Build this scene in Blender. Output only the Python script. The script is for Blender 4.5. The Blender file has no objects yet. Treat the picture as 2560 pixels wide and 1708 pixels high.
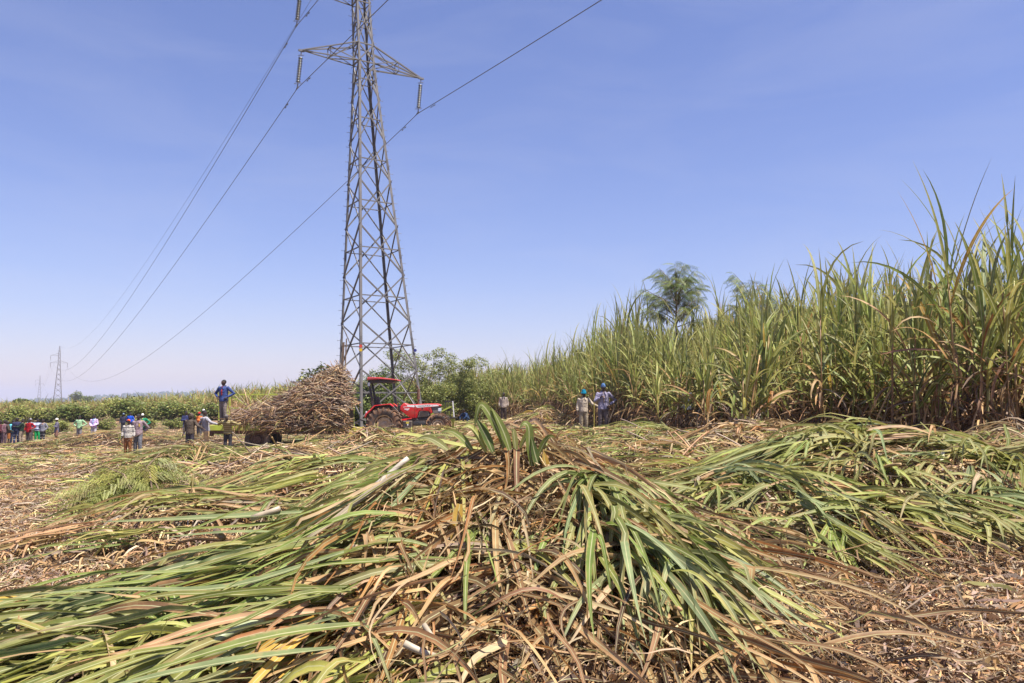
import bpy, bmesh, math, random
import numpy as np
from mathutils import Vector, Matrix
R = math.radians
random.seed(7)
SC = bpy.context.scene
COL = SC.collection

# ---------------------------------------------------------------- camera, sky, sun, exposure
EYE = 1.3
PITCH = 0.0757
FPX = 1991.0
cam_d = bpy.data.cameras.new('camera')
cam_d.sensor_width = 36.0
cam_d.lens = 36.0 * FPX / 2560.0
cam_d.clip_start = 0.05
cam_d.clip_end = 20000.0
cam = bpy.data.objects.new('camera', cam_d)
COL.objects.link(cam)
cam.location = (0, 0, EYE)
cam.rotation_euler = (math.pi / 2 + PITCH, 0, 0)
SC.camera = cam

SUN_DIR = Vector((0.30, -0.20, 0.93)).normalized()      # towards the sun: high, to the right and a little behind the camera
SUN_EL = math.asin(SUN_DIR.z)
SUN_AZ = math.atan2(SUN_DIR.x, SUN_DIR.y)
world = bpy.data.worlds.new('World')
SC.world = world
world.use_nodes = True
wn = world.node_tree.nodes
wl = world.node_tree.links
bg = wn['Background']
sky = wn.new('ShaderNodeTexSky')
sky.sky_type = 'NISHITA'
sky.sun_disc = False
sky.sun_elevation = SUN_EL
sky.sun_rotation = SUN_AZ
sky.altitude = 1200.0
sky.air_density = 1.45
sky.dust_density = 0.9
sky.ozone_density = 4.0
tint = wn.new('ShaderNodeMix'); tint.data_type = 'RGBA'; tint.blend_type = 'MULTIPLY'; tint.inputs[0].default_value = 1.0
tint.inputs[7].default_value = (1.09, 0.96, 1.25, 1.0)          # the photograph's cool white balance
wl.new(sky.outputs[0], tint.inputs[6])
# faint thin veils of cloud, a property of the sky itself
wtc = wn.new('ShaderNodeTexCoord'); wmp = wn.new('ShaderNodeMapping'); wmp.inputs['Scale'].default_value = (1.6, 1.6, 7.0); wmp.inputs['Rotation'].default_value = (0.25, 0.12, 0.5)
wl.new(wtc.outputs['Generated'], wmp.inputs['Vector'])
wnz = wn.new('ShaderNodeTexNoise'); wnz.inputs['Scale'].default_value = 2.2; wnz.inputs['Detail'].default_value = 7.0; wnz.inputs['Roughness'].default_value = 0.55; wnz.inputs['Distortion'].default_value = 0.6
wl.new(wmp.outputs[0], wnz.inputs['Vector'])
wmr = wn.new('ShaderNodeMapRange'); wmr.inputs[1].default_value = 0.42; wmr.inputs[2].default_value = 0.78; wmr.inputs[3].default_value = 0.0; wmr.inputs[4].default_value = 0.15
wl.new(wnz.outputs[0], wmr.inputs[0])
veil = wn.new('ShaderNodeMix'); veil.data_type = 'RGBA'; veil.inputs[7].default_value = (5.2, 5.5, 6.9, 1.0)
wl.new(wmr.outputs[0], veil.inputs[0]); wl.new(tint.outputs[2], veil.inputs[6]); wl.new(veil.outputs[2], bg.inputs[0])
bg.inputs[1].default_value = 0.0585
sun_d = bpy.data.lights.new('sun', 'SUN')
sun_d.energy = 5.0
sun_d.angle = R(0.53)
sun_d.color = (1.0, 0.93, 0.82)
sun = bpy.data.objects.new('sun', sun_d)
COL.objects.link(sun)
sun.rotation_euler = SUN_DIR.to_track_quat('Z', 'Y').to_euler()
SC.view_settings.view_transform = 'Standard'
SC.view_settings.look = 'None'
SC.view_settings.gamma = 1.0
SC.view_settings.exposure = 1.1
SC.cycles.volume_bounces = 1
SC.cycles.max_bounces = 8
SC.cycles.transparent_max_bounces = 8

def ray(px, py):
    """direction of the photo pixel (2560 wide) with unit forward distance"""
    cx = (px - 1280.0) / FPX
    cy = (854.0 - py) / FPX
    y = math.cos(PITCH) - cy * math.sin(PITCH)
    z = math.sin(PITCH) + cy * math.cos(PITCH)
    return cx / y, z / y

def at(px, py, Y):
    a, b = ray(px, py)
    return Vector((a * Y, Y, EYE + b * Y))

# ---------------------------------------------------------------- helpers
def link(o, parent=None):
    COL.objects.link(o)
    if parent is not None:
        o.parent = parent
    return o

def empty(name, loc=(0, 0, 0), rz=0.0):
    o = bpy.data.objects.new(name, None)
    o.empty_display_size = 0.2
    COL.objects.link(o)
    o.location = loc
    o.rotation_euler = (0, 0, rz)
    return o

def tag(o, label=None, cat=None, group=None, kind=None):
    if label: o['label'] = label
    if cat: o['category'] = cat
    if group: o['group'] = group
    if kind: o['kind'] = kind
    return o

def mesh_np(name, V, F, mat, attrs=None, smooth=True, fmat=None):
    """one mesh datablock from numpy arrays; F is (n,3) or (n,4); attrs: name -> (N,) or (N,3) point data"""
    V = np.ascontiguousarray(V, dtype=np.float32).reshape(-1, 3)
    F = np.ascontiguousarray(F, dtype=np.int32)
    me = bpy.data.meshes.new(name)
    me.vertices.add(len(V))
    me.vertices.foreach_set('co', V.ravel())
    k = F.shape[1]
    me.loops.add(F.size)
    me.loops.foreach_set('vertex_index', F.ravel())
    me.polygons.add(len(F))
    me.polygons.foreach_set('loop_start', np.arange(0, F.size, k, dtype=np.int32))
    me.polygons.foreach_set('loop_total', np.full(len(F), k, dtype=np.int32))
    me.polygons.foreach_set('use_smooth', np.full(len(F), bool(smooth)))
    for m in (mat if isinstance(mat, (list, tuple)) else [mat]):
        me.materials.append(m)
    if fmat is not None:
        me.polygons.foreach_set('material_index', np.asarray(fmat, dtype=np.int32))
    for an, ad in (attrs or {}).items():
        ad = np.asarray(ad, dtype=np.float32)
        if ad.ndim == 1:
            a = me.attributes.new(an, 'FLOAT', 'POINT')
            a.data.foreach_set('value', ad)
        else:
            a = me.attributes.new(an, 'FLOAT_COLOR', 'POINT')
            c = np.ones((len(V), 4), dtype=np.float32)
            c[:, :3] = ad.reshape(-1, 3)
            a.data.foreach_set('color', c.ravel())
    me.update(calc_edges=True)
    return me

def obj_np(name, V, F, mat, parent=None, attrs=None, smooth=True, kind=None):
    o = bpy.data.objects.new(name, mesh_np(name, V, F, mat, attrs, smooth))
    if kind: o['kind'] = kind
    return link(o, parent)

class MB:
    """collects boxes, tubes, prisms, lathes; build() links ONE mesh object"""
    def __init__(self):
        self.v = []; self.f = []; self.m = []; self.mi = 0
    def add(self, vs, fs):
        n = len(self.v)
        self.v += [tuple(p) for p in vs]
        for q in fs:
            self.f.append(tuple(n + i for i in q)); self.m.append(self.mi)
        return self
    def box(self, c, s, rot=None):
        c = Vector(c); h = Vector(s) * 0.5
        vs = [Vector((sx * h.x, sy * h.y, sz * h.z)) for sx in (-1, 1) for sy in (-1, 1) for sz in (-1, 1)]
        if rot is not None: vs = [rot @ p for p in vs]
        return self.add([c + p for p in vs], [(0, 1, 3, 2), (4, 6, 7, 5), (0, 4, 5, 1), (2, 3, 7, 6), (0, 2, 6, 4), (1, 5, 7, 3)])
    def tube(self, pts, rad, n=8, cap=True, flat=1.0):
        pts = [Vector(p) for p in pts]
        if not isinstance(rad, (list, tuple)): rad = [rad] * len(pts)
        vs = []; fs = []
        prev = None
        for i, p in enumerate(pts):
            t = (pts[min(i + 1, len(pts) - 1)] - pts[max(i - 1, 0)])
            t = t.normalized() if t.length > 1e-9 else Vector((0, 0, 1))
            if prev is None:
                a = Vector((0, 0, 1)) if abs(t.z) < 0.9 else Vector((1, 0, 0))
                u = t.cross(a).normalized()
            else:
                u = (prev - t * prev.dot(t)).normalized()
            prev = u
            w = t.cross(u)
            for k in range(n):
                th = 2 * math.pi * k / n
                vs.append(p + (u * math.cos(th) + w * math.sin(th) * flat) * rad[i])
        for i in range(len(pts) - 1):
            for k in range(n):
                a = i * n + k; b = i * n + (k + 1) % n
                fs.append((a, b, b + n, a + n))
        if cap:
            fs.append(tuple(reversed(range(n))))
            fs.append(tuple(range((len(pts) - 1) * n, len(pts) * n)))
        return self.add(vs, fs)
    def bar(self, a, b, w, h=None, up=(0, 0, 1)):
        """rectangular bar from a to b"""
        a = Vector(a); b = Vector(b); h = h or w
        t = (b - a).normalized(); up = Vector(up)
        if abs(t.dot(up)) > 0.95: up = Vector((1, 0, 0)) if abs(t.x) < 0.9 else Vector((0, 1, 0))
        s = t.cross(up).normalized(); u = s.cross(t)
        vs = [p + s * (sx * w / 2) + u * (sz * h / 2) for p in (a, b) for sx, sz in ((-1, -1), (1, -1), (1, 1), (-1, 1))]
        return self.add(vs, [(3, 2, 1, 0), (4, 5, 6, 7), (0, 1, 5, 4), (1, 2, 6, 5), (2, 3, 7, 6), (3, 0, 4, 7)])
    def angle(self, a, b, w, t, n1, n2):
        """steel angle section (L) from a to b: two flanges lying along n1 and n2"""
        a = Vector(a); b = Vector(b); d = (b - a).normalized()
        n1 = Vector(n1); n1 = (n1 - d * n1.dot(d)).normalized()
        n2 = Vector(n2); n2 = (n2 - d * n2.dot(d) - n1 * n2.dot(n1)).normalized()
        prof = [(0, 0), (w, 0), (w, t), (t, t), (t, w), (0, w)]
        vs = [p + n1 * x + n2 * y for p in (a, b) for x, y in prof]
        fs = [(i, (i + 1) % 6, (i + 1) % 6 + 6, i + 6) for i in range(6)]
        fs += [(5, 4, 3, 0), (3, 2, 1, 0), (6, 9, 10, 11), (6, 7, 8, 9)]
        return self.add(vs, fs)
    def lathe(self, prof, c=(0, 0, 0), axis='z', n=24):
        """prof: list of (r, h)"""
        vs = []; fs = []
        for r, h in prof:
            for k in range(n):
                th = 2 * math.pi * k / n
                x, y = r * math.cos(th), r * math.sin(th)
                p = {'z': (x, y, h), 'y': (x, h, y), 'x': (h, x, y)}[axis]
                vs.append(Vector(c) + Vector(p))
        for i in range(len(prof) - 1):
            for k in range(n):
                a = i * n + k; b = i * n + (k + 1) % n
                fs.append((a, b, b + n, a + n))
        return self.add(vs, fs)
    def prism(self, poly, y0, y1, axis='y'):
        """poly of (x,z) extruded in y"""
        n = len(poly)
        vs = [(x, y0, z) for x, z in poly] + [(x, y1, z) for x, z in poly]
        fs = [(i, (i + 1) % n, (i + 1) % n + n, i + n) for i in range(n)]
        fs += [tuple(reversed(range(n))), tuple(range(n, 2 * n))]
        return self.add(vs, fs)
    def build(self, name, mat, parent=None, smooth=False, bevel=0.0, seg=2, fix=True):
        me = bpy.data.meshes.new(name)
        me.from_pydata(self.v, [], self.f)
        for m in (mat if isinstance(mat, (list, tuple)) else [mat]): me.materials.append(m)
        if any(self.m): me.polygons.foreach_set('material_index', self.m)
        if fix or bevel:
            bm = bmesh.new(); bm.from_mesh(me)
            bmesh.ops.recalc_face_normals(bm, faces=bm.faces)
            if bevel:
                es = [e for e in bm.edges if len(e.link_faces) == 2 and e.calc_face_angle(0) > 0.6]
                bmesh.ops.bevel(bm, geom=es, offset=bevel, segments=seg, affect='EDGES', profile=0.5, clamp_overlap=True)
            bm.to_mesh(me); bm.free()
        if smooth:
            me.polygons.foreach_set('use_smooth', [True] * len(me.polygons))
            try: me.set_sharp_from_angle(angle=R(40))
            except Exception: pass
        me.update()
        o = bpy.data.objects.new(name, me)
        return link(o, parent)

def kids(o): return [c for c in bpy.data.objects if c.parent == o]

def copy_tree(o, children, parent=None):
    """a thing, its parts and their sub-parts; children: dict obj -> list of child objects"""
    c = o.copy(); COL.objects.link(c)
    if parent is not None: c.parent = parent
    for ch in children.get(o, []): copy_tree(ch, children, c)
    return c

def child_map(o):
    d = {}
    st = [o]
    while st:
        a = st.pop()
        d[a] = [c for c in a.children]
        st += d[a]
    return d

# ---------------------------------------------------------------- materials
def new_mat(name):
    m = bpy.data.materials.new(name); m.use_nodes = True
    return m, m.node_tree.nodes, m.node_tree.links, m.node_tree.nodes['Principled BSDF']

def mat_plain(name, col, rough=0.6, metal=0.0, var=0.25, scale=8.0, bump=0.0, dirt=None, dirt_amt=0.5, dirt_scale=3.0, spec=0.5):
    """base colour broken up by two noises, optional dirt colour in blotches, fine bump"""
    m, n, l, b = new_mat(name)
    tc = n.new('ShaderNodeTexCoord')
    n1 = n.new('ShaderNodeTexNoise'); n1.inputs['Scale'].default_value = scale; n1.inputs['Detail'].default_value = 6
    l.new(tc.outputs['Object'], n1.inputs['Vector'])
    mr = n.new('ShaderNodeMapRange'); mr.inputs[1].default_value = 0.25; mr.inputs[2].default_value = 0.75
    mr.inputs[3].default_value = 1 - var; mr.inputs[4].default_value = 1 + var
    l.new(n1.outputs[0], mr.inputs[0])
    mul = n.new('ShaderNodeMix'); mul.data_type = 'RGBA'; mul.blend_type = 'MULTIPLY'; mul.inputs[0].default_value = 1
    mul.inputs[6].default_value = (*col, 1)
    l.new(mr.outputs[0], mul.inputs[7])
    out = mul.outputs[2]
    if dirt is not None:
        n2 = n.new('ShaderNodeTexNoise'); n2.inputs['Scale'].default_value = dirt_scale; n2.inputs['Detail'].default_value = 8
        n2.inputs['Roughness'].default_value = 0.65
        l.new(tc.outputs['Object'], n2.inputs['Vector'])
        r2 = n.new('ShaderNodeMapRange'); r2.inputs[1].default_value = 0.42; r2.inputs[2].default_value = 0.66
        r2.inputs[3].default_value = 0; r2.inputs[4].default_value = dirt_amt
        l.new(n2.outputs[0], r2.inputs[0])
        mx = n.new('ShaderNodeMix'); mx.data_type = 'RGBA'; mx.inputs[7].default_value = (*dirt, 1)
        l.new(r2.outputs[0], mx.inputs[0]); l.new(out, mx.inputs[6]); out = mx.outputs[2]
    l.new(out, b.inputs['Base Color'])
    b.inputs['Roughness'].default_value = rough
    b.inputs['Metallic'].default_value = metal
    b.inputs['Specular IOR Level'].default_value = spec
    if bump:
        bp = n.new('ShaderNodeBump'); bp.inputs['Strength'].default_value = bump; bp.inputs['Distance'].default_value = 0.02
        l.new(n1.outputs[0], bp.inputs['Height']); l.new(bp.outputs[0], b.inputs['Normal'])
    return m

def mat_leaf(name, trans=0.3, rough=0.42, spec=0.5, rib=True, streak=True):
    """blade whose colour is the point attribute col; pale midrib and fine lengthwise streaks from attribute mid"""
    m, n, l, b = new_mat(name)
    a = n.new('ShaderNodeAttribute'); a.attribute_name = 'col'
    out = a.outputs['Color']
    tc = n.new('ShaderNodeTexCoord')
    nz = n.new('ShaderNodeTexNoise'); nz.inputs['Scale'].default_value = 9.0; nz.inputs['Detail'].default_value = 5
    l.new(tc.outputs['Object'], nz.inputs['Vector'])
    mr = n.new('ShaderNodeMapRange'); mr.inputs[1].default_value = 0.3; mr.inputs[2].default_value = 0.7
    mr.inputs[3].default_value = 0.72; mr.inputs[4].default_value = 1.25
    l.new(nz.outputs[0], mr.inputs[0])
    mul = n.new('ShaderNodeMix'); mul.data_type = 'RGBA'; mul.blend_type = 'MULTIPLY'; mul.inputs[0].default_value = 1
    l.new(out, mul.inputs[6]); l.new(mr.outputs[0], mul.inputs[7]); out = mul.outputs[2]
    if rib:
        md = n.new('ShaderNodeAttribute'); md.attribute_name = 'mid'
        if streak:
            mm = n.new('ShaderNodeMath'); mm.operation = 'MULTIPLY'; mm.inputs[1].default_value = 26.0
            l.new(md.outputs['Fac'], mm.inputs[0])
            sn = n.new('ShaderNodeMath'); sn.operation = 'SINE'; l.new(mm.outputs[0], sn.inputs[0])
            s2 = n.new('ShaderNodeMapRange'); s2.inputs[1].default_value = -1; s2.inputs[2].default_value = 1
            s2.inputs[3].default_value = 0.9; s2.inputs[4].default_value = 1.06
            l.new(sn.outputs[0], s2.inputs[0])
            m2 = n.new('ShaderNodeMix'); m2.data_type = 'RGBA'; m2.blend_type = 'MULTIPLY'; m2.inputs[0].default_value = 1
            l.new(out, m2.inputs[6]); l.new(s2.outputs[0], m2.inputs[7]); out = m2.outputs[2]
        r2 = n.new('ShaderNodeMapRange'); r2.inputs[1].default_value = 0.06; r2.inputs[2].default_value = 0.17
        r2.inputs[3].default_value = 0.8; r2.inputs[4].default_value = 0.0
        l.new(md.outputs['Fac'], r2.inputs[0])
        mx = n.new('ShaderNodeMix'); mx.data_type = 'RGBA'; mx.inputs[7].default_value = (0.50, 0.49, 0.27, 1)
        l.new(r2.outputs[0], mx.inputs[0]); l.new(out, mx.inputs[6]); out = mx.outputs[2]
        # margins and patches that have dried to straw
        n3 = n.new('ShaderNodeTexNoise'); n3.inputs['Scale'].default_value = 4.5; n3.inputs['Detail'].default_value = 7; n3.inputs['Roughness'].default_value = 0.7
        l.new(tc.outputs['Object'], n3.inputs['Vector'])
        ed = n.new('ShaderNodeMapRange'); ed.inputs[1].default_value = 0.55; ed.inputs[2].default_value = 1.0; ed.inputs[3].default_value = 0.0; ed.inputs[4].default_value = 0.16
        l.new(md.outputs['Fac'], ed.inputs[0])
        sm = n.new('ShaderNodeMath'); sm.operation = 'ADD'; l.new(n3.outputs[0], sm.inputs[0]); l.new(ed.outputs[0], sm.inputs[1])
        dr = n.new('ShaderNodeMapRange'); dr.inputs[1].default_value = 0.60; dr.inputs[2].default_value = 0.74; dr.inputs[3].default_value = 0.0; dr.inputs[4].default_value = 0.75
        l.new(sm.outputs[0], dr.inputs[0])
        m4 = n.new('ShaderNodeMix'); m4.data_type = 'RGBA'; m4.inputs[7].default_value = (0.40, 0.27, 0.12, 1)
        l.new(dr.outputs[0], m4.inputs[0]); l.new(out, m4.inputs[6]); out = m4.outputs[2]
    l.new(out, b.inputs['Base Color'])
    b.inputs['Roughness'].default_value = rough
    b.inputs['Specular IOR Level'].default_value = spec
    tr = n.new('ShaderNodeBsdfTranslucent')
    l.new(out, tr.inputs['Color'])
    ms = n.new('ShaderNodeMixShader'); ms.inputs[0].default_value = trans
    l.new(b.outputs[0], ms.inputs[1]); l.new(tr.outputs[0], ms.inputs[2])
    l.new(ms.outputs[0], n['Material Output'].inputs['Surface'])
    return m

M = {}
M['leaf'] = mat_leaf('cane_leaf', 0.38, 0.55, 0.32)
M['litter'] = mat_leaf('dry_litter', 0.12, 0.6, 0.3, rib=False)
M['foliage'] = mat_leaf('shrub_foliage', 0.3, 0.5, 0.4, rib=False)
M['stalk'] = mat_leaf('cane_stalk', 0.0, 0.45, 0.4, rib=False)
M['bark'] = mat_plain('bark', (0.16, 0.11, 0.075), 0.9, var=0.5, scale=12, bump=0.6)
M['steel'] = mat_plain('galvanised_steel', (0.15, 0.143, 0.14), 0.55, 0.0, var=0.2, scale=3, dirt=(0.12, 0.1, 0.09), dirt_amt=0.45, dirt_scale=1.3)
M['steel_far'] = mat_plain('weathered_steel', (0.24, 0.225, 0.22), 0.6, 0.3, var=0.15, scale=2)
M['porcelain'] = mat_plain('brown_glazed_porcelain', (0.035, 0.03, 0.032), 0.25, var=0.2)
M['wire'] = mat_plain('aluminium_conductor', (0.11, 0.105, 0.105), 0.5, 0.6, var=0.1)
M['black'] = mat_plain('black_paint', (0.018, 0.018, 0.02), 0.5, var=0.3, dirt=(0.14, 0.09, 0.06), dirt_amt=0.4)
# ---------------------------------------------------------------- the lie of the land
def sstep(a, b, x):
    t = np.clip((x - a) / (b - a), 0, 1)
    return t * t * (3 - 2 * t)

def vnoise(x, y, seed=0):
    """cheap smooth noise in -1..1"""
    s = seed * 1.7
    return (np.sin(x * 1.0 + 1.3 * np.sin(y * 0.7 + s) + s) * np.cos(y * 1.1 + 1.1 * np.sin(x * 0.8 - s)) +
            0.5 * np.sin(x * 2.3 - y * 1.9 + 2 * s) * np.cos(y * 2.7 + 0.9 * np.sin(x * 1.7 + s))) / 1.5

def T(x, y):
    x = np.asarray(x, float); y = np.asarray(y, float)
    z = 0.047 * 60 * np.tanh(x / 60.0)
    z = z + 1.8 * sstep(51, 88, y) + 0.22 * np.exp(-((x - 0.5) / 4.0) ** 2 - ((y - 47.0) / 6.0) ** 2)
    z = z - 0.26 * np.exp(-((x + 13) / 6.0) ** 2 - ((y - 34.0) / 7.0) ** 2)
    z = z + 0.05 * vnoise(x * 0.9, y * 0.9, 1) * sstep(0, 6, np.abs(y)) + 0.02 * vnoise(x * 3.1, y * 3.1, 2)
    z = z - 2.2 * sstep(250, 700, np.hypot(x, y))
    return z

# heaps of cut tops and trash: (x, y, amplitude, left width, right width, near width, far width)
HEAPS = {
    'A': [(-0.05, 5.5, 0.86, 1.75, 1.35, 1.5, 1.1), (-2.6, 4.3, 0.16, 1.5, 1.5, 1.2, 1.2)],
    'B': [(3.45, 8.4, 0.68, 1.3, 1.5, 1.5, 1.3), (2.1, 6.9, 0.46, 1.2, 1.4, 1.0, 1.2), (5.9, 9.4, 0.5, 1.7, 2.2, 1.6, 1.6)],
    'D': [(-2.1, 9.6, 0.6, 1.7, 1.6, 1.3, 1.3), (-3.4, 8.4, 0.32, 1.3, 1.3, 0.9, 1.0)],
    'E': [(-4.6, 15.2, 0.52, 1.5, 1.6, 1.3, 1.3)],
    'F': [(1.9, 11.0, 0.5, 1.5, 1.6, 1.1, 1.3)],
    'G': [(4.1, 14.0, 0.62, 1.6, 1.6, 1.4, 1.3)],
    'K': [(-4.4, 25.0, 0.58, 0.9, 0.9, 1.0, 1.0)],
    'R': [(-4.3, 32.6, 0.34, 2.6, 2.4, 0.9, 0.9)],
    'N': [(-1.2, 17.5, 0.4, 2.2, 2.2, 1.2, 1.2)],
    'Q': [(1.6, 41.0, 0.7, 1.5, 1.3, 1.2, 1.2)],
    'U': [(-8.0, 19.5, 0.42, 2.0, 2.4, 1.0, 1.2)],
    'W': [(-21.0, 42.0, 0.6, 4.0, 4.0, 1.4, 1.6)],
    'Z': [(2.4, 19.5, 0.5, 1.6, 2.0, 1.3, 1.3)],
}

def hump(spec, x, y):
    h = np.zeros(np.broadcast(x, y).shape)
    for cx, cy, amp, wl_, wr, wn_, wf in spec:
        dx = (x - cx); dy = (y - cy)
        wx = np.where(dx < 0, wl_, wr); wy = np.where(dy < 0, wn_, wf)
        h = np.maximum(h, amp * np.exp(-(dx / wx) ** 2 - (dy / wy) ** 2) * (1 + 0.16 * vnoise(x * 2.2, y * 2.2, 5)))
    return h

def H(x, y):
    x = np.asarray(x, float); y = np.asarray(y, float)
    h = np.zeros(np.broadcast(x, y).shape)
    for k in HEAPS: h = np.maximum(h, hump(HEAPS[k], x, y))
    return T(x, y) + h

def grow(a, b, n, p=2.6):
    """n values from a to b, widening"""
    t = np.linspace(0, 1, n + 1)[1:]
    return a + (b - a) * t ** p

def ground_mat():
    m, n, l, b = new_mat('trash_covered_soil')
    tc = n.new('ShaderNodeTexCoord')
    a = n.new('ShaderNodeTexNoise'); a.inputs['Scale'].default_value = 0.5; a.inputs['Detail'].default_value = 9; a.inputs['Roughness'].default_value = 0.7
    c = n.new('ShaderNodeTexNoise'); c.inputs['Scale'].default_value = 14; c.inputs['Detail'].default_value = 8; c.inputs['Roughness'].default_value = 0.75
    for q in (a, c): l.new(tc.outputs['Object'], q.inputs['Vector'])
    r = n.new('ShaderNodeValToRGB')
    r.color_ramp.elements[0].position = 0.3; r.color_ramp.elements[0].color = (0.075, 0.045, 0.03, 1)
    r.color_ramp.elements[1].position = 0.72; r.color_ramp.elements[1].color = (0.26, 0.17, 0.105, 1)
    e = r.color_ramp.elements.new(0.5); e.color = (0.15, 0.095, 0.06, 1)
    l.new(c.outputs[0], r.inputs[0])
    r2 = n.new('ShaderNodeValToRGB')
    r2.color_ramp.elements[0].position = 0.42; r2.color_ramp.elements[0].color = (0, 0, 0, 1)
    r2.color_ramp.elements[1].position = 0.62; r2.color_ramp.elements[1].color = (1, 1, 1, 1)
    l.new(a.outputs[0], r2.inputs[0])
    mx = n.new('ShaderNodeMix'); mx.data_type = 'RGBA'; mx.inputs[7].default_value = (0.17, 0.15, 0.06, 1)
    mf = n.new('ShaderNodeMath'); mf.operation = 'MULTIPLY'; mf.inputs[1].default_value = 0.55
    l.new(r2.outputs[0], mf.inputs[0]); l.new(mf.outputs[0], mx.inputs[0]); l.new(r.outputs[0], mx.inputs[6])
    l.new(mx.outputs[2], b.inputs['Base Color'])
    b.inputs['Roughness'].default_value = 0.95; b.inputs['Specular IOR Level'].default_value = 0.15
    bp = n.new('ShaderNodeBump'); bp.inputs['Strength'].default_value = 0.9; bp.inputs['Distance'].default_value = 0.03
    l.new(c.outputs[0], bp.inputs['Height']); l.new(bp.outputs[0], b.inputs['Normal'])
    return m
M['ground'] = ground_mat()
M['mound'] = mat_plain('shade_dark_trash', (0.040, 0.027, 0.018), 0.95, var=0.6, scale=16, bump=0.9, spec=0.1)  # shade of the gaps between blades is put into this dark core colour

def build_ground():
    xs = np.concatenate([-grow(9, 4200, 34)[::-1], np.arange(-9, 9.01, 0.16), grow(9, 4200, 34)])
    ys = np.concatenate([-grow(1, 1200, 14)[::-1], [0.0, 0.6], np.arange(1.2, 17, 0.16), np.arange(17, 100, 0.9), grow(100, 5200, 26)])
    X, Yg = np.meshgrid(xs, ys)
    Z = T(X, Yg)
    V = np.stack([X, Yg, Z], -1).reshape(-1, 3)
    nx, ny = len(xs), len(ys)
    i = np.arange(nx - 1)[None, :] + (np.arange(ny - 1) * nx)[:, None]
    F = np.stack([i, i + 1, i + nx + 1, i + nx], -1).reshape(-1, 4)
    o = obj_np('ground', V, F, M['ground'])
    tag(o, 'brown soil of the cut cane field under its trash', None, None, 'structure')
build_ground()

# ---------------------------------------------------------------- far wooded hills
def icos(sub):
    bm = bmesh.new(); bmesh.ops.create_icosphere(bm, subdivisions=sub, radius=1.0)
    V = np.array([v.co[:] for v in bm.verts]); F = np.array([[v.index for v in f.verts] for f in bm.faces]); bm.free()
    return V, F

def hill_z(x, y):
    """crest of the far ridge: low at the left edge of the view, higher to the right"""
    b = x / y
    crest = 1.5 + 21 * sstep(-0.66, -0.36, b) + 16 * sstep(-0.4, -0.2, b) + 1.2 * np.sin(b * 40) + 1.0 * np.sin(b * 93 + 1)
    return T(x, y) - 1 + crest * np.exp(-((y - 2550) / 420.0) ** 2)

def build_hills():
    bs = np.linspace(-0.8, 0.75, 120); ys = np.linspace(1750, 3300, 26)
    B, Yg = np.meshgrid(bs, ys)
    X = B * Yg
    Z = hill_z(X, Yg) - 0.4
    V = np.stack([X, Yg, Z], -1).reshape(-1, 3)
    nx = len(bs)
    i = np.arange(nx - 1)[None, :] + (np.arange(len(ys) - 1) * nx)[:, None]
    F = np.stack([i, i + 1, i + nx + 1, i + nx], -1).reshape(-1, 4)
    m = mat_plain('wooded_slope', (0.05, 0.075, 0.03), 0.95, var=0.5, scale=0.03, spec=0.1)
    tag(obj_np('hills', V, F, m), 'low wooded ridge along the horizon', None, None, 'structure')
    # the wood on it, one mass of far crowns
    rng = np.random.default_rng(31)
    n = 1500
    b = rng.uniform(-0.78, 0.72, n); b[:1000] = rng.uniform(-0.7, -0.2, 1000)
    y = rng.uniform(2150, 2640, n)
    x = b * y
    z = hill_z(x, y)
    Vi, Fi = icos(2)
    r = rng.uniform(5, 10, n) * (0.45 + 0.55 * sstep(-0.66, -0.45, b)); hgt = r * rng.uniform(0.7, 1.3, n)
    P = Vi[None] * (1 + 0.25 * np.sin(Vi[None, :, 0] * 5 + rng.uniform(0, 6, (n, 1))) * np.cos(Vi[None, :, 2] * 6 + rng.uniform(0, 6, (n, 1))))[..., None]
    P = P + rng.normal(0, 0.07, P.shape)
    P = P * np.stack([r, r, hgt], -1)[:, None, :]
    P = P + np.stack([x, y, z + hgt * 0.7], -1)[:, None, :]
    F = (Fi[None] + (np.arange(n) * len(Vi))[:, None, None]).reshape(-1, 3)
    g = np.array([0.045, 0.075, 0.025]) * rng.uniform(0.6, 1.3, (n, 1))
    col = np.repeat(g, len(Vi), 0)
    tag(obj_np('forest', P.reshape(-1, 3), F, M['foliage'], None, {'col': col}, smooth=False), 'hazy dark wood covering the far ridge', 'forest', None, 'stuff')
build_hills()

# ---------------------------------------------------------------- the air
def build_haze():
    mb = MB(); mb.box((0, 2000, 36), (8700, 6700, 86))
    m = bpy.data.materials.new('thin_haze'); m.use_nodes = True
    nt = m.node_tree; nt.nodes.remove(nt.nodes['Principled BSDF'])
    pv = nt.nodes.new('ShaderNodeVolumePrincipled')
    pv.inputs['Color'].default_value = (0.54, 0.60, 0.80, 1)
    pv.inputs['Density'].default_value = 0.00028
    pv.inputs['Anisotropy'].default_value = 0.0
    nt.links.new(pv.outputs[0], nt.nodes['Material Output'].inputs['Volume'])
    tag(mb.build('haze', m), 'pale heat haze over the plain', None, None, 'stuff')
build_haze()
# ---------------------------------------------------------------- blades, stalks, fronds as numpy batches
PAL = {
    'green': (0.178, 0.215, 0.050), 'deep': (0.095, 0.135, 0.034), 'blue': (0.185, 0.225, 0.098), 'lime': (0.315, 0.325, 0.082),
    'yellow': (0.42, 0.27, 0.05), 'tan': (0.43, 0.27, 0.13), 'brown': (0.24, 0.135, 0.065), 'straw': (0.54, 0.41, 0.235),
    'grey': (0.30, 0.225, 0.165), 'dark': (0.11, 0.065, 0.038), 'fresh': (0.235, 0.290, 0.062), 'olive': (0.235, 0.235, 0.078), 'rust': (0.34, 0.16, 0.055),
}

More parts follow.
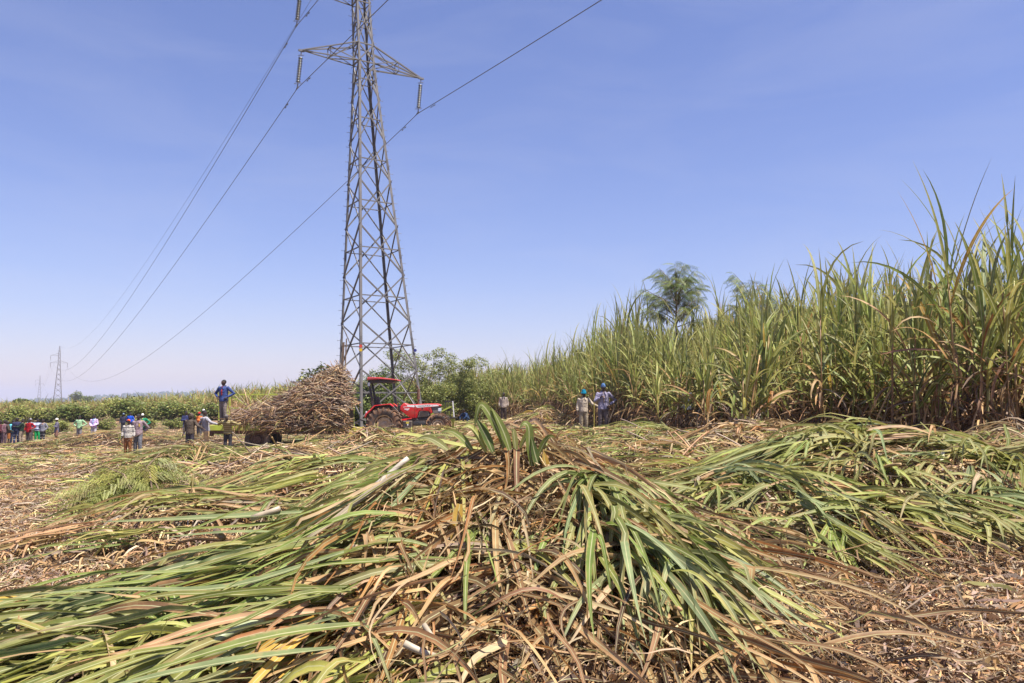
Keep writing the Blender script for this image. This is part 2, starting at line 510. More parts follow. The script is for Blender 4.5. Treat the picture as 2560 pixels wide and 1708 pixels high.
def pick(rng, n, table, jit=0.2):
    """n colours from {'name': weight}"""
    ks = list(table); p = np.array([table[k] for k in ks], float); p /= p.sum()
    c = np.array([PAL[k] for k in ks])[rng.choice(len(ks), n, p=p)]
    return c * rng.uniform(1 - jit, 1 + jit, (n, 1)) * rng.uniform(0.92, 1.08, (n, 3))

def ribbons(C, W, roll, twist=None, fold=0.18, mid=True, prof='leaf'):
    """C (n,S+1,3) centre lines -> V (n,S+1,k,3), F, mid attribute. Blades: wide low down, long drawn-out tip, folded on the midrib."""
    n, s1, _ = C.shape
    d = np.gradient(C, axis=1)
    d /= np.linalg.norm(d, axis=2, keepdims=True) + 1e-9
    up = np.zeros_like(d); up[..., 2] = 1
    side = np.cross(d, up)
    ln = np.linalg.norm(side, axis=2, keepdims=True)
    alt = np.zeros_like(d); alt[..., 0] = 1
    side = np.where(ln < 0.08, np.cross(d, alt), side)
    side /= np.linalg.norm(side, axis=2, keepdims=True) + 1e-9
    nrm = np.cross(side, d)
    t = np.linspace(0, 1, s1)
    r = roll[:, None] + (0 if twist is None else twist[:, None] * t[None])
    cs, sn = np.cos(r)[..., None], np.sin(r)[..., None]
    a = side * cs + nrm * sn
    b = nrm * cs - side * sn
    if prof == 'leaf': w = np.minimum(1, 0.45 + 2.2 * t) * (1 - t ** 2.4) + 0.02
    elif prof == 'strip': w = np.minimum(1, 0.5 + 4 * t) * np.minimum(1, 0.3 + 5 * (1 - t))
    else: w = np.ones(s1)
    hw = 0.5 * W[:, None, None] * w[None, :, None]
    if mid:
        fd = np.asarray(fold) if np.ndim(fold) else np.full(n, fold)
        V = np.stack([C - a * hw + b * hw * fd[:, None, None], C - b * hw * fd[:, None, None] * 0.6, C + a * hw + b * hw * fd[:, None, None]], 2)
        k = 3; at_ = np.array([1.0, 0.0, 1.0])
    else:
        V = np.stack([C - a * hw, C + a * hw], 2); k = 2; at_ = np.array([1.0, 0.6])
    S = s1 - 1
    base = (np.arange(n) * s1 * k)[:, None, None, None]
    rr = (np.arange(S) * k)[None, :, None, None]
    if k == 3: q = np.array([[0, 1, 4, 3], [1, 2, 5, 4]])[None, None]
    else: q = np.array([[0, 1, 3, 2]])[None, None]
    F = (base + rr + q).reshape(-1, 4)
    return V, F, np.broadcast_to(at_, (n, s1, k)).ravel()

def grown(P0, az, pitch, bend, L, azc=None, S=8, pw=1.4):
    """centre lines of blades that leave P0 at a pitch and bend downwards by `bend` along their length"""
    n = len(L)
    t = (np.arange(S) + 0.5) / S
    p = pitch[:, None] + bend[:, None] * t[None] ** pw
    a = az[:, None] + (0 if azc is None else azc[:, None] * t[None])
    step = (L / S)[:, None]
    d = np.stack([np.cos(p) * np.cos(a) * step, np.cos(p) * np.sin(a) * step, np.sin(p) * step], -1)
    C = np.concatenate([np.zeros((n, 1, 3)), np.cumsum(d, 1)], 1)
    return C + P0[:, None, :]

def draped(rng, x, y, az, L, off, S=9, azc=0.5, arc=0.05, tip=0.0):
    """centre lines that lie over the heaps: start (x,y), heading az, length L, lifted by off"""
    n = len(L)
    t = np.arange(S + 1) / S
    a = az[:, None] + rng.normal(0, azc, n)[:, None] * (t[None, :-1] - 0.3) ** 2 * 2
    kink = (rng.random(n) < 0.2)[:, None] * (t[None, :-1] > rng.uniform(0.35, 0.8, n)[:, None])      # some blades are broken over
    a = a + kink * rng.normal(0, 0.5, n)[:, None]
    st = (L / S)[:, None] * (1 - 0.45 * kink)
    X = np.concatenate([x[:, None], x[:, None] + np.cumsum(np.cos(a) * st, 1)], 1)
    Y = np.concatenate([y[:, None], y[:, None] + np.cumsum(np.sin(a) * st, 1)], 1)
    Z = H(X, Y)
    # smooth so that stiff blades bridge the hollows, keep above the ground
    Zs = Z.copy()
    for _ in range(5):
        Zs[:, 1:-1] = np.maximum(Zs[:, 1:-1], 0.5 * (Zs[:, :-2] + Zs[:, 2:]))
    lin = Z[:, :1] * (1 - t) + Z[:, -1:] * t
    wl_ = rng.uniform(0.3, 0.97, n)[:, None]
    Z0 = Z
    Z = np.maximum(Z0 - 0.02, wl_ * lin + (1 - wl_) * (0.5 * Z + 0.5 * Zs))
    Z = Z - np.concatenate([np.zeros((n, 1)), np.cumsum(kink * (L / S)[:, None] * 0.5, 1)], 1) * (off[:, None] > 0.05)
    Z = np.maximum(Z, Z0 - off[:, None] * 0.9)
    Z = Z + off[:, None] + (rng.uniform(-0.2, 1, n) * arc)[:, None] * np.sin(math.pi * t)[None] + (rng.uniform(-0.3, 1, n) * tip)[:, None] * t[None] ** 2
    Z += (rng.normal(0, 0.012, n))[:, None] * np.sin(t * 9 + rng.uniform(0, 6, n)[:, None])
    # a blade running down a steep side keeps its length
    C = np.stack([X, Y, Z], -1)
    return C

def tubes(C, r0, r1=None, k=6):
    """C (n,S+1,3) -> tapered tubes with closed ends"""
    n, s1, _ = C.shape
    if r1 is None: r1 = r0
    d = np.gradient(C, axis=1); d /= np.linalg.norm(d, axis=2, keepdims=True) + 1e-9
    ref = np.zeros_like(d); ref[..., 2] = 1
    ref = np.where(np.abs(d[..., 2:3]) > 0.9, np.array([1.0, 0, 0]), ref)
    u = np.cross(d, ref); u /= np.linalg.norm(u, axis=2, keepdims=True) + 1e-9
    w = np.cross(d, u)
    th = np.arange(k) * 2 * math.pi / k
    t = np.linspace(0, 1, s1)
    r = r0[:, None] * (1 - t) + r1[:, None] * t
    V = C[:, :, None, :] + (u[:, :, None, :] * np.cos(th)[None, None, :, None] + w[:, :, None, :] * np.sin(th)[None, None, :, None]) * r[:, :, None, None]
    V = np.concatenate([V.reshape(n, -1, 3), C[:, :1], C[:, -1:]], 1)
    per = s1 * k + 2
    q = []
    for i in range(s1 - 1):
        for j in range(k):
            q.append((i * k + j, i * k + (j + 1) % k, (i + 1) * k + (j + 1) % k, (i + 1) * k + j))
    for j in range(0, k, 2):
        q.append((s1 * k, (j + 2) % k, j + 1, j)); q.append((s1 * k + 1, (s1 - 1) * k + j, (s1 - 1) * k + j + 1, (s1 - 1) * k + (j + 2) % k))
    F = (np.array(q)[None] + (np.arange(n) * per)[:, None, None]).reshape(-1, 4)
    return V.reshape(-1, 3), F, per

class Batch:
    """gathers ribbons and tubes (with colours) into one mesh"""
    def __init__(self): self.V = []; self.F = []; self.c = []; self.m = []; self.n = 0
    def add(self, V, F, col, mid):
        V = V.reshape(-1, 3)
        self.V.append(V); self.F.append(F + self.n); self.c.append(col.reshape(-1, 3)); self.m.append(mid); self.n += len(V)
    def leaves(self, C, W, roll, col, twist=None, fold=0.18, mid=True, prof='leaf', tipcol=None):
        V, F, md = ribbons(C, W, roll, twist, fold, mid, prof)
        n, s1, k, _ = V.shape
        cc = np.repeat(col[:, None, :], s1, 1)
        if tipcol is not None:
            t = (np.linspace(0, 1, s1) ** 3)[None, :, None]
            cc = cc * (1 - t) + tipcol[:, None, :] * t
        self.add(V, F, np.repeat(cc[:, :, None, :], k, 2), md)
    def tubes(self, C, r0, col, r1=None, k=6):
        V, F, per = tubes(C, r0, r1, k)
        self.add(V, F, np.repeat(col, per, 0), np.ones(len(V)))
    def mesh(self, name, mat, smooth=True):
        return mesh_np(name, np.concatenate(self.V), np.concatenate(self.F), mat, {'col': np.concatenate(self.c), 'mid': np.concatenate(self.m)}, smooth)
    def obj(self, name, mat, parent=None, kind=None, smooth=True):
        o = bpy.data.objects.new(name, self.mesh(name, mat, smooth))
        if kind: o['kind'] = kind
        return link(o, parent)

# ---------------------------------------------------------------- a clump of standing sugarcane
def cane_parts(seed, height=3.6, stalks=4, spread=0.28, green=9, dry=7, S=8, lod=False, wide=1.0, lean=0.12):
    """three batches of one clump: stalks, green blades, hanging dry leaves"""
    rng = np.random.default_rng(seed)
    st, gr, dr = Batch(), Batch(), Batch()
    Ts = 5
    az = rng.uniform(0, 6.28, stalks)
    base = np.stack([rng.normal(0, spread, stalks), rng.normal(0, spread, stalks), np.full(stalks, -0.05)], -1)
    hs = height * rng.uniform(0.42, 0.66, stalks)
    ln = rng.uniform(0, lean * 2, stalks)
    t = np.linspace(0, 1, Ts + 1)
    C = base[:, None, :] + np.stack([np.cos(az)[:, None] * ln[:, None] * hs[:, None] * t ** 1.6, np.sin(az)[:, None] * ln[:, None] * hs[:, None] * t ** 1.6, hs[:, None] * t], -1)
    st.tubes(C, np.full(stalks, 0.017), pick(rng, stalks, {'olive': 2, 'tan': 3, 'brown': 2}), np.full(stalks, 0.011), 5)
    P, A, TT = [], [], []
    for i in range(stalks):
        for j in range(green):
            f = 0.42 + 0.58 * (j + rng.uniform(0, 0.6)) / green
            k = f * Ts; a_ = int(min(k, Ts - 1e-6)); b_ = k - a_
            P.append(C[i, a_] * (1 - b_) + C[i, a_ + 1] * b_); TT.append(min(1.0, (f - 0.42) / 0.58))
            A.append(az[i] + (j % 2) * math.pi + rng.normal(0, 0.8))
    P = np.array(P); A = np.array(A); TT = np.array(TT); n = len(P)
    L = height * rng.uniform(0.26, 0.46, n) * (0.8 + 0.3 * TT)
    pitch = np.radians(52 + 36 * TT + rng.normal(0, 6, n))
    bend = -np.radians(rng.uniform(15, 130, n) * (1.15 - 0.72 * TT) * np.where(rng.random(n) < 0.3, 1.35, 0.9))
    col = pick(rng, n, {'green': 3, 'fresh': 5, 'lime': 7, 'blue': 1, 'deep': 0.4, 'olive': 2})
    old = rng.random(n) < 0.22 * (1 - TT)
    col[old] = pick(rng, int(old.sum()), {'tan': 2, 'yellow': 1, 'rust': 1})
    Cc = grown(P, A, pitch, bend, L, rng.normal(0, 0.25, n), S, 1.7)
    gr.leaves(Cc, rng.uniform(0.044, 0.08, n) * wide, rng.normal(0, 0.5, n), col, rng.normal(0, 0.5, n), 0.22, not lod, tipcol=col * 0.75 + np.array(PAL['tan']) * 0.25)
    nd = stalks * dry
    ii = rng.integers(0, stalks, nd); f = rng.uniform(0.08, 0.62, nd)
    k = f * Ts; a_ = np.minimum(k.astype(int), Ts - 1); b_ = (k - a_)[:, None]
    Pd = C[ii, a_] * (1 - b_) + C[ii, a_ + 1] * b_
    pitch = np.radians(rng.uniform(-78, 35, nd))
    bend = np.radians(-rng.uniform(25, 85, nd)) * (pitch > -0.9) - np.radians(5)
    Ld = rng.uniform(0.5, 1.1, nd)
    Cd = grown(Pd, rng.uniform(0, 6.28, nd), pitch, bend, Ld, rng.normal(0, 0.5, nd), 5 if not lod else 3, 0.8)
    Cd[..., 2] = np.maximum(Cd[..., 2], 0.02)
    dr.leaves(Cd, rng.uniform(0.022, 0.042, nd), rng.uniform(-1.2, 1.2, nd), pick(rng, nd, {'tan': 3, 'brown': 5, 'straw': 1, 'grey': 2, 'dark': 3}), rng.normal(0, 1.2, nd), 0.35, not lod, 'strip')  # dry leaf tones, mixed darker to paint in shadow at the cane base
    return st, gr, dr

CANE = [[b.mesh(nm, m) for b, nm, m in zip(cane_parts(100 + i, 3.9 * (0.88 + 0.24 * random.random()), random.choice((3, 4, 5)), 0.30, 14, 15),
         ('stalk', 'green_leaf', 'dry_leaf'), (M['stalk'], M['leaf'], M['litter']))] for i in range(12)]

EDGE = [(-5.5, 60), (1.2, 54), (2.6, 44), (3.6, 34), (4.9, 24), (6.0, 18), (7.2, 14.2), (8.9, 12.4), (12.5, 11.4)]
def edge_x(y):
    ys = np.array([p[1] for p in EDGE])[::-1]; xs = np.array([p[0] for p in EDGE])[::-1]
    return np.interp(y, ys, xs)

def plant(meshes, x, y, rz, sc, label, group):
    o = empty('sugarcane_plant', (x, y, float(T(x, y))), rz)
    o.scale = sc
    tag(o, label, 'sugarcane', group)
    for nm, me in zip(('stalk', 'green_leaf', 'dry_leaf'), meshes):
        c = bpy.data.objects.new(nm, me); c['kind'] = 'stuff'; link(c, o)
    return o

def build_stand():
    rng = np.random.default_rng(5)
    cnt = 0
    G = 'sugarcane plants along the front of the uncut stand'
    pts = []
    for row in range(4):
        s = 0.0
        ex = [np.array(p, float) for p in EDGE]
        # walk along the edge polyline, set back by the row
        for a, b in zip(ex[:-1], ex[1:]):
            d = b - a; ln = np.hypot(*d); nn = np.array([d[1], -d[0]]) / ln      # to the left of travel = away from the cleared side?
            if nn @ np.array([1.0, 0.35]) < 0: nn = -nn
            step = 0.54 + 0.010 * np.mean([a[1], b[1]])
            q = rng.uniform(0, step)
            while q < ln:
                p = a + d * q / ln + nn * (row * 0.95 + 0.25) + rng.normal(0, 0.16, 2)
                pts.append((p[0], p[1], row)); q += step * rng.uniform(0.8, 1.2)
    pts.sort(key=lambda p: p[1] + p[2] * 6)
    for x, y, row in pts[:300]:
        if y < 9.5 or abs(x) > y * 0.72 + 2: continue
        k = rng.integers(0, len(CANE))
        s = float(np.interp(y, [12, 16, 20, 25, 30, 43, 55, 60], [0.96, 1.03, 1.06, 1.12, 1.36, 1.3, 1.12, 1.0])) * rng.uniform(0.80, 1.14) * (0.93 if row == 0 else 1.04) * (1 + 0.11 * math.sin(x * 1.9 + y * 1.3) * math.sin(y * 0.83 + 1)) * (1 - 0.2 * math.exp(-((1280 + FPX * x / y - 1705) / 85) ** 2))
        if 8.2 < x: s *= 0.97
        px_ = 1280 + FPX * x / y
        place = next(nm for lim, nm in ((1150, 'behind the tractor and pylon'), (1235, 'behind the crouching person'), (1330, 'behind the lone man in beige jacket'), (1430, 'left of the man in the teal headscarf'),
            (1560, 'behind the man in the blue beanie'), (1650, 'right of the man in the blue beanie'), (1780, 'by the person half hidden in the cane'), (1990, 'behind the lone tall clump'),
            (2300, 'behind the long heap on the right'), (9999, 'around the tallest clump at right')) if px_ < lim)
        plant(CANE[k], x, y, rng.uniform(0, 6.28), (1, 1, s), ('front row' if row == 0 else 'inner row') + ' sugarcane plant with dry lower leaves, ' + place, G)
        cnt += 1
    # everything behind the front rows: one mass that nobody could count
    B = Batch()
    n = 1500
    y = rng.uniform(0, 1, n) ** 1.3 * 62 + 12.5
    x = edge_x(y) + 3.2 + rng.uniform(0, 1, n) ** 1.4 * (6 + 0.75 * y)
    keep = (np.abs(x) < y * 0.72 + 4)
    # the far mid-distance field beyond the tractor
    n2 = 420
    x2 = rng.uniform(-6, 30, n2); y2 = rng.uniform(60, 95, n2)
    X = np.concatenate([x[keep], x2]); Y = np.concatenate([y[keep], y2])
    protos = [cane_parts(300 + i, 4.0, 4, 0.3, 8, 5, 4, True, 1.25) for i in range(8)]
    for i, pr in enumerate(protos):
        sel = np.arange(i, len(X), 8)
        for b in pr:
            V = np.concatenate(b.V); F = np.concatenate(b.F); c = np.concatenate(b.c); m = np.concatenate(b.m)
            ph = rng.uniform(0, 6.28, len(sel)); s = rng.uniform(0.8, 1.12, len(sel)) * np.interp(Y[sel], [12, 16, 20, 25, 30, 43, 55, 60], [0.98, 1.05, 1.08, 1.14, 1.36, 1.32, 1.12, 0.96]) * (1 - 0.2 * np.exp(-((1280 + FPX * X[sel] / Y[sel] - 1705) / 85) ** 2))
            Vx = V[None, :, 0] * np.cos(ph)[:, None] - V[None, :, 1] * np.sin(ph)[:, None] + X[sel][:, None]
            Vy = V[None, :, 0] * np.sin(ph)[:, None] + V[None, :, 1] * np.cos(ph)[:, None] + Y[sel][:, None]
            Vz = V[None, :, 2] * s[:, None] + T(X[sel], Y[sel])[:, None]
            Fx = (F[None] + (np.arange(len(sel)) * len(V))[:, None, None]).reshape(-1, 4)
            B.add(np.stack([Vx, Vy, Vz], -1), Fx, np.tile(c, (len(sel), 1)) * np.repeat(rng.uniform(0.85, 1.15, len(sel)), len(V))[:, None], np.tile(m, len(sel)))
    o = B.obj('cane_field', M['leaf'], kind='stuff')
    tag(o, 'dense uncut sugarcane stretching away behind the front rows', 'cane field')
    return cnt
N_CANE = build_stand()

def hero(seed, x, y, h, stalks, label, green=9, dry=14, wide=1.15, spread=0.2, lean=0.1):
    """a near clump whose blades are parts of their own"""
    st, gr, dr = cane_parts(seed, h, stalks, spread, green, dry, 10, False, wide, lean)
    o = empty('sugarcane_plant', (x, y, float(T(x, y))))
    tag(o, label, 'sugarcane', 'single clumps in front of the stand')
    for b, nm, m in ((st, 'stalk', M['stalk']), (gr, 'green_leaf', M['leaf']), (dr, 'dry_leaf', M['litter'])):
        V = np.concatenate(b.V); F = np.concatenate(b.F); c = np.concatenate(b.c); md = np.concatenate(b.m)
        per = {'stalk': 6 * 5 + 2, 'green_leaf': 11 * 3, 'dry_leaf': 6 * 3}[nm]
        fper = len(F) * per // len(V)
        for i in range(len(V) // per):
            v = V[i * per:(i + 1) * per]; f = F[i * fper:(i + 1) * fper] - i * per
            obj_np(nm, v, f, m, o, {'col': c[i * per:(i + 1) * per], 'mid': md[i * per:(i + 1) * per]})
    return o
p = at(1885, 1110, 14.6); hero(900, p.x, 14.6, 3.5, 7, 'green sugarcane clump standing alone in front of the stand, above the dark brown trash', 9, 10, 1.2, 0.22)
p = at(1790, 1080, 16.8); hero(903, p.x, 16.8, 2.9, 4, 'smaller green sugarcane clump just left of the lone tall clump', 8, 10, 1.1, 0.2)
p = at(2455, 1110, 12.6); hero(901, p.x, 12.6, 4.9, 9, 'tallest sugarcane clump at the right edge, its dry leaves hanging in a brown skirt', 9, 30, 1.2, 0.24, 0.05)
p = at(2330, 1100, 13.4); hero(902, p.x, 13.4, 4.0, 5, 'green sugarcane clump left of the tallest one at the right edge', 9, 16, 1.2, 0.2)

# ---------------------------------------------------------------- far sugarcane beyond the clearing, left of the trailer
def build_far_field():
    rng = np.random.default_rng(8)
    B = Batch()
    n = 9000
    y = 58 + rng.uniform(0, 1, n) ** 1.7 * 230
    b = rng.uniform(-0.72, -0.1, n)
    x = b * y
    near = 84 - 26 * sstep(-0.42, -0.2, b)                 # the front of the field comes nearer behind the trailer
    keep = y > near
    x, y = x[keep], y[keep]
    per = np.where(y < 110, 1, 0)
    blades = 8
    xi = np.repeat(x, blades) + rng.normal(0, 0.35, len(x) * blades); yi = np.repeat(y, blades) + rng.normal(0, 0.35, len(x) * blades)
    m = len(xi)
    hf = np.repeat(rng.uniform(0.85, 1.15, len(x)), blades)
    hf = hf * (0.68 + 0.34 * sstep(-0.55, -0.28, xi / yi))
    z0 = T(xi, yi) + rng.uniform(0.1, 1.7, m) * hf
    L = rng.uniform(0.9, 1.7, m) * hf
    C = grown(np.stack([xi, yi, z0], -1), rng.uniform(0, 6.28, m), np.radians(rng.uniform(45, 88, m)), -np.radians(rng.uniform(5, 90, m)), L, None, 2)
    col = pick(rng, m, {'lime': 5, 'green': 3, 'olive': 3, 'yellow': 0.6, 'tan': 1})
    low = z0 - T(xi, yi) < 0.6
    col[low] = pick(rng, int(low.sum()), {'tan': 2, 'brown': 2, 'olive': 1})
    B.leaves(C, rng.uniform(0.05, 0.09, m) * (1 + (yi - 60) / 160), rng.normal(0, 0.7, m), col, None, 0, False)
    o = B.obj('cane_field', M['leaf'], kind='stuff')
    tag(o, 'light green sugarcane field stretching to the hills beyond the workers', 'cane field')
build_far_field()

# ---------------------------------------------------------------- shrubs and trees
def crown_batch(rng, lobes, n, size, table, dens=0.75):
    """many small folded leaves through the volume of uneven lobes (x,y,z,rx,ry,rz)"""
    B = Batch()
    lob = np.array(lobes, float)
    wts = lob[:, 3] * lob[:, 4] * lob[:, 5]; wts = wts ** 0.7; wts /= wts.sum()
    i = rng.choice(len(lob), n, p=wts)
    u = rng.normal(0, 1, (n, 3)); u /= np.linalg.norm(u, axis=1, keepdims=True)
    # leaves gather in sprigs: ripples on the lobe surface leave gaps
    rip = 1 + 0.22 * np.sin(u[:, 0] * 7 + i) * np.cos(u[:, 2] * 8 - i * 2) + 0.12 * np.sin(u[:, 1] * 15 + i * 3)
    r = rng.uniform(0.25, 1, n) ** 0.5 * rip
    P = lob[i, :3] + u * r[:, None] * lob[i, 3:6]
    L = size * rng.uniform(0.6, 1.4, n)
    tuft = (np.sin(P[:, 0] * 5 + P[:, 2] * 3.7) * np.sin(P[:, 1] * 4.3 + P[:, 2] * 5.1) + 1) * 0.5
    keep = rng.random(n) < dens * (0.35 + 0.9 * tuft)
    P, L, u = P[keep], L[keep], u[keep]; n = len(P)
    az = np.arctan2(u[:, 1], u[:, 0]) + rng.normal(0, 0.9, n)
    C = grown(P, az, rng.uniform(-0.9, 0.7, n), -rng.uniform(0, 0.8, n), L, None, 2)
    B.leaves(C, L * rng.uniform(0.4, 0.65, n), rng.normal(0, 0.7, n), pick(rng, n, table, 0.28), None, 0, False, 'strip')
    return B

def limbs(mb, base, tips, r, rng):
    for tp in tips:
        a = Vector(base); b = Vector(tp)
        m1 = a.lerp(b, 0.4) + Vector((rng.normal(0, 0.06), rng.normal(0, 0.06), 0.08)) * (b - a).length
        mb.tube([a, m1, b], [r, r * 0.6, r * 0.18], 6)

GREENS = {'green': 4, 'deep': 4, 'olive': 2}
SHRUBM = []
for i in range(6):
    rng = np.random.default_rng(40 + i)
    lobes = [(rng.uniform(-0.9, 0.9), rng.uniform(-0.5, 0.5), rng.uniform(0.5, 1.25), rng.uniform(0.45, 0.85), rng.uniform(0.45, 0.8), rng.uniform(0.4, 0.75)) for _ in range(7)]
    tbl = [{'green': 5, 'olive': 4, 'lime': 2}, {'olive': 3, 'lime': 6, 'green': 2}, {'deep': 2, 'green': 5, 'olive': 3}][i % 3]
    cr = crown_batch(rng, lobes, 3600, 0.15, tbl).mesh('crown', M['foliage'])
    mb = MB(); limbs(mb, (0, 0, -0.1), [(l[0], l[1], l[2] + 0.2) for l in lobes], 0.035, rng)
    tr_o = mb.build('stem', M['bark'], smooth=True)
    SHRUBM.append((cr, tr_o.data)); bpy.data.objects.remove(tr_o)

def shrub(k, x, y, sx, sz, label, group, name='shrub', cat='shrub'):
    o = empty(name, (x, y, float(T(x, y)) - 0.05), random.uniform(-0.5, 0.5))
    o.scale = (sx, sx, sz)
    tag(o, label, cat, group)
    for nm, me in (('crown', SHRUBM[k][0]), ('stem', SHRUBM[k][1])):
        link(bpy.data.objects.new(nm, me), o)
    return o

def build_hedge():
    G = 'shrubs along the far edge of the clearing'
    rng = np.random.default_rng(77)
    # px centre, depth, width factor, height factor, kind, label
    S = [(15, 72, 1.3, 0.95, 0, 'leafy green shrub at the far left end of the shrub line'),
         (70, 73, 1.1, 1.05, 1, 'yellow-green shrub in front of the dark round tree'),
         (120, 74, 1.3, 0.95, 0, 'low green shrub behind the worker in the white cap'),
         (172, 73, 1.4, 1.1, 2, 'broad dark green shrub below the near distant pylon'),
         (228, 74, 1.2, 1.0, 0, 'green shrub behind the worker in the pale green shirt'),
         (284, 73, 0.9, 1.45, 1, 'bright lime shrub standing above its neighbours'),
         (318, 73, 1.3, 1.25, 2, 'dark rounded shrub just right of the bright lime one'),
         (372, 72, 1.2, 1.05, 0, 'green shrub behind the worker in the green jacket'),
         (420, 71, 1.3, 1.1, 2, 'dark shrub in front of the light green field'),
         (470, 70, 1.2, 1.1, 0, 'green shrub behind the brown hooded worker'),
         (515, 69, 1.1, 1.0, 2, 'dark shrub left of the man on the trailer')]
    for px, Y, sx, sz, k, lab in S:
        p = at(px, 1000, Y); shrub(k + 3 * int(rng.integers(0, 2)), p.x, Y, sx * 1.2, sz * 0.9, lab, G)
    # a second, looser line a little nearer
    S2 = [(40, 62, 0.8, 0.5, 1), (110, 61, 0.9, 0.5, 0), (150, 63, 0.8, 0.6, 1), (262, 64, 0.9, 0.5, 0), (350, 63, 0.9, 0.55, 1), (440, 62, 1.0, 0.5, 0)]
    L2 = ['low weedy bush at the far left behind the crowd', 'low weedy bush behind the red shirt', 'low weedy bush behind the white striped sweatshirt',
          'low weedy bush right of the worker in pink sleeves', 'low weedy bush behind the green jacket', 'low weedy bush left of the brown hood']
    for (px, Y, sx, sz, k), lab in zip(S2, L2):
        p = at(px, 1000, Y); shrub(k, p.x, Y, sx, sz, lab, 'low bushes in front of the shrub line')
build_hedge()

def tree(name, x, y, lobes, n, size, table, label, cat, trunk_r=0.12, z0=None, group=None, dens=0.75):
    rng = np.random.default_rng(int(abs(x) * 10 + y))
    z = float(T(x, y)) if z0 is None else z0
    o = empty(name, (x, y, z)); tag(o, label, cat, group)
    crown_batch(rng, lobes, n, size, table, dens).obj('crown', M['foliage'], o)
    mb = MB()
    top = min(l[2] for l in lobes)
    mb.tube([(0, 0, -0.2), (0.05, 0, top * 0.5), (0, 0.03, top * 0.9)], [trunk_r * 1.2, trunk_r, trunk_r * 0.8], 8)
    limbs(mb, (0, 0.03, top * 0.85), [(l[0] * 0.9, l[1] * 0.9, l[2] + l[5] * 0.3) for l in lobes], trunk_r * 0.6, rng)
    mb.build('trunk', M['bark'], o, smooth=True)
    return o

def blob(rng, n, rx, ry, z0, z1, r0, r1):
    return [(rng.uniform(-rx, rx), rng.uniform(-ry, ry), rng.uniform(z0, z1), rng.uniform(r0, r1), rng.uniform(r0, r1), rng.uniform(r0, r1) * 0.8) for _ in range(n)]

def build_trees():
    r = np.random.default_rng(3)
    p = at(62, 1000, 150); tree('tree', p.x, 150, blob(r, 7, 1.2, 1, 1.2, 2.3, 0.6, 0.9), 5000, 0.3, {'deep': 4, 'green': 2}, 'dark round tree above the cane at the far left', 'tree')
    p = at(189, 1000, 420); tree('tree', p.x, 420, blob(r, 8, 2.6, 2, 4, 7.5, 1.4, 2.3), 4500, 0.55, GREENS, 'grey-green tree just right of the nearer distant pylon', 'tree', 0.25)
    p = at(214, 1000, 420); tree('tree', p.x, 420, blob(r, 6, 1.8, 2, 4, 6.0, 1.2, 1.8), 3500, 0.5, GREENS, 'smaller grey-green tree right of its taller neighbour near the distant pylon', 'tree', 0.25)
    p = at(345, 1000, 240); tree('tree', p.x, 240, blob(r, 5, 1.8, 1, 2.8, 3.4, 0.9, 1.3), 2600, 0.35, {'olive': 3, 'green': 2}, 'low round olive tree on the edge of the light green field', 'tree')
    # thicket behind the tractor: dense dark bush left, feathery pale acacias right
    p = at(950, 1000, 50); tree('bush', p.x, 50, [(-1.0, 0, 1.3, 1.0, 0.9, 1.3), (0, 0.2, 1.9, 1.1, 1, 1.5), (0.9, 0, 1.2, 0.9, 0.9, 1.2), (-0.3, 0, 2.9, 0.75, 0.7, 0.9), (0.5, 0.2, 3.3, 0.6, 0.6, 0.9), (-1.2, 0, 2.2, 0.6, 0.6, 0.8), (0, -0.2, 0.6, 1.7, 0.9, 0.7)],
         26000, 0.10, {'deep': 4, 'green': 5, 'blue': 2}, 'dense dark green bush behind the tractor canopy', 'bush', 0.06, dens=0.9)
    q = np.random.default_rng(11)
    for px, Y, hh, ww, n, lab in ((1050, 54, 5.4, 2.0, 11000, 'feathery pale green acacia rising behind the right pylon leg'),
                                  (1125, 56, 4.9, 2.3, 12000, 'feathery pale green acacia right of the pylon'),
                                  (1185, 58, 3.8, 1.9, 9000, 'low feathery acacia at the right end of the thicket')):
        p = at(px, 1000, Y)
        lob = [(q.uniform(-ww, ww), q.uniform(-0.7, 0.7), hh * q.uniform(0.3, 0.92), q.uniform(0.4, 0.9), q.uniform(0.4, 0.8), q.uniform(0.25, 0.55)) for _ in range(19)]
        lob += [(q.uniform(-ww, ww), q.uniform(-0.4, 0.4), hh * q.uniform(0.15, 0.5), 0.9, 0.7, 0.8) for _ in range(9)]
        tree('acacia_tree', p.x, Y, lob, int(n * 3.6), 0.09, {'green': 4, 'lime': 2, 'olive': 3}, lab, 'tree', 0.05, dens=0.66)
    p = at(800, 1000, 45); tree('bush', p.x, 45, [(-0.6, 0, 3.2, 0.55, 0.5, 0.5), (0.1, 0, 3.5, 0.5, 0.5, 0.5), (-0.2, 0, 2.5, 0.7, 0.6, 0.7), (0.5, 0, 2.9, 0.5, 0.5, 0.6)], 2200, 0.17, {'green': 3, 'lime': 2}, 'leafy sapling showing above the load of cut cane', 'bush', 0.05)
    p = at(893, 1000, 47); tree('bush', p.x, 47, [(0, 0, 1.0, 0.9, 0.6, 1.0), (-0.5, 0, 1.8, 0.6, 0.6, 0.7), (0.4, 0, 0.6, 0.8, 0.6, 0.6)], 5000, 0.14, {'deep': 2, 'green': 3}, 'green bush between the cane load and the tractor', 'bush', 0.05)
build_trees()

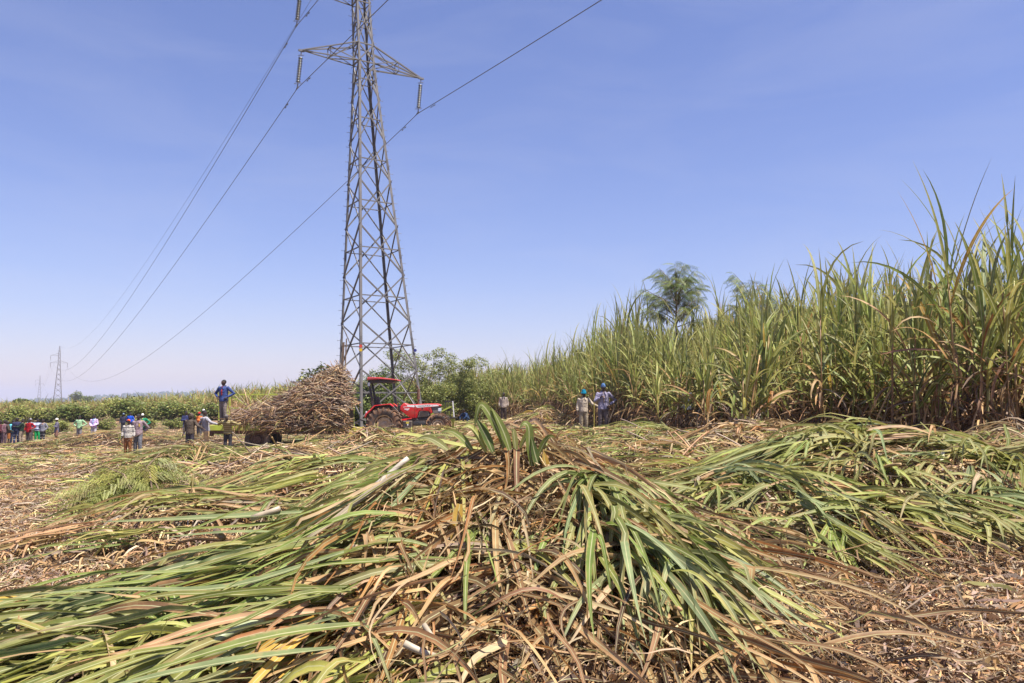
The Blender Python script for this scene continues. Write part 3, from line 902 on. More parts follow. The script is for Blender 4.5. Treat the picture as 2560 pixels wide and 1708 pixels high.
# ---------------------------------------------------------------- leucaena: twice-feathered fronds
def frond(rng, L=0.32, pairs=7, pin=0.11, leaf=0.013, droop=0.9, nl=11):
    """one twice-pinnate leaf hanging from the origin towards +x"""
    V = []; F = []
    def tri(a, b, c):
        n = len(V); V.extend([a, b, c]); F.append((n, n + 1, n + 2, n + 2))
    t = np.linspace(0.15, 1, pairs)
    for k in range(pairs):
        for s in (-1, 1):
            o = np.array([L * t[k], 0, -droop * L * 0.5 * t[k] ** 2])
            a = math.radians(62 - 25 * t[k]) * s
            d = np.array([math.cos(a) * 0.8, math.sin(a), -0.55 - 0.3 * rng.random()]); d /= np.linalg.norm(d)
            sd = np.cross(d, [0, 0, 1]); sd /= np.linalg.norm(sd)
            for j in range(nl):
                c = o + d * pin * (j + 0.6) / nl * (1 - 0.25 * abs(t[k] - 0.5))
                for q in (-1, 1):
                    e = sd * q * leaf * (1.15 - 0.5 * j / nl) + d * leaf * 0.45
                    tri(c, c + e + d * leaf * 0.32, c + e - d * leaf * 0.25)
    return np.array(V), np.array(F)
FROND = [frond(np.random.default_rng(60 + i), 0.32, 6, 0.12, 0.021, 0.7 + 0.15 * i, 8) for i in range(4)]

def fronds_mesh(name, P, az, pitch, size, col, parent):
    Vs, Fs, cs = [], [], []; n = 0
    rng = np.random.default_rng(len(P))
    for i in range(len(P)):
        V, F = FROND[i % len(FROND)]
        Mx = Matrix.Translation(Vector(P[i])) @ Matrix.Rotation(az[i], 4, 'Z') @ Matrix.Rotation(-pitch[i], 4, 'Y') @ Matrix.Rotation(rng.normal(0, 0.35), 4, 'X')
        A = np.array(Mx)
        W = (V * size[i]) @ A[:3, :3].T + A[:3, 3]
        Vs.append(W); Fs.append(F[:, :3] + n); cs.append(np.tile(col[i], (len(V), 1))); n += len(V)
    return obj_np(name, np.concatenate(Vs), np.concatenate(Fs), M['foliage'], parent, {'col': np.concatenate(cs)}, smooth=False, kind='stuff')

def leucaena(x, y, z0, height, crown_w, label, seed, pods=False, nb=16):
    rng = np.random.default_rng(seed)
    o = empty('leucaena_tree', (x, y, z0)); tag(o, label, 'tree', 'feathery trees above the standing cane')
    mb = MB()
    h0 = height * 0.55
    mb.tube([(0.25, 0, 0), (0.1, 0.05, h0 * 0.6), (0, 0, h0), (0.05, 0, height * 0.85)], [0.06, 0.05, 0.04, 0.015], 7)
    P, az, pt, sz = [], [], [], []
    pods_p = []
    for b in range(nb):
        f = b / (nb - 1)
        st = Vector((0.02, 0, h0 + (height * 0.8 - h0) * f * 0.9))
        a = b * 2.4 + rng.normal(0, 0.4)
        ln = crown_w * (0.75 - 0.35 * f) * rng.uniform(0.7, 1.1)
        rise = height * 0.05 + 0.75 * rng.random() + 0.25 * f
        tip = st + Vector((math.cos(a) * ln, math.sin(a) * ln, rise * 0.8))
        md = st.lerp(tip, 0.5) + Vector((0, 0, 0.1))
        mb.tube([st, md, tip], [0.022, 0.014, 0.006], 5)
        for k in range(20):
            t = 0.3 + 0.7 * k / 19
            q = (st.lerp(md, t * 2) if t < 0.5 else md.lerp(tip, t * 2 - 1))
            P.append(q[:]); az.append(a + (1 if k % 2 else -1) * rng.uniform(0.3, 1.2)); pt.append(rng.uniform(-0.5, 0.5)); sz.append(rng.uniform(0.85, 1.45))
        if pods and f < 0.45:
            for k in range(9):
                t = rng.uniform(0.25, 0.95)
                pods_p.append((st.lerp(tip, t))[:])
    mb.build('trunk', M['bark'], o, smooth=True)
    P = np.array(P)
    fronds_mesh('crown', P, np.array(az), np.array(pt), np.array(sz), pick(rng, len(P), {'deep': 2, 'green': 5, 'olive': 1}, 0.2), o)
    if pods_p:
        B = Batch(); n = len(pods_p) * 3
        Q = np.repeat(np.array(pods_p), 3, 0) + rng.normal(0, 0.04, (n, 3))
        C = grown(Q, rng.uniform(0, 6.28, n), np.full(n, -1.4) + rng.normal(0, 0.12, n), np.zeros(n), rng.uniform(0.12, 0.2, n), None, 2)
        B.leaves(C, np.full(n, 0.03), rng.uniform(0, 3, n), pick(rng, n, {'brown': 1, 'dark': 2}), None, 0, False, 'strip')
        B.obj('seed_pod', M['litter'], o, kind='stuff')
    return o
p = at(1690, 800, 30); leucaena(p.x, 30, float(T(p.x, 30)), (at(0, 655, 30).z - float(T(p.x, 30))) * 1.1, 1.85, 'slender leucaena with brown pods and an open crown against the sky', 1, True, 26)
p = at(1880, 800, 33); leucaena(p.x, 33, float(T(p.x, 33)), (at(0, 692, 33).z - float(T(p.x, 33))) * 1.1, 1.7, 'broad leucaena half sunk in the cane, right of the one with pods', 2, False, 18)
p = at(1980, 800, 34); leucaena(p.x, 34, float(T(p.x, 34)), (at(0, 745, 34).z - float(T(p.x, 34))) * 1.1, 1.6, 'low leucaena crown between the broad one and the lone spiky cane tops', 4, False, 12)
p = at(2118, 800, 34); leucaena(p.x, 34, float(T(p.x, 34)), (at(0, 712, 34).z - float(T(p.x, 34))) * 1.1, 1.3, 'rightmost leucaena, barely showing above the green cane', 3, False, 12)

def branch_pile(x0, y0, wx, wy, hgt, n, label, seed, heading):
    """a cut leucaena branch lying on the ground with drooping fronds"""
    rng = np.random.default_rng(seed)
    o = empty('leucaena_branch', (x0, y0, float(H(x0, y0)))); tag(o, label, 'branch', 'cut leucaena branches lying on the trash')
    zb = float(H(x0, y0))
    mb = MB(); P, az, pt, sz = [], [], [], []
    for b in range(7):
        a = heading + rng.normal(0, 0.75)
        st = Vector((rng.uniform(-0.5, 0.5) * wx, rng.uniform(-0.4, 0.4) * wy, 0.08))
        ln = rng.uniform(0.5, 0.95) * wx
        tip = st + Vector((math.cos(a) * ln, math.sin(a) * ln * 0.6, rng.uniform(0.3, 1.0) * hgt))
        md = st.lerp(tip, 0.5) + Vector((0, 0, hgt * 0.25))
        mb.tube([st, md, tip], [0.016, 0.011, 0.004], 5)
        for k in range(n // 7):
            t = rng.uniform(0.1, 1)
            q = (st.lerp(md, t * 2) if t < 0.5 else md.lerp(tip, t * 2 - 1))
            P.append(q[:]); az.append(a + rng.normal(0, 1.2)); pt.append(rng.uniform(-1.0, 0.3)); sz.append(rng.uniform(1.1, 1.8))
    mb.build('stem', M['bark'], o, smooth=True)
    P = np.array(P)
    fronds_mesh('frond', P, np.array(az), np.array(pt), np.array(sz), pick(rng, len(P), {'green': 2, 'lime': 5, 'olive': 4}, 0.2), o)
p = at(385, 1260, 11.3); branch_pile(p.x, 11.3, 1.0, 0.6, 0.75, 170, 'wilting feathery branch lying at the left, below the orange-capped worker', 21, 2.6)
p = at(470, 1230, 11.6); branch_pile(p.x, 11.6, 0.85, 0.5, 0.5, 90, 'lower feathery branch just right of the big wilting one', 22, 0.4)
p = at(1600, 1070, 25.0); branch_pile(p.x, 25.0, 0.95, 0.7, 0.75, 120, 'green feathery branch lying beside the man in the blue beanie', 23, 1.2)
# ---------------------------------------------------------------- lattice pylons and their wires
LINE = Vector((-0.524, 0.852, 0)).normalized()         # along the line, away from the camera
ARM = Vector((LINE.y, -LINE.x, 0))                      # along the cross-arms, to the right
PYL = Vector((-8.39, 43.75, 0))
NODES = [-0.9, 1.7, 4.3, 6.9, 9.6, 12.15, 14.4, 16.85, 19.0, 20.05, 22.5, 23.6]   # above the eye
BASE_REL = -2.0
TIP_A = 3.56
def half_w(z):
    return np.interp(z, [-2.2, 2.8, 18.8, 23.6, 27.3], [1.90, 1.56, 0.48, 0.39, 0.03])
LEAN = 0.0577          # the near pylon stands a little out of plumb, its head to the left
LEAN_DIR = Vector((0.986, 0.169, 0))
def lean(z): return LEAN_DIR * ((19.0 - z) * LEAN)
def corner(i, z):
    """leg i: 0 near, 1 right, 2 far, 3 left"""
    su, sv = ((-1, -1), (1, -1), (1, 1), (-1, 1))[i]
    w = float(half_w(z))
    return ARM * (su * w) + LINE * (sv * w) + Vector((0, 0, z)) + lean(z)

def pylon_members():
    """(kind, a, b, width, n1, n2) for every steel member, about the pylon's axis"""
    out = []
    for i in range(4):
        su, sv = ((-1, -1), (1, -1), (1, 1), (-1, 1))[i]
        zs = [BASE_REL, 2.8, 18.8, 23.6, 27.2]
        for a, b in zip(zs[:-1], zs[1:]):
            out.append(('leg', corner(i, a), corner(i, b), 0.135 if b <= 19 else 0.11, ARM * -su, LINE * -sv))
    faces = [(0, 1), (1, 2), (2, 3), (3, 0)]
    for fi, (p, q) in enumerate(faces):
        nrm = {0: -LINE, 1: ARM, 2: LINE, 3: -ARM}[fi]
        for k in range(len(NODES) - 1):
            z0, z1 = NODES[k], NODES[k + 1]
            w = 0.075 if z1 < 14 else 0.065
            s = 0.02
            along = (corner(q, z0) - corner(p, z0)).normalized()
            out.append(('diagonal_brace', corner(p, z0) + nrm * s, corner(q, z1) + nrm * s, w, Vector((0, 0, 1)), -nrm))
            out.append(('diagonal_brace', corner(q, z0) - nrm * s, corner(p, z1) - nrm * s, w, Vector((0, 0, 1)), -nrm))
            if z1 - z0 > 2:
                m = (z0 * 0.47 + z1 * 0.53)
                out.append(('horizontal_brace', corner(p, m) - nrm * 0.05, corner(q, m) - nrm * 0.05, 0.055, Vector((0, 0, 1)), -nrm))
        # feet: inverted V down to the ground, a low tie between the legs
        out.append(('diagonal_brace', corner(p, NODES[0]) + nrm * 0.03, corner(q, BASE_REL) + nrm * 0.03, 0.07, Vector((0, 0, 1)), -nrm))
        out.append(('diagonal_brace', corner(q, NODES[0]) - nrm * 0.03, corner(p, BASE_REL) - nrm * 0.03, 0.07, Vector((0, 0, 1)), -nrm))
        for z in (19.0, 20.05, 22.5, 23.6):
            out.append(('horizontal_brace', corner(p, z), corner(q, z), 0.06, Vector((0, 0, 1)), -nrm))
        for z0, z1 in ((23.6, 25.4),):
            out.append(('diagonal_brace', corner(p, z0) + nrm * 0.02, corner(q, z1) + nrm * 0.02, 0.05, Vector((0, 0, 1)), -nrm))
            out.append(('diagonal_brace', corner(q, z0) - nrm * 0.02, corner(p, z1) - nrm * 0.02, 0.05, Vector((0, 0, 1)), -nrm))
    for z in (-0.9 + 0.47 * 0 + 0.0,):
        pass
    return out

def arm_members(side, zb, zt, reach):
    tip = ARM * (side * reach) + Vector((0, 0, zb)) + lean(zb)
    p, q = (1, 2) if side > 0 else (0, 3)
    out = []
    ch = {}
    for nm, i, z in (('b', p, zb), ('b2', q, zb), ('t', p, zt), ('t2', q, zt)):
        a = corner(i, z); ch[nm] = a
        out.append(('arm_chord', a, tip + (a - tip).normalized() * 0.05, 0.075 if nm[0] == 't' else 0.07, Vector((0, 0, 1)), Vector((0, 0, 1)).cross(tip - a)))
    f = 0.5
    L = lambda n, t: ch[n].lerp(tip, t)
    for a, b, ta, tb in (('b', 't', f, f), ('b2', 't2', f, f), ('b', 'b2', f, f), ('t', 't2', f, f), ('b', 't', 0, f), ('b2', 't2', 0, f), ('b', 'b2', 0, f), ('b2', 't', f, 0), ('b', 't2', f, 0)):
        out.append(('arm_strut', L(a, ta), L(b, tb), 0.045, Vector((0, 0, 1)), ARM))
    return out, tip

UP_B, UP_T, LO_B, LO_T = 22.5, 23.6, 19.0, 20.05

def build_pylon():
    gz = EYE
    o = empty('power_pylon', (PYL.x, PYL.y, gz))
    tag(o, 'tall grey lattice pylon standing just behind the red tractor', 'pylon')
    def mem(ms, parent):
        # continuous members of a leg share one part
        legs = {}
        for kind, a, b, w, n1, n2 in ms:
            if kind == 'leg':
                legs.setdefault((round(n1.dot(ARM)), round(n2.dot(LINE))), []).append((a, b, w, n1, n2)); continue
            mb = MB(); mb.angle(a, b, w, 0.011, n1, n2); mb.build(kind, M['steel'], parent)
        made = {}
        for k, segs in legs.items():
            mb = MB()
            for a, b, w, n1, n2 in segs:
                mb.angle(a, b, w, 0.014, n1, n2)
            for z in (3.2, 8.2, 13.2, 18.2):                       # splice plates with bolts
                i = {(1, 1): 0, (-1, 1): 1, (-1, -1): 2, (1, -1): 3}[k]
                c = corner(i, z); d = (corner(i, z + 1) - c).normalized()
                mb.bar(c - d * 0.3 - segs[0][3] * 0.012 + segs[0][3] * 0.06, c + d * 0.3 - segs[0][3] * 0.012 + segs[0][3] * 0.06, 0.1, 0.022, up=segs[0][4])
                mb.bar(c - d * 0.3 - segs[0][4] * 0.012 + segs[0][4] * 0.06, c + d * 0.3 - segs[0][4] * 0.012 + segs[0][4] * 0.06, 0.1, 0.022, up=segs[0][3])
                for q in range(6):
                    for f in (0.035, 0.09):
                        mb.box(c + d * (-0.25 + 0.1 * q) + segs[0][3] * f - segs[0][4] * 0.024, (0.022, 0.022, 0.022))
            made[k] = mb.build('leg', M['steel'], parent)
        return made
    legs = mem(pylon_members(), o)
    am, tl = arm_members(-1, LO_B, LO_T, TIP_A); a2, tr = arm_members(1, LO_B, LO_T, TIP_A); a3, tu = arm_members(-1, UP_B, UP_T, TIP_A - 0.1)
    for ms, tip in ((am, tl), (a2, tr), (a3, tu)):
        c = bpy.data.objects.new('cross_arm', None); link(c, o)
        mem(ms, c)
        mb = MB(); mb.box(tip, (0.32, 0.1, 0.1), Matrix.Rotation(math.atan2(ARM.y, ARM.x), 3, 'Z')); mb.build('tip_plate', M['steel'], c)
    # step bolts on the left and right legs, number plates on the near and right legs
    bolt = None
    for k, i in (((-1, 1), 1), ((1, -1), 3)):
        for j in range(58):
            z = -1.2 + 0.42 * j
            c = corner(i, z)
            d = (ARM if i == 1 else -ARM) if j % 2 else (-LINE if i == 1 else LINE)
            if bolt is None:
                mb = MB(); mb.tube([(0, 0, 0), (0.17, 0, 0)], 0.011, 6); mb.tube([(0.17, 0, 0), (0.185, 0, 0)], 0.02, 6)
                b = mb.build('step_bolt', M['steel'], legs[k]); bolt = b.data
            else:
                b = link(bpy.data.objects.new('step_bolt', bolt), legs[k])
            b.location = c; b.rotation_euler = (0, 0, math.atan2(d.y, d.x))
    near = legs[(1, 1)]
    for i, lk, z, col, nm in ((0, (1, 1), 2.92, (0.55, 0.06, 0.03), 'red'), (0, (1, 1), 2.72, (0.65, 0.42, 0.02), 'yellow'), (1, (-1, 1), 2.8, (0.03, 0.035, 0.2), 'blue')):
        mb = MB(); mb.tube([(0, 0, 0), (0, -0.012, 0)], 0.085, 14)
        d = mb.build('marker_disc', mat_plain(nm + '_enamel', col, 0.4, var=0.15), legs[lk])
        d['label'] = nm + ' round marker disc on the pylon leg'
        d.location = corner(i, z) + Vector((0.045, -0.08 if i == 0 else -0.06, 0)); d.rotation_euler = (0, 0, math.atan2(-PYL.x, PYL.y) * 0.8)
    return [PYL + Vector((t.x, t.y, t.z + EYE)) for t in (tl, tr, tu)]
TIPS = build_pylon()
TOP = PYL + lean(27.3) + Vector((0, 0, 27.3 + EYE))
LEAN = 0.0

def far_pylon(pos, thick, label):
    """the same pylon a long way off: one mesh of slightly stouter bars"""
    mb = MB()
    ms = pylon_members()
    for s, zb, zt, rc in ((-1, LO_B, LO_T, TIP_A), (1, LO_B, LO_T, TIP_A), (-1, UP_B, UP_T, TIP_A + 0.1)):
        m2, tip = arm_members(s, zb, zt, rc); ms += m2
        mb.tube([tip, tip - Vector((0, 0, 2.1))], thick * 0.55, 5)
    for kind, a, b, w, n1, n2 in ms:
        if kind == 'arm_strut': continue
        mb.bar(a, b, w * thick / 0.135 if kind == 'leg' else w * thick / 0.15)
    # legs run on down to lower ground
    for i in range(4):
        mb.bar(corner(i, BASE_REL), corner(i, BASE_REL) + Vector((0, 0, -4.2)) + (corner(i, BASE_REL) - corner(i, BASE_REL + 4)) , thick)
    o = mb.build('power_pylon', M['steel_far'], fix=False)
    o.location = pos
    tag(o, label, 'pylon')
    return o
P2 = Vector((-220.8, 388.0, EYE)); P3 = Vector((-459.0, 775.0, EYE - 1.5))
far_pylon(P2, 0.19, 'smaller distant pylon at the left, beyond the light green cane field')
far_pylon(P3, 0.2, 'faint most distant pylon, left of and behind the other distant one')

# ---- insulator strings
def disc_mesh():
    mb = MB(); mb.lathe([(0.001, 0.055), (0.035, 0.055), (0.045, 0.02), (0.12, -0.012), (0.128, -0.03), (0.118, -0.036), (0.09, -0.022), (0.05, -0.03), (0.02, -0.075), (0.001, -0.075)], n=16)
    o = mb.build('disc', M['porcelain'], smooth=True); me = o.data; bpy.data.objects.remove(o); return me
DISC = disc_mesh()

def ring(mb, c, r, rad, n=18, tilt=0.35):
    pts = [Vector(c) + Vector((r * math.cos(t), r * math.sin(t) * 0.9, r * tilt * math.sin(t + 0.6))) for t in np.linspace(0, 2 * math.pi * 0.93, n)]
    mb.tube(pts, rad, 6)

def insulator(tip, label):
    o = empty('insulator_string', tip); SW = 0.085          # the strings are pulled a little to the left by the line angle
    o.rotation_euler = (Matrix.Rotation(SW, 3, LINE) if (Matrix.Rotation(SW, 3, LINE) @ Vector((0, 0, -1))).x < 0 else Matrix.Rotation(-SW, 3, LINE)).to_euler()
    tag(o, label, 'insulator', 'insulator strings of the near pylon')
    mb = MB(); mb.tube([(0, 0, 0.02), (0, 0, -0.3)], 0.018, 6); mb.box((0, 0, -0.1), (0.06, 0.04, 0.1)); mb.box((0, 0, -0.22), (0.04, 0.06, 0.08)); mb.build('shackle', M['steel'], o)
    mb = MB(); ring(mb, (0, 0, -0.27), 0.16, 0.012); mb.build('arcing_ring', M['steel'], o)
    for k in range(10):
        d = link(bpy.data.objects.new('disc', DISC), o); d.location = (0, 0, -0.42 - 0.146 * k)
    mb = MB(); mb.tube([(0, 0, -0.35), (0, 0, -1.78)], 0.022, 6); mb.build('pin', M['porcelain'], o)
    mb = MB(); ring(mb, (0, 0, -1.86), 0.19, 0.012); mb.build('arcing_ring', M['steel'], o)
    mb = MB(); mb.tube([(0, 0, -1.78), (0, 0, -2.05)], 0.018, 6); mb.box((0, 0, -1.95), (0.05, 0.05, 0.1))
    mb.bar(Vector((0, 0, -2.13)) - LINE * 0.16, Vector((0, 0, -2.13)) + LINE * 0.16, 0.05, 0.085); mb.bar((0, 0, -2.0), (0, 0, -2.14), 0.035, 0.06)
    mb.build('clamp', M['steel'], o)
    return Vector(tip) - ARM * 2.15 * math.sin(SW) - Vector((0, 0, 2.15 * math.cos(SW)))
CL = insulator(TIPS[0], 'dark insulator string hanging from the left end of the cross-arm')
CR = insulator(TIPS[1], 'dark insulator string hanging from the right end of the cross-arm')
CU = insulator(TIPS[2], 'upper insulator string cut off by the top edge of the picture')

# ---- conductors: catenaries from the near pylon to the next ones and back over the camera
def span(a, b, sag, n):
    t = np.linspace(0, 1, n + 1)
    P = np.array(a)[None] * (1 - t[:, None]) + np.array(b)[None] * t[:, None]
    P[:, 2] -= 4 * sag * t * (1 - t)
    return [Vector(p) for p in P]

def conductor(c1, off_a, off_z, rad, label, damp=True, sag=10.8, sag0=5.9, dz0=8.0):
    b1 = P2 + ARM * off_a + Vector((0, 0, off_z))
    b2 = P3 + ARM * off_a + Vector((0, 0, off_z))
    b0 = Vector(c1) - LINE * 300 + Vector((0, 0, dz0))
    o = empty('power_line', c1); tag(o, label, 'power line', 'wires of the power line')
    pts = span(b0, c1, sag0, 60)[:-1] + span(c1, b1, sag, 70)[:-1] + span(b1, b2, 10.5, 40)
    mb = MB(); mb.tube([p - Vector(c1) for p in pts], rad, 6, False)
    mb.build('cable', M['wire'], o, smooth=True)
    if damp:
        for pts_, i in ((span(c1, b1, sag, 406), 2), (span(b0, c1, sag0, 300), 298)):
            p = pts_[i] - Vector(c1); d = (pts_[i + 1] - pts_[i]).normalized()
            mb = MB(); q = p + Vector((0, 0, -0.11))
            mb.tube([p, q], 0.014, 5); mb.tube([q - d * 0.2, q + d * 0.2], 0.008, 5)
            mb.tube([q - d * 0.26, q - d * 0.15], 0.035, 7); mb.tube([q + d * 0.15, q + d * 0.26], 0.035, 7)
            mb.build('vibration_damper', M['wire'], o)
conductor(CL, -TIP_A, LO_B - 2.15, 0.019, 'wire from the left end of the lower cross-arm')
conductor(CR, TIP_A, LO_B - 2.15, 0.019, 'wire from the right end of the cross-arm, rising to the top edge')
conductor(CU, -TIP_A, UP_B - 2.15, 0.019, 'uppermost of the three thick wires, running at the far left')
EW = TOP
conductor(EW, 0, 27.3, 0.012, 'thinner earth wire running close beside the upper left wire', False, 9.0, 5.0)
# ---------------------------------------------------------------- tractor
M['red'] = mat_plain('red_tractor_paint', (0.62, 0.012, 0.02), 0.32, var=0.08, dirt=(0.36, 0.13, 0.08), dirt_amt=0.5, dirt_scale=5)
M['canopy'] = mat_plain('faded_red_canopy', (0.50, 0.045, 0.05), 0.5, var=0.12, dirt=(0.38, 0.12, 0.1), dirt_amt=0.4)
M['white'] = mat_plain('white_decal', (0.78, 0.76, 0.76), 0.35, var=0.06)
M['ink'] = mat_plain('black_lettering', (0.02, 0.02, 0.025), 0.4, var=0.05)
M['rubber'] = mat_plain('dusty_tyre_rubber', (0.055, 0.045, 0.04), 0.85, var=0.3, dirt=(0.27, 0.13, 0.06), dirt_amt=0.9, dirt_scale=3.5, bump=0.2)
M['lug'] = mat_plain('mud_caked_lugs', (0.10, 0.06, 0.04), 0.9, var=0.4, dirt=(0.30, 0.15, 0.07), dirt_amt=0.85, dirt_scale=5)
M['rim'] = mat_plain('dusty_cream_rim', (0.52, 0.40, 0.27), 0.6, var=0.25, dirt=(0.33, 0.19, 0.1), dirt_amt=0.8, dirt_scale=6)
M['grey'] = mat_plain('dusty_grey_plastic', (0.15, 0.135, 0.125), 0.6, var=0.2, dirt=(0.26, 0.18, 0.12), dirt_amt=0.5)
M['castiron'] = mat_plain('oily_cast_iron', (0.06, 0.05, 0.045), 0.55, 0.2, var=0.4, dirt=(0.2, 0.12, 0.07), dirt_amt=0.6)
M['rust'] = mat_plain('rusty_steel', (0.15, 0.085, 0.055), 0.85, var=0.45, scale=14, dirt=(0.10, 0.05, 0.035), dirt_amt=0.5)
M['lamp'] = mat_plain('headlamp_glass', (0.62, 0.66, 0.72), 0.12, var=0.08, spec=0.8)
M['amber'] = mat_plain('amber_lens', (0.75, 0.2, 0.02), 0.25, var=0.1)
M['lime'] = mat_plain('yellow_green_paint', (0.44, 0.52, 0.06), 0.5, var=0.15, dirt=(0.3, 0.22, 0.1), dirt_amt=0.5, dirt_scale=4)
M['yellow'] = mat_plain('yellow_paint', (0.66, 0.56, 0.05), 0.5, var=0.12, dirt=(0.3, 0.2, 0.1), dirt_amt=0.5, dirt_scale=5)

def wheel(parent, c, R_, width, rim_r, n_lug, side=-1, dish=0.0):
    """agricultural wheel about the y axis; side -1 faces the camera"""
    w = bpy.data.objects.new('wheel', None); link(w, parent); w.location = c
    hw = width / 2
    ri = R_ * 0.965
    prof = [(rim_r, -hw * 0.72), (rim_r + 0.02, -hw * 0.9), (rim_r + (ri - rim_r) * 0.45, -hw * 1.04), (rim_r + (ri - rim_r) * 0.8, -hw * 0.98), (ri - 0.03, -hw * 0.86), (ri - 0.012, -hw * 0.5), (ri, 0),
            (ri - 0.012, hw * 0.5), (ri - 0.03, hw * 0.86), (rim_r + (ri - rim_r) * 0.8, hw * 0.98), (rim_r + (ri - rim_r) * 0.45, hw * 1.04), (rim_r + 0.02, hw * 0.9), (rim_r, hw * 0.72)]
    mb = MB(); mb.lathe(prof, axis='y', n=40); mb.build('tyre', M['rubber'], w, smooth=True)
    tyre = w.children[-1] if w.children else None
    # chevron lugs
    mb = MB()
    for k in range(n_lug):
        for s in (-1, 1):
            th0 = 2 * math.pi * (k + (0.5 if s > 0 else 0)) / n_lug
            pts = []
            for j in range(5):
                f = j / 4
                th = th0 + f * 2 * math.pi / n_lug * 1.15
                y = s * (hw * (0.04 + 0.96 * f)) ; rr = R_ - 0.012 - 0.05 * f ** 3 * (R_ / 0.78)
                pts.append(Vector((rr * math.cos(th), y, rr * math.sin(th))))
            for a, b in zip(pts[:-1], pts[1:]):
                up = ((a + b) / 2); up.y = 0
                mb.bar(a, b, 0.046 * R_ / 0.78, 0.07 * R_ / 0.78, up=up)
            # the lug wraps over the shoulder
            a = pts[-1]; up = Vector((a.x, 0, a.z)).normalized()
            mb.bar(a, a - up * 0.11 * R_ / 0.78 + Vector((0, s * 0.012, 0)), 0.04 * R_ / 0.78, 0.04, up=(0, 1, 0))
    mb.build('tread_lug', M['lug'], w)
    rm = MB()
    y = side * hw
    rm.lathe([(rim_r + 0.012, y * 0.86), (rim_r + 0.014, y * 0.72), (rim_r - 0.035, y * 0.66), (rim_r - 0.05, y * 0.3), (rim_r - 0.05, -y * 0.6), (rim_r + 0.01, -y * 0.8)], axis='y', n=36)
    rm.build('rim', M['rim'], w, smooth=True)
    ds = MB()
    d0 = y * (0.18 + dish)
    ds.lathe([(rim_r * 0.80, d0 * 0.4), (rim_r * 0.74, d0 * 1.5), (rim_r * 0.6, d0 * 1.75), (rim_r * 0.52, d0 * 1.0), (rim_r * 0.3, d0 * 0.8), (rim_r * 0.28, d0 * 1.7), (rim_r * 0.16, d0 * 2.1), (0.001, d0 * 2.2)], axis='y', n=30)
    for k in range(8):
        th = k * math.pi / 4
        ds.tube([(rim_r * 0.42 * math.cos(th), d0 * 0.7, rim_r * 0.42 * math.sin(th)), (rim_r * 0.42 * math.cos(th), d0 * 1.35, rim_r * 0.42 * math.sin(th))], 0.018, 6)
        ds.bar((rim_r * 0.76 * math.cos(th + 0.2), d0 * 0.8, rim_r * 0.76 * math.sin(th + 0.2)), ((rim_r - 0.045) * math.cos(th + 0.2), d0 * 0.9, (rim_r - 0.045) * math.sin(th + 0.2)), 0.09, 0.02, up=(0, 1, 0))
    ds.build('hub', M['rim'], w, smooth=True)
    return w

def text_mesh(txt, size, name, mat, parent, loc, rot, shear=0.0, extrude=0.0):
    cu = bpy.data.curves.new(name, 'FONT'); cu.body = txt; cu.size = size; cu.extrude = extrude; cu.shear = shear; cu.resolution_u = 3
    o = bpy.data.objects.new(name, cu); COL.objects.link(o)
    dg = bpy.context.evaluated_depsgraph_get()
    me = bpy.data.meshes.new_from_object(o.evaluated_get(dg))
    bpy.data.objects.remove(o); bpy.data.curves.remove(cu)
    me.materials.clear(); me.materials.append(mat); me.name = name
    q = link(bpy.data.objects.new(name, me), parent)
    q.location = loc; q.rotation_euler = rot
    return q

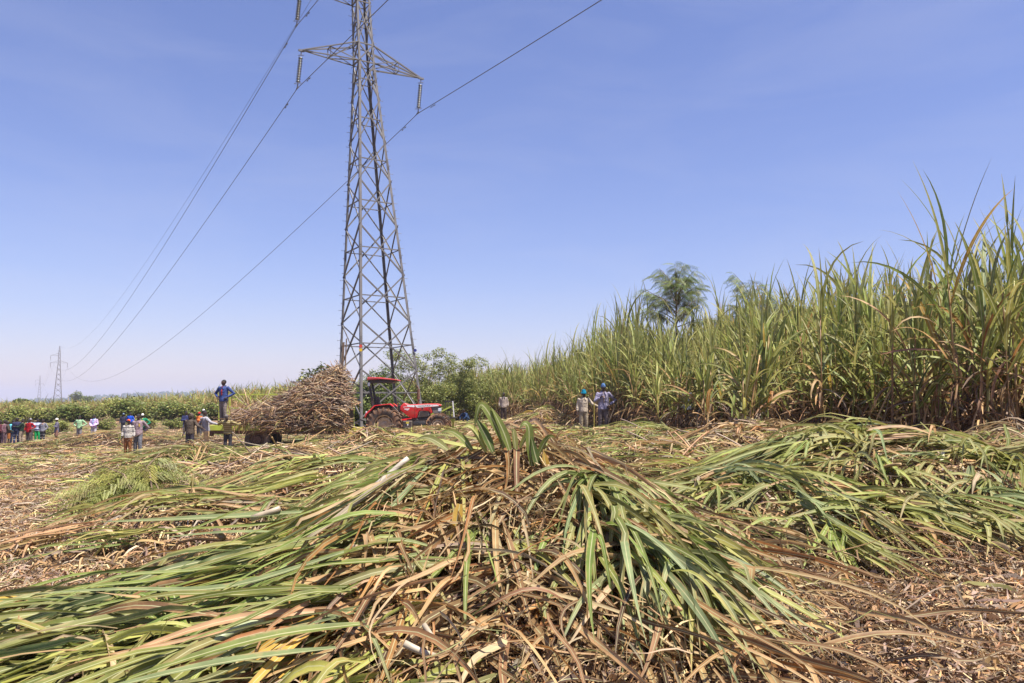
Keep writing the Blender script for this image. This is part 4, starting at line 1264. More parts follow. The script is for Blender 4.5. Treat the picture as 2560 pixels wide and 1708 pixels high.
def build_tractor():
    Y = 35.6
    p = at(957, 1062, Y)
    o = empty('tractor', (p.x, Y + 0.95, p.z - 0.78), R(2))
    tag(o, 'red and white farm tractor with a flat red canopy, hitched before the cane trailer', 'tractor')
    w0, w1 = -0.95, 0.95
    wheel(o, (0, w0 + 0.22, 0.78), 0.79, 0.46, 0.43, 20, -1)
    wheel(o, (0, w1 - 0.22, 0.78), 0.79, 0.46, 0.43, 20, 1)
    wheel(o, (2.40, w0 + 0.2, 0.74), 0.535, 0.32, 0.30, 17, -1, 0.25)
    wheel(o, (2.40, w1 - 0.2, 0.74), 0.535, 0.32, 0.30, 17, 1, 0.25)
    # body: axle, gearbox, engine
    mb = MB()
    mb.tube([(0, w0 + 0.4, 0.78), (0, -0.3, 0.78), (0, 0.3, 0.78), (0, w1 - 0.4, 0.78)], [0.13, 0.2, 0.2, 0.13], 12)
    mb.box((0.35, 0, 0.85), (1.3, 0.5, 0.5)); mb.box((1.3, 0, 0.88), (1.2, 0.42, 0.42)); mb.box((1.95, 0, 0.98), (0.9, 0.46, 0.4))
    mb.box((2.4, 0, 0.78), (0.26, 1.2, 0.16)); mb.box((2.62, 0, 1.0), (0.5, 0.5, 0.3))
    mb.build('chassis', M['castiron'], o, bevel=0.02)
    # bonnet
    hp = [(0.66, 1.50), (0.70, 1.62), (0.80, 1.71), (0.87, 1.745), (0.95, 1.70), (1.05, 1.672), (1.45, 1.690), (1.9, 1.715), (2.3, 1.715), (2.44, 1.69), (2.53, 1.635), (2.49, 1.60), (2.06, 1.55), (2.12, 1.30), (2.04, 1.24), (1.96, 1.37), (1.56, 1.38), (1.50, 1.33), (1.43, 1.06), (1.15, 1.05), (0.78, 1.33), (0.67, 1.42)]
    mb = MB(); mb.prism(hp, -0.37, 0.37)
    mb.build('bonnet', M['red'], o, bevel=0.045, seg=3, smooth=True)
    mb = MB(); mb.prism([(2.075, 1.548), (2.49, 1.592), (2.50, 1.28), (2.2, 1.26), (2.14, 1.30)], -0.335, 0.335); mb.build('nose', M['grey'], o, bevel=0.02)
    mb = MB(); mb.prism([(1.58, 1.36), (1.95, 1.35), (2.02, 1.22), (1.92, 1.13), (1.47, 1.09)], -0.345, 0.345)
    gr = mb.build('side_grille', M['grey'], o, bevel=0.01)
    for k in range(6):
        mb = MB(); mb.bar((1.52 + 0.01 * k, -0.352, 1.13 + 0.037 * k), (1.93 + 0.005 * k, -0.352, 1.155 + 0.034 * k), 0.016, 0.014, up=(0, 1, 0)); mb.build('slat', M['castiron'], gr)
    for s in (-1, 1):
        mb = MB(); mb.box((2.44, s * 0.28, 1.43), (0.13, 0.135, 0.15)); mb.build('headlight', M['lamp'], o, bevel=0.015)
    # decals on the near side
    Yd = -0.374
    mb = MB(); mb.prism([(0.97, 1.655), (1.30, 1.655), (1.34, 1.60), (1.30, 1.55), (0.98, 1.575), (0.84, 1.55), (0.83, 1.53), (0.80, 1.565), (0.99, 1.59)], Yd, Yd + 0.002)
    mb.build('decal', M['white'], o)
    st = MB(); st.prism([(1.335, 1.655), (1.9, 1.672), (2.33, 1.668), (2.42, 1.615), (2.40, 1.602), (2.0, 1.572), (1.62, 1.545), (1.46, 1.53), (1.39, 1.555), (1.36, 1.61)], Yd - 0.001, Yd + 0.001)
    stripe = st.build('stripe', M['white'], o)
    text_mesh('MAHINDRA', 0.088, 'lettering', M['ink'], stripe, (1.455, Yd - 0.004, 1.567), (R(90), R(-3.0), 0), 0.0)
    text_mesh('9200', 0.08, 'lettering', M['ink'], stripe, (1.875, Yd - 0.004, 1.588), (R(90), R(-3.0), 0), 0.15)
    mb = MB(); mb.box((2.115, Yd - 0.003, 1.625), (0.03, 0.003, 0.02)); mb.build('mark', M['red'], stripe)
    bd = MB(); bd.prism([(0.86, 1.49), (1.02, 1.51), (1.09, 1.515), (1.08, 1.465), (1.04, 1.425), (0.97, 1.405), (0.95, 1.43), (0.87, 1.44)], Yd - 0.001, Yd + 0.001)
    badge = bd.build('badge', M['white'], o)
    text_mesh('TURBO', 0.062, 'lettering', M['red'], badge, (0.872, Yd - 0.004, 1.445), (R(90), R(-6), 0), 0.2)
    mb = MB(); mb.prism([(1.318, 1.66), (1.33, 1.66), (1.345, 1.06), (1.333, 1.06)], Yd - 0.001, Yd + 0.001); mb.build('panel_gap', M['black'], o)
    for x, z, w in ((1.67, 1.49, 0.07), (1.44, 1.475, 0.035), (1.98, 1.49, 0.04)):
        mb = MB(); mb.box((x, Yd, z), (w, 0.004, w)); mb.build('catch_hole', M['black'], o)
    # exhaust
    mb = MB(); mb.tube([(1.46, 0.0, 1.68), (1.46, 0.0, 1.92)], 0.025, 8); mb.tube([(1.46, 0, 1.92), (1.46, 0, 2.38)], 0.062, 12); mb.tube([(1.44, 0, 2.38), (1.43, 0, 2.47), (1.38, 0, 2.53)], 0.03, 8)
    mb.build('exhaust', M['rust'], o, smooth=True)
    # mudguards
    gp = [(-0.86, 1.10), (-0.80, 1.27), (-0.68, 1.38), (-0.42, 1.64), (0.0, 1.69), (0.27, 1.715), (0.40, 1.62), (0.42, 1.57), (0.25, 1.665), (0.0, 1.645), (-0.38, 1.60), (-0.62, 1.35), (-0.74, 1.24), (-0.80, 1.08)]
    for s in (-1, 1):
        mb = MB(); mb.prism(gp, s * 0.52, s * 0.98); g = mb.build('mudguard', M['red'], o, bevel=0.012, smooth=True)
        mb = MB(); mb.prism([(-0.64, 1.33), (-0.4, 1.58), (0.0, 1.63), (0.25, 1.65), (0.42, 1.45), (0.3, 0.9), (-0.4, 0.9)], s * 0.51, s * 0.545); mb.build('inner_panel', M['black'], g)
        mb = MB(); mb.box((0.44, s * 0.8, 1.70), (0.05, 0.07, 0.05)); mb.build('indicator', M['amber'], g, bevel=0.01)
        mb = MB(); mb.box((-0.78, s * 0.85, 1.33), (0.06, 0.12, 0.09)); mb.build('tail_lamp', M['lamp'], g, bevel=0.01)
    mb = MB()
    for s in (-1, 1):
        mb.tube([(0.42, s * 0.9, 1.58), (0.62, s * 0.9, 1.38), (0.72, s * 0.9, 1.18)], 0.018, 6)
    mb.build('grab_rail', M['grey'], o)
    # roll frame and canopy
    mb = MB()
    for s in (-1, 1):
        mb.bar((-0.52, s * 0.5, 1.5), (-0.6, s * 0.5, 2.0), 0.11); mb.bar((-0.6, s * 0.5, 2.0), (-0.74, s * 0.5, 2.72), 0.1)
    mb.bar((-0.74, -0.5, 2.7), (-0.74, 0.5, 2.7), 0.1)
    mb.build('roll_frame', M['black'], o, bevel=0.01)
    cp = [(-0.84, 2.83), (-0.76, 2.905), (-0.2, 2.90), (0.55, 2.80), (0.60, 2.75), (0.38, 2.66), (0.36, 2.64), (-0.66, 2.66), (-0.74, 2.70)]
    mb = MB(); mb.prism([(-0.80, 2.76), (-0.76, 2.905), (-0.2, 2.895), (0.56, 2.80), (0.58, 2.755), (-0.2, 2.815), (-0.74, 2.775)], -0.78, 0.78)
    cn = mb.build('canopy', M['canopy'], o, bevel=0.015, smooth=True)
    mb = MB(); mb.prism([(-0.74, 2.776), (-0.2, 2.812), (0.56, 2.757), (0.32, 2.66), (-0.70, 2.655)], -0.62, 0.62); mb.build('canopy_lining', M['black'], cn)
    mb = MB(); mb.box((-0.72, -0.6, 2.58), (0.1, 0.06, 0.16)); mb.box((-0.69, -0.64, 2.6), (0.05, 0.03, 0.05)); mb.build('work_lamp', M['lamp'], cn)
    # seat, steering, platform
    mb = MB(); mb.box((-0.12, 0, 1.52), (0.5, 0.5, 0.14)); mb.box((-0.38, 0, 1.78), (0.12, 0.46, 0.5)); mb.build('seat', M['black'], o, bevel=0.04, smooth=True)
    mb = MB(); c = Vector((0.5, 0, 1.78))
    rt = Matrix.Rotation(R(-32), 3, 'Y')
    mb.tube([c + rt @ Vector((0.2 * math.cos(t), 0.2 * math.sin(t), 0)) for t in np.linspace(0, 2 * math.pi, 21)], 0.016, 6, False)
    mb.tube([c + rt @ Vector((-0.2, 0, 0)), c + rt @ Vector((0.2, 0, 0))], 0.012, 5); mb.tube([c, (0.74, 0, 1.45)], 0.025, 6)
    mb.build('steering_wheel', M['black'], o)
    mb = MB(); mb.box((0.62, 0, 1.5), (0.14, 0.42, 0.3)); mb.build('dashboard', M['black'], o, bevel=0.03)
    mb = MB(); mb.box((0.6, 0, 0.98), (0.75, 1.15, 0.04)); mb.bar((0.72, -0.55, 0.99), (1.2, -0.42, 1.05), 0.05, 0.04); mb.build('footplate', M['red'], o)
    mb = MB(); mb.box((1.03, -0.52, 0.79), (0.40, 0.3, 0.3)); bx = mb.build('battery_box', M['grey'], o, bevel=0.015)
    for k in range(4):
        mb = MB(); mb.box((1.03, -0.675, 0.68 + 0.07 * k), (0.38, 0.012, 0.018)); mb.build('rib', M['castiron'], bx)
    mb = MB(); mb.box((1.035, -0.684, 0.86), (0.125, 0.006, 0.085)); mb.build('sticker', M['yellow'], bx)
    mb = MB(); mb.box((1.05, -0.684, 0.77), (0.05, 0.006, 0.07)); mb.build('sticker', M['white'], bx)
    mb = MB(); mb.box((1.56, -0.5, 0.80), (0.58, 0.3, 0.24)); mb.build('fuel_tank', M['black'], o, bevel=0.05, smooth=True)
    mb = MB(); mb.box((1.6, -0.5, 0.96), (0.5, 0.05, 0.04)); mb.tube([(1.4, -0.3, 1.0), (2.1, -0.3, 1.02)], 0.03, 6); mb.build('pipe', M['castiron'], o)
    # rear linkage
    mb = MB()
    for s in (-1, 1): mb.bar((-0.2, s * 0.35, 0.7), (-1.0, s * 0.32, 0.55), 0.06, 0.09)
    mb.bar((-0.2, 0, 0.6), (-1.1, 0, 0.52), 0.1, 0.06)
    mb.build('linkage', M['yellow'], o)
    return o
TRACTOR = build_tractor()

def build_drawbar_stand():
    """slatted black frame with pale green struts beyond the front wheel"""
    p = at(1122, 1050, 39.0)
    o = empty('implement_frame', (p.x, 39.0, float(T(p.x, 39.0))))
    tag(o, 'black slatted frame with pale green struts beyond the front wheel of the tractor', 'farm implement')
    z0 = at(0, 1040, 39.0).z - o.location.z
    for x in (-0.17, -0.04, 0.09):
        mb = MB(); mb.bar((x, 0, z0 - 0.05), (x, 0, z0 + 0.72), 0.09, 0.03); mb.build('slat', M['black'], o)
    mb = MB(); mb.bar((-0.22, 0, z0 + 0.70), (0.16, 0, z0 + 0.70), 0.06, 0.08); mb.bar((-0.22, 0, z0 + 0.3), (0.16, 0, z0 + 0.3), 0.06, 0.08); mb.build('crossbar', M['black'], o)
    mb = MB(); mb.bar((0.19, -0.02, z0 + 0.72), (0.26, -0.02, z0 - 0.05), 0.05); mb.build('strut', M['white'], o)
    for a, b in (((-0.85, -0.05, z0 - 0.02), (0.1, -0.05, z0 + 0.45)), ((-0.95, 0.1, z0 + 0.02), (-0.15, 0.1, z0 + 0.5))):
        mb = MB(); mb.bar(a, b, 0.06, 0.07); mb.build('strut', M['lime'], o)
    mb = MB(); mb.box((-0.1, 0, z0 - 0.09), (1.0, 0.5, 0.05)); mb.build('base_plate', M['black'], o)
    mb = MB(); mb.box((-0.1, 0, z0 - 0.2), (0.8, 0.4, 0.15)); mb.bar((-0.3, 0.1, 0), (-0.3, 0.1, z0 - 0.2), 0.08); mb.bar((0.2, 0.1, 0), (0.2, 0.1, z0 - 0.2), 0.08); mb.build('frame', M['lime'], o)
build_drawbar_stand()

# ---------------------------------------------------------------- trailer and its load
TRL_Y = 35.6                                               # near side
def build_trailer():
    x0 = at(527, 1060, TRL_Y).x; x1 = at(862, 1060, TRL_Y).x
    zb = at(600, 1062, TRL_Y).z
    gz = float(T((x0 + x1) / 2, TRL_Y + 1.1))
    o = empty('cane_trailer', ((x0 + x1) / 2, TRL_Y + 1.1, gz))
    tag(o, 'yellow-green flat farm trailer with side rails, loaded with cut cane', 'trailer')
    L = x1 - x0; hz = zb - gz; hl = L / 2
    mb = MB(); mb.box((0, -1.1, hz - 0.14), (L, 0.06, 0.24)); mb.build('side_board', M['lime'], o, bevel=0.01)
    mb = MB(); mb.box((0, 1.1, hz - 0.14), (L, 0.06, 0.24)); mb.build('side_board', M['lime'], o, bevel=0.01)
    mb = MB(); mb.box((-hl - 0.03, 0, hz - 0.14), (0.06, 2.26, 0.24)); mb.build('end_board', M['lime'], o, bevel=0.01)
    mb = MB(); mb.box((0, 0, hz - 0.06), (L - 0.02, 2.12, 0.05)); mb.build('bed', M['rust'], o)
    mb = MB()
    for y in (-0.7, 0.7): mb.bar((-hl, y, hz - 0.32), (hl + 0.1, y, hz - 0.32), 0.12, 0.2)
    for k in range(7): mb.bar((-hl + 0.1 + k * (L - 0.2) / 6, -1.04, hz - 0.17), (-hl + 0.1 + k * (L - 0.2) / 6, 1.04, hz - 0.17), 0.08, 0.14)
    mb.bar((-hl, -1.06, hz - 0.32), (hl, -1.06, hz - 0.32), 0.05, 0.1)
    mb.build('chassis', M['rust'], o)
    mb = MB(); mb.box((-hl - 0.02, -0.9, hz - 0.36), (0.14, 0.2, 0.3)); mb.build('tail_bracket', M['rust'], o, bevel=0.02)
    # drawbar
    mb = MB(); mb.bar((hl, -0.5, hz - 0.3), (hl + 0.95, 0, hz - 0.36), 0.12, 0.14); mb.bar((hl, 0.5, hz - 0.3), (hl + 0.95, 0, hz - 0.36), 0.12, 0.14)
    mb.box((hl + 0.55, -0.55, hz - 0.22), (0.5, 0.12, 0.2)); mb.box((hl + 0.2, -0.5, hz - 0.5), (0.24, 0.16, 0.22)); mb.box((hl + 0.6, -0.55, hz - 0.5), (0.18, 0.1, 0.24))
    mb.build('drawbar', M['yellow'], o, bevel=0.01)
    wx = at(640, 1100, TRL_Y).x - (x0 + x1) / 2
    wz = at(640, 1100, TRL_Y).z - gz
    for y, s in ((-0.85, -1), (0.85, 1)):
        w = bpy.data.objects.new('wheel', None); link(w, o); w.location = (wx, y, wz)
        mb = MB(); mb.lathe([(0.34, -0.13), (0.42, -0.16), (0.52, -0.15), (0.57, -0.1), (0.58, 0), (0.57, 0.1), (0.52, 0.15), (0.42, 0.16), (0.34, 0.13)], axis='y', n=32)
        mb.build('tyre', mat_plain('grey_brown_tyre', (0.10, 0.08, 0.065), 0.85, var=0.3, dirt=(0.3, 0.2, 0.13), dirt_amt=0.7), w, smooth=True)
        mb = MB(); mb.lathe([(0.36, s * 0.1), (0.33, s * 0.05), (0.2, s * 0.03), (0.18, s * 0.12), (0.1, s * 0.15), (0.001, s * 0.16)], axis='y', n=24); mb.build('hub', M['rust'], w, smooth=True)
    mb = MB(); mb.bar((wx, -0.8, wz), (wx, 0.8, wz), 0.12); mb.box((wx, -0.7, (wz + hz - 0.4) / 2), (0.5, 0.1, hz - 0.4 - wz + 0.1)); mb.box((wx, 0.7, (wz + hz - 0.4) / 2), (0.5, 0.1, hz - 0.4 - wz + 0.1)); mb.build('axle', M['rust'], o)
    # rails: the far side frame stands clear at the empty rear half
    for y, xs in ((1.08, np.linspace(-hl + 0.05, hl - 0.05, 7)),):
        for x in xs:
            mb = MB(); mb.bar((x, y, hz), (x, y, hz + 1.36), 0.055); mb.build('rail_post', M['lime'], o)
        for z in (0.72, 1.36):
            mb = MB(); mb.bar((-hl + 0.05, y, hz + z), (hl - 0.05, y, hz + z), 0.06, 0.06); mb.build('rail', M['lime'], o)
        for a, b in zip(xs[:-1], xs[1:]):
            mb = MB(); mb.bar((a, y + 0.02, hz + 1.3), (b, y + 0.02, hz + 0.75), 0.045); mb.build('rail_brace', M['lime'], o)
            mb = MB(); mb.bar((a, y + 0.02, hz + 0.05), (b, y + 0.02, hz + 0.7), 0.045); mb.build('rail_brace', M['lime'], o)
    for y in (-0.2, 0.75):
        mb = MB(); mb.bar((-hl + 0.03, y, hz), (-hl + 0.03, y, hz + 1.1), 0.055); mb.build('rail_post', M['lime'], o)
    for x, y, h in ((hl - 0.42, 0.9, 4.0), (hl - 0.52, 0.6, 3.8), (hl - 0.3, -0.2, 3.75)):
        mb = MB(); mb.tube([(x, y, hz), (x - 0.03, y, hz + h * 0.6), (x + 0.02, y, hz + h)], [0.04, 0.035, 0.03], 7); mb.build('stake', M['bark'], o, smooth=True)
    return o, x0, x1, zb
TRAILER, TX0, TX1, TZB = build_trailer()

def build_load():
    rng = np.random.default_rng(14)
    s = 1 / (FPX / TRL_Y)
    # outline of the heap as height above the bed against distance along it
    px = np.array([585, 610, 640, 690, 720, 750, 795, 832, 852, 866, 878])
    py = np.array([1053, 1040, 1028, 996, 978, 960, 934, 912, 922, 954, 1010])
    X = np.array([at(a, b, TRL_Y + 0.6).x for a, b in zip(px, py)]); Z = np.array([at(a, b, TRL_Y + 0.6).z for a, b in zip(px, py)])
    o = empty('cane_load', (TX0 + 3.5, TRL_Y + 1.1, TZB)); tag(o, 'huge untidy heap of cut brown cane stalks piled on the trailer', 'cane load')
    off = np.array(o.location)
    n = 3600
    lo, hi = X[0] - 0.1, X[-1] + 0.05
    cx = lo + (hi - lo) * rng.beta(1.7, 1.35, n)
    top = np.interp(cx, X, Z)
    # sit near the surface of the heap: near face, top
    v = rng.random(n)
    face = rng.random(n) < 0.72
    cz = np.where(face, TZB - 0.30 * sstep(0.2, 0.4, (cx - lo) / (hi - lo)) + (top - TZB + 0.2) * v ** 0.95, top - rng.uniform(0, 0.14, n))
    hrel = np.clip((cz - TZB) / np.maximum(top - TZB, 0.05), 0, 1)
    depth_in = -0.16 * sstep(0.2, 0.4, (cx - lo) / (hi - lo)) + 1.1 * hrel ** 2.6
    cy = np.where(face, TRL_Y + depth_in + rng.uniform(-0.12, 0.2, n), TRL_Y + rng.uniform(0.9, 2.2, n))
    # lower stalks lie across the bed with their ends to us, the others along the slope
    across = rng.random(n) < np.where(hrel < 0.45, 0.66, 0.42)
    slope = np.gradient(Z, X); sl = np.interp(cx, X, slope)
    L = np.where(across, rng.uniform(0.5, 1.1, n), rng.uniform(0.8, 1.9, n))
    az = np.where(across, math.pi / 2 + rng.normal(0, 0.6, n), rng.normal(0, 0.4, n))
    pit = np.where(across, rng.normal(-0.05, 0.2, n), np.arctan(np.clip(sl, -0.8, 0.9)) * 0.4 + rng.normal(0, 0.26, n))
    stray = rng.random(n) < 0.08
    pit[stray] = rng.uniform(-1.3, 1.3, int(stray.sum()))
    d = np.stack([np.cos(az) * np.cos(pit), np.sin(az) * np.cos(pit), np.sin(pit)], -1)
    c = np.stack([cx, cy + np.where(across, L * 0.42, 0), cz], -1)
    t = np.linspace(-0.5, 0.5, 4)
    C = c[:, None, :] + d[:, None, :] * (L[:, None] * t)[..., None]
    C[..., 2] += (rng.normal(0, 0.12, n) * L)[:, None] * (t ** 2 - 0.08)[None]
    C[..., 2] -= np.maximum(0, (C[..., 2] - np.interp(C[..., 0], X, Z)).max(1) - (0.05 + 0.6 * rng.random(n) ** 4))[:, None]
    C[..., 0] -= np.maximum(0, C[..., 0].max(1) - (X[-1] + rng.uniform(-0.25, 0.2, n)))[:, None]
    C[..., 2] += np.maximum(0, (TZB - 0.42 * sstep(0.15, 0.4, (cx - lo) / (hi - lo)) + rng.uniform(0, 0.3, n)) - C[..., 2].min(1))[:, None]
    col = pick(rng, n, {'tan': 1.5, 'straw': 1.2, 'grey': 5, 'brown': 4, 'dark': 2.5}, 0.35)
    rad = rng.uniform(0.011, 0.019, n)
    ends = rng.random(n) < 0.0
    order = np.argsort(C[:, 1, 1])
    per, part = 4 * 6 + 2, order[:300]
    rest = order[300:]
    B = Batch(); B.tubes(C[rest] - off, rad[rest], col[rest], rad[rest] * 0.9, 6); B.obj('stalk', M['stalk'], o, 'stuff')
    for i in part:
        b = Batch(); b.tubes(C[i:i + 1] - off, rad[i:i + 1], col[i:i + 1], rad[i:i + 1] * 0.9, 6); b.obj('stalk', M['stalk'], o)
    # loose trash and a few green tops hanging out below
    m = 420
    hx = rng.uniform(X[0], X[-1], m); P = np.stack([hx, TRL_Y - 0.22 + rng.uniform(-0.05, 0.25, m), TZB + rng.uniform(-0.35, 0.9, m) * np.clip(np.interp(hx, X, Z) - TZB, 0.1, 1)], -1)
    B = Batch()
    B.leaves(grown(P, rng.uniform(3.6, 5.8, m), rng.uniform(-1.2, 0.3, m), -rng.uniform(0.2, 1.0, m), rng.uniform(0.25, 0.8, m), None, 4) - off, rng.uniform(0.012, 0.028, m), rng.uniform(0, 3, m), pick(rng, m, {'tan': 3, 'brown': 4, 'dark': 2, 'olive': 1}), None, 0.2, False, 'strip')
    B.obj('trash', M['litter'], o, 'stuff')
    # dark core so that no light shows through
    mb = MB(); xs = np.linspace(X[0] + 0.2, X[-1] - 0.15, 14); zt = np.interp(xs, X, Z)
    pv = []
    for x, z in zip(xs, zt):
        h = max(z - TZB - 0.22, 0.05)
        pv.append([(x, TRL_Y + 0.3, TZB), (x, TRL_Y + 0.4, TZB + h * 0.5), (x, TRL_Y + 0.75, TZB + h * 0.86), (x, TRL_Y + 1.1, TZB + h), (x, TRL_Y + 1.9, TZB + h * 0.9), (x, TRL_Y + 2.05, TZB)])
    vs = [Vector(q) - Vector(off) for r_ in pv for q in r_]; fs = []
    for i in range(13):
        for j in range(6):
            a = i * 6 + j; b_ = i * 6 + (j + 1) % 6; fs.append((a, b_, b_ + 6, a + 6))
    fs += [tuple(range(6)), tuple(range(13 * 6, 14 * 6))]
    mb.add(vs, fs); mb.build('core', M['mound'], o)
build_load()
# ---------------------------------------------------------------- people
def mat_skin():
    m = mat_plain('dark_brown_skin', (0.055, 0.028, 0.018), 0.42, var=0.2, scale=6)
    return m
M['skin'] = mat_skin()
M['eyes'] = mat_plain('eye_white', (0.55, 0.5, 0.46), 0.3, var=0.02)
M['hair'] = mat_plain('short_black_hair', (0.012, 0.010, 0.010), 0.8, var=0.3, scale=60, bump=0.5)
M['boot'] = mat_plain('dusty_black_boot', (0.05, 0.04, 0.035), 0.8, var=0.3, dirt=(0.22, 0.14, 0.09), dirt_amt=0.6)

def cloth(name, col, stripe=None, period=0.13, duty=0.2, axis=2, off=0.0):
    """woven cloth: base colour with wear, optional horizontal stripes woven in, wrinkle bump"""
    m, n, l, b = new_mat(name)
    tc = n.new('ShaderNodeTexCoord')
    nz = n.new('ShaderNodeTexNoise'); nz.inputs['Scale'].default_value = 5; nz.inputs['Detail'].default_value = 5
    l.new(tc.outputs['Object'], nz.inputs['Vector'])
    mr = n.new('ShaderNodeMapRange'); mr.inputs[1].default_value = 0.3; mr.inputs[2].default_value = 0.7; mr.inputs[3].default_value = 0.78; mr.inputs[4].default_value = 1.18
    l.new(nz.outputs[0], mr.inputs[0])
    src = None
    if stripe is not None:
        sx = n.new('ShaderNodeSeparateXYZ'); l.new(tc.outputs['Object'], sx.inputs[0])
        ad = n.new('ShaderNodeMath'); ad.operation = 'ADD'; ad.inputs[1].default_value = off; l.new(sx.outputs[axis], ad.inputs[0])
        dv = n.new('ShaderNodeMath'); dv.operation = 'DIVIDE'; dv.inputs[1].default_value = period; l.new(ad.outputs[0], dv.inputs[0])
        fr = n.new('ShaderNodeMath'); fr.operation = 'FRACT'; l.new(dv.outputs[0], fr.inputs[0])
        lt = n.new('ShaderNodeMath'); lt.operation = 'LESS_THAN'; lt.inputs[1].default_value = duty; l.new(fr.outputs[0], lt.inputs[0])
        mx = n.new('ShaderNodeMix'); mx.data_type = 'RGBA'; mx.inputs[6].default_value = (*col, 1); mx.inputs[7].default_value = (*stripe, 1)
        l.new(lt.outputs[0], mx.inputs[0]); src = mx.outputs[2]
    mul = n.new('ShaderNodeMix'); mul.data_type = 'RGBA'; mul.blend_type = 'MULTIPLY'; mul.inputs[0].default_value = 1
    if src is None: mul.inputs[6].default_value = (*col, 1)
    else: l.new(src, mul.inputs[6])
    l.new(mr.outputs[0], mul.inputs[7]); l.new(mul.outputs[2], b.inputs['Base Color'])
    b.inputs['Roughness'].default_value = 0.9; b.inputs['Specular IOR Level'].default_value = 0.15
    w = n.new('ShaderNodeTexNoise'); w.inputs['Scale'].default_value = 9; w.inputs['Detail'].default_value = 3; w.inputs['Distortion'].default_value = 1.2
    l.new(tc.outputs['Object'], w.inputs['Vector'])
    bp = n.new('ShaderNodeBump'); bp.inputs['Strength'].default_value = 0.9; bp.inputs['Distance'].default_value = 0.045
    l.new(w.outputs[0], bp.inputs['Height']); l.new(bp.outputs[0], b.inputs['Normal'])
    return m

def fuse(mb, name, mat, parent, voxel, it=3):
    """overlapping limbs grown together into one continuous skin"""
    o = mb.build('tmp', mat)
    r = o.modifiers.new('r', 'REMESH'); r.mode = 'VOXEL'; r.voxel_size = voxel; r.use_smooth_shade = True
    s = o.modifiers.new('s', 'SMOOTH'); s.iterations = it; s.factor = 0.5
    dg = bpy.context.evaluated_depsgraph_get()
    me = bpy.data.meshes.new_from_object(o.evaluated_get(dg)); old = o.data
    bpy.data.objects.remove(o); bpy.data.meshes.remove(old)
    me.name = name
    me.materials.clear(); me.materials.append(mat)
    return link(bpy.data.objects.new(name, me), parent)

def ell(mb, levels, n=14):
    """stack of ellipses (z, rx, ry, cx, cy)"""
    vs = []; fs = []
    for z, rx, ry, cx, cy in levels:
        for k in range(n):
            t = 2 * math.pi * k / n
            vs.append((cx + rx * math.cos(t), cy + ry * math.sin(t), z))
    for i in range(len(levels) - 1):
        for k in range(n):
            a = i * n + k; b = i * n + (k + 1) % n
            fs.append((a, b, b + n, a + n))
    fs.append(tuple(reversed(range(n)))); fs.append(tuple(range((len(levels) - 1) * n, len(levels) * n)))
    mb.add(vs, fs)

ARMS = {
    'down': ((0.255, 0.03, 1.14), (0.27, -0.06, 0.90)),
    'hips': ((0.44, 0.09, 1.17), (0.21, -0.09, 1.02)),
    'back': ((0.37, 0.16, 1.15), (0.20, 0.13, 1.0)),
    'chest': ((0.30, -0.04, 1.13), (0.13, -0.22, 1.27)),
    'front': ((0.27, -0.02, 1.13), (0.05, -0.22, 0.99)),
    'fold': ((0.27, -0.07, 1.13), (-0.04, -0.2, 1.18)),
    'out': ((0.36, -0.06, 1.20), (0.60, -0.10, 1.10)),
    'reach': ((0.33, -0.20, 1.22), (0.40, -0.46, 1.12)),
    'lean': ((0.42, -0.10, 1.22), (0.50, -0.34, 1.12)),
    'pocket': ((0.32, 0.06, 1.15), (0.215, -0.05, 0.96)),
    'fwd': ((0.28, -0.16, 1.16), (0.18, -0.42, 1.18)),
}

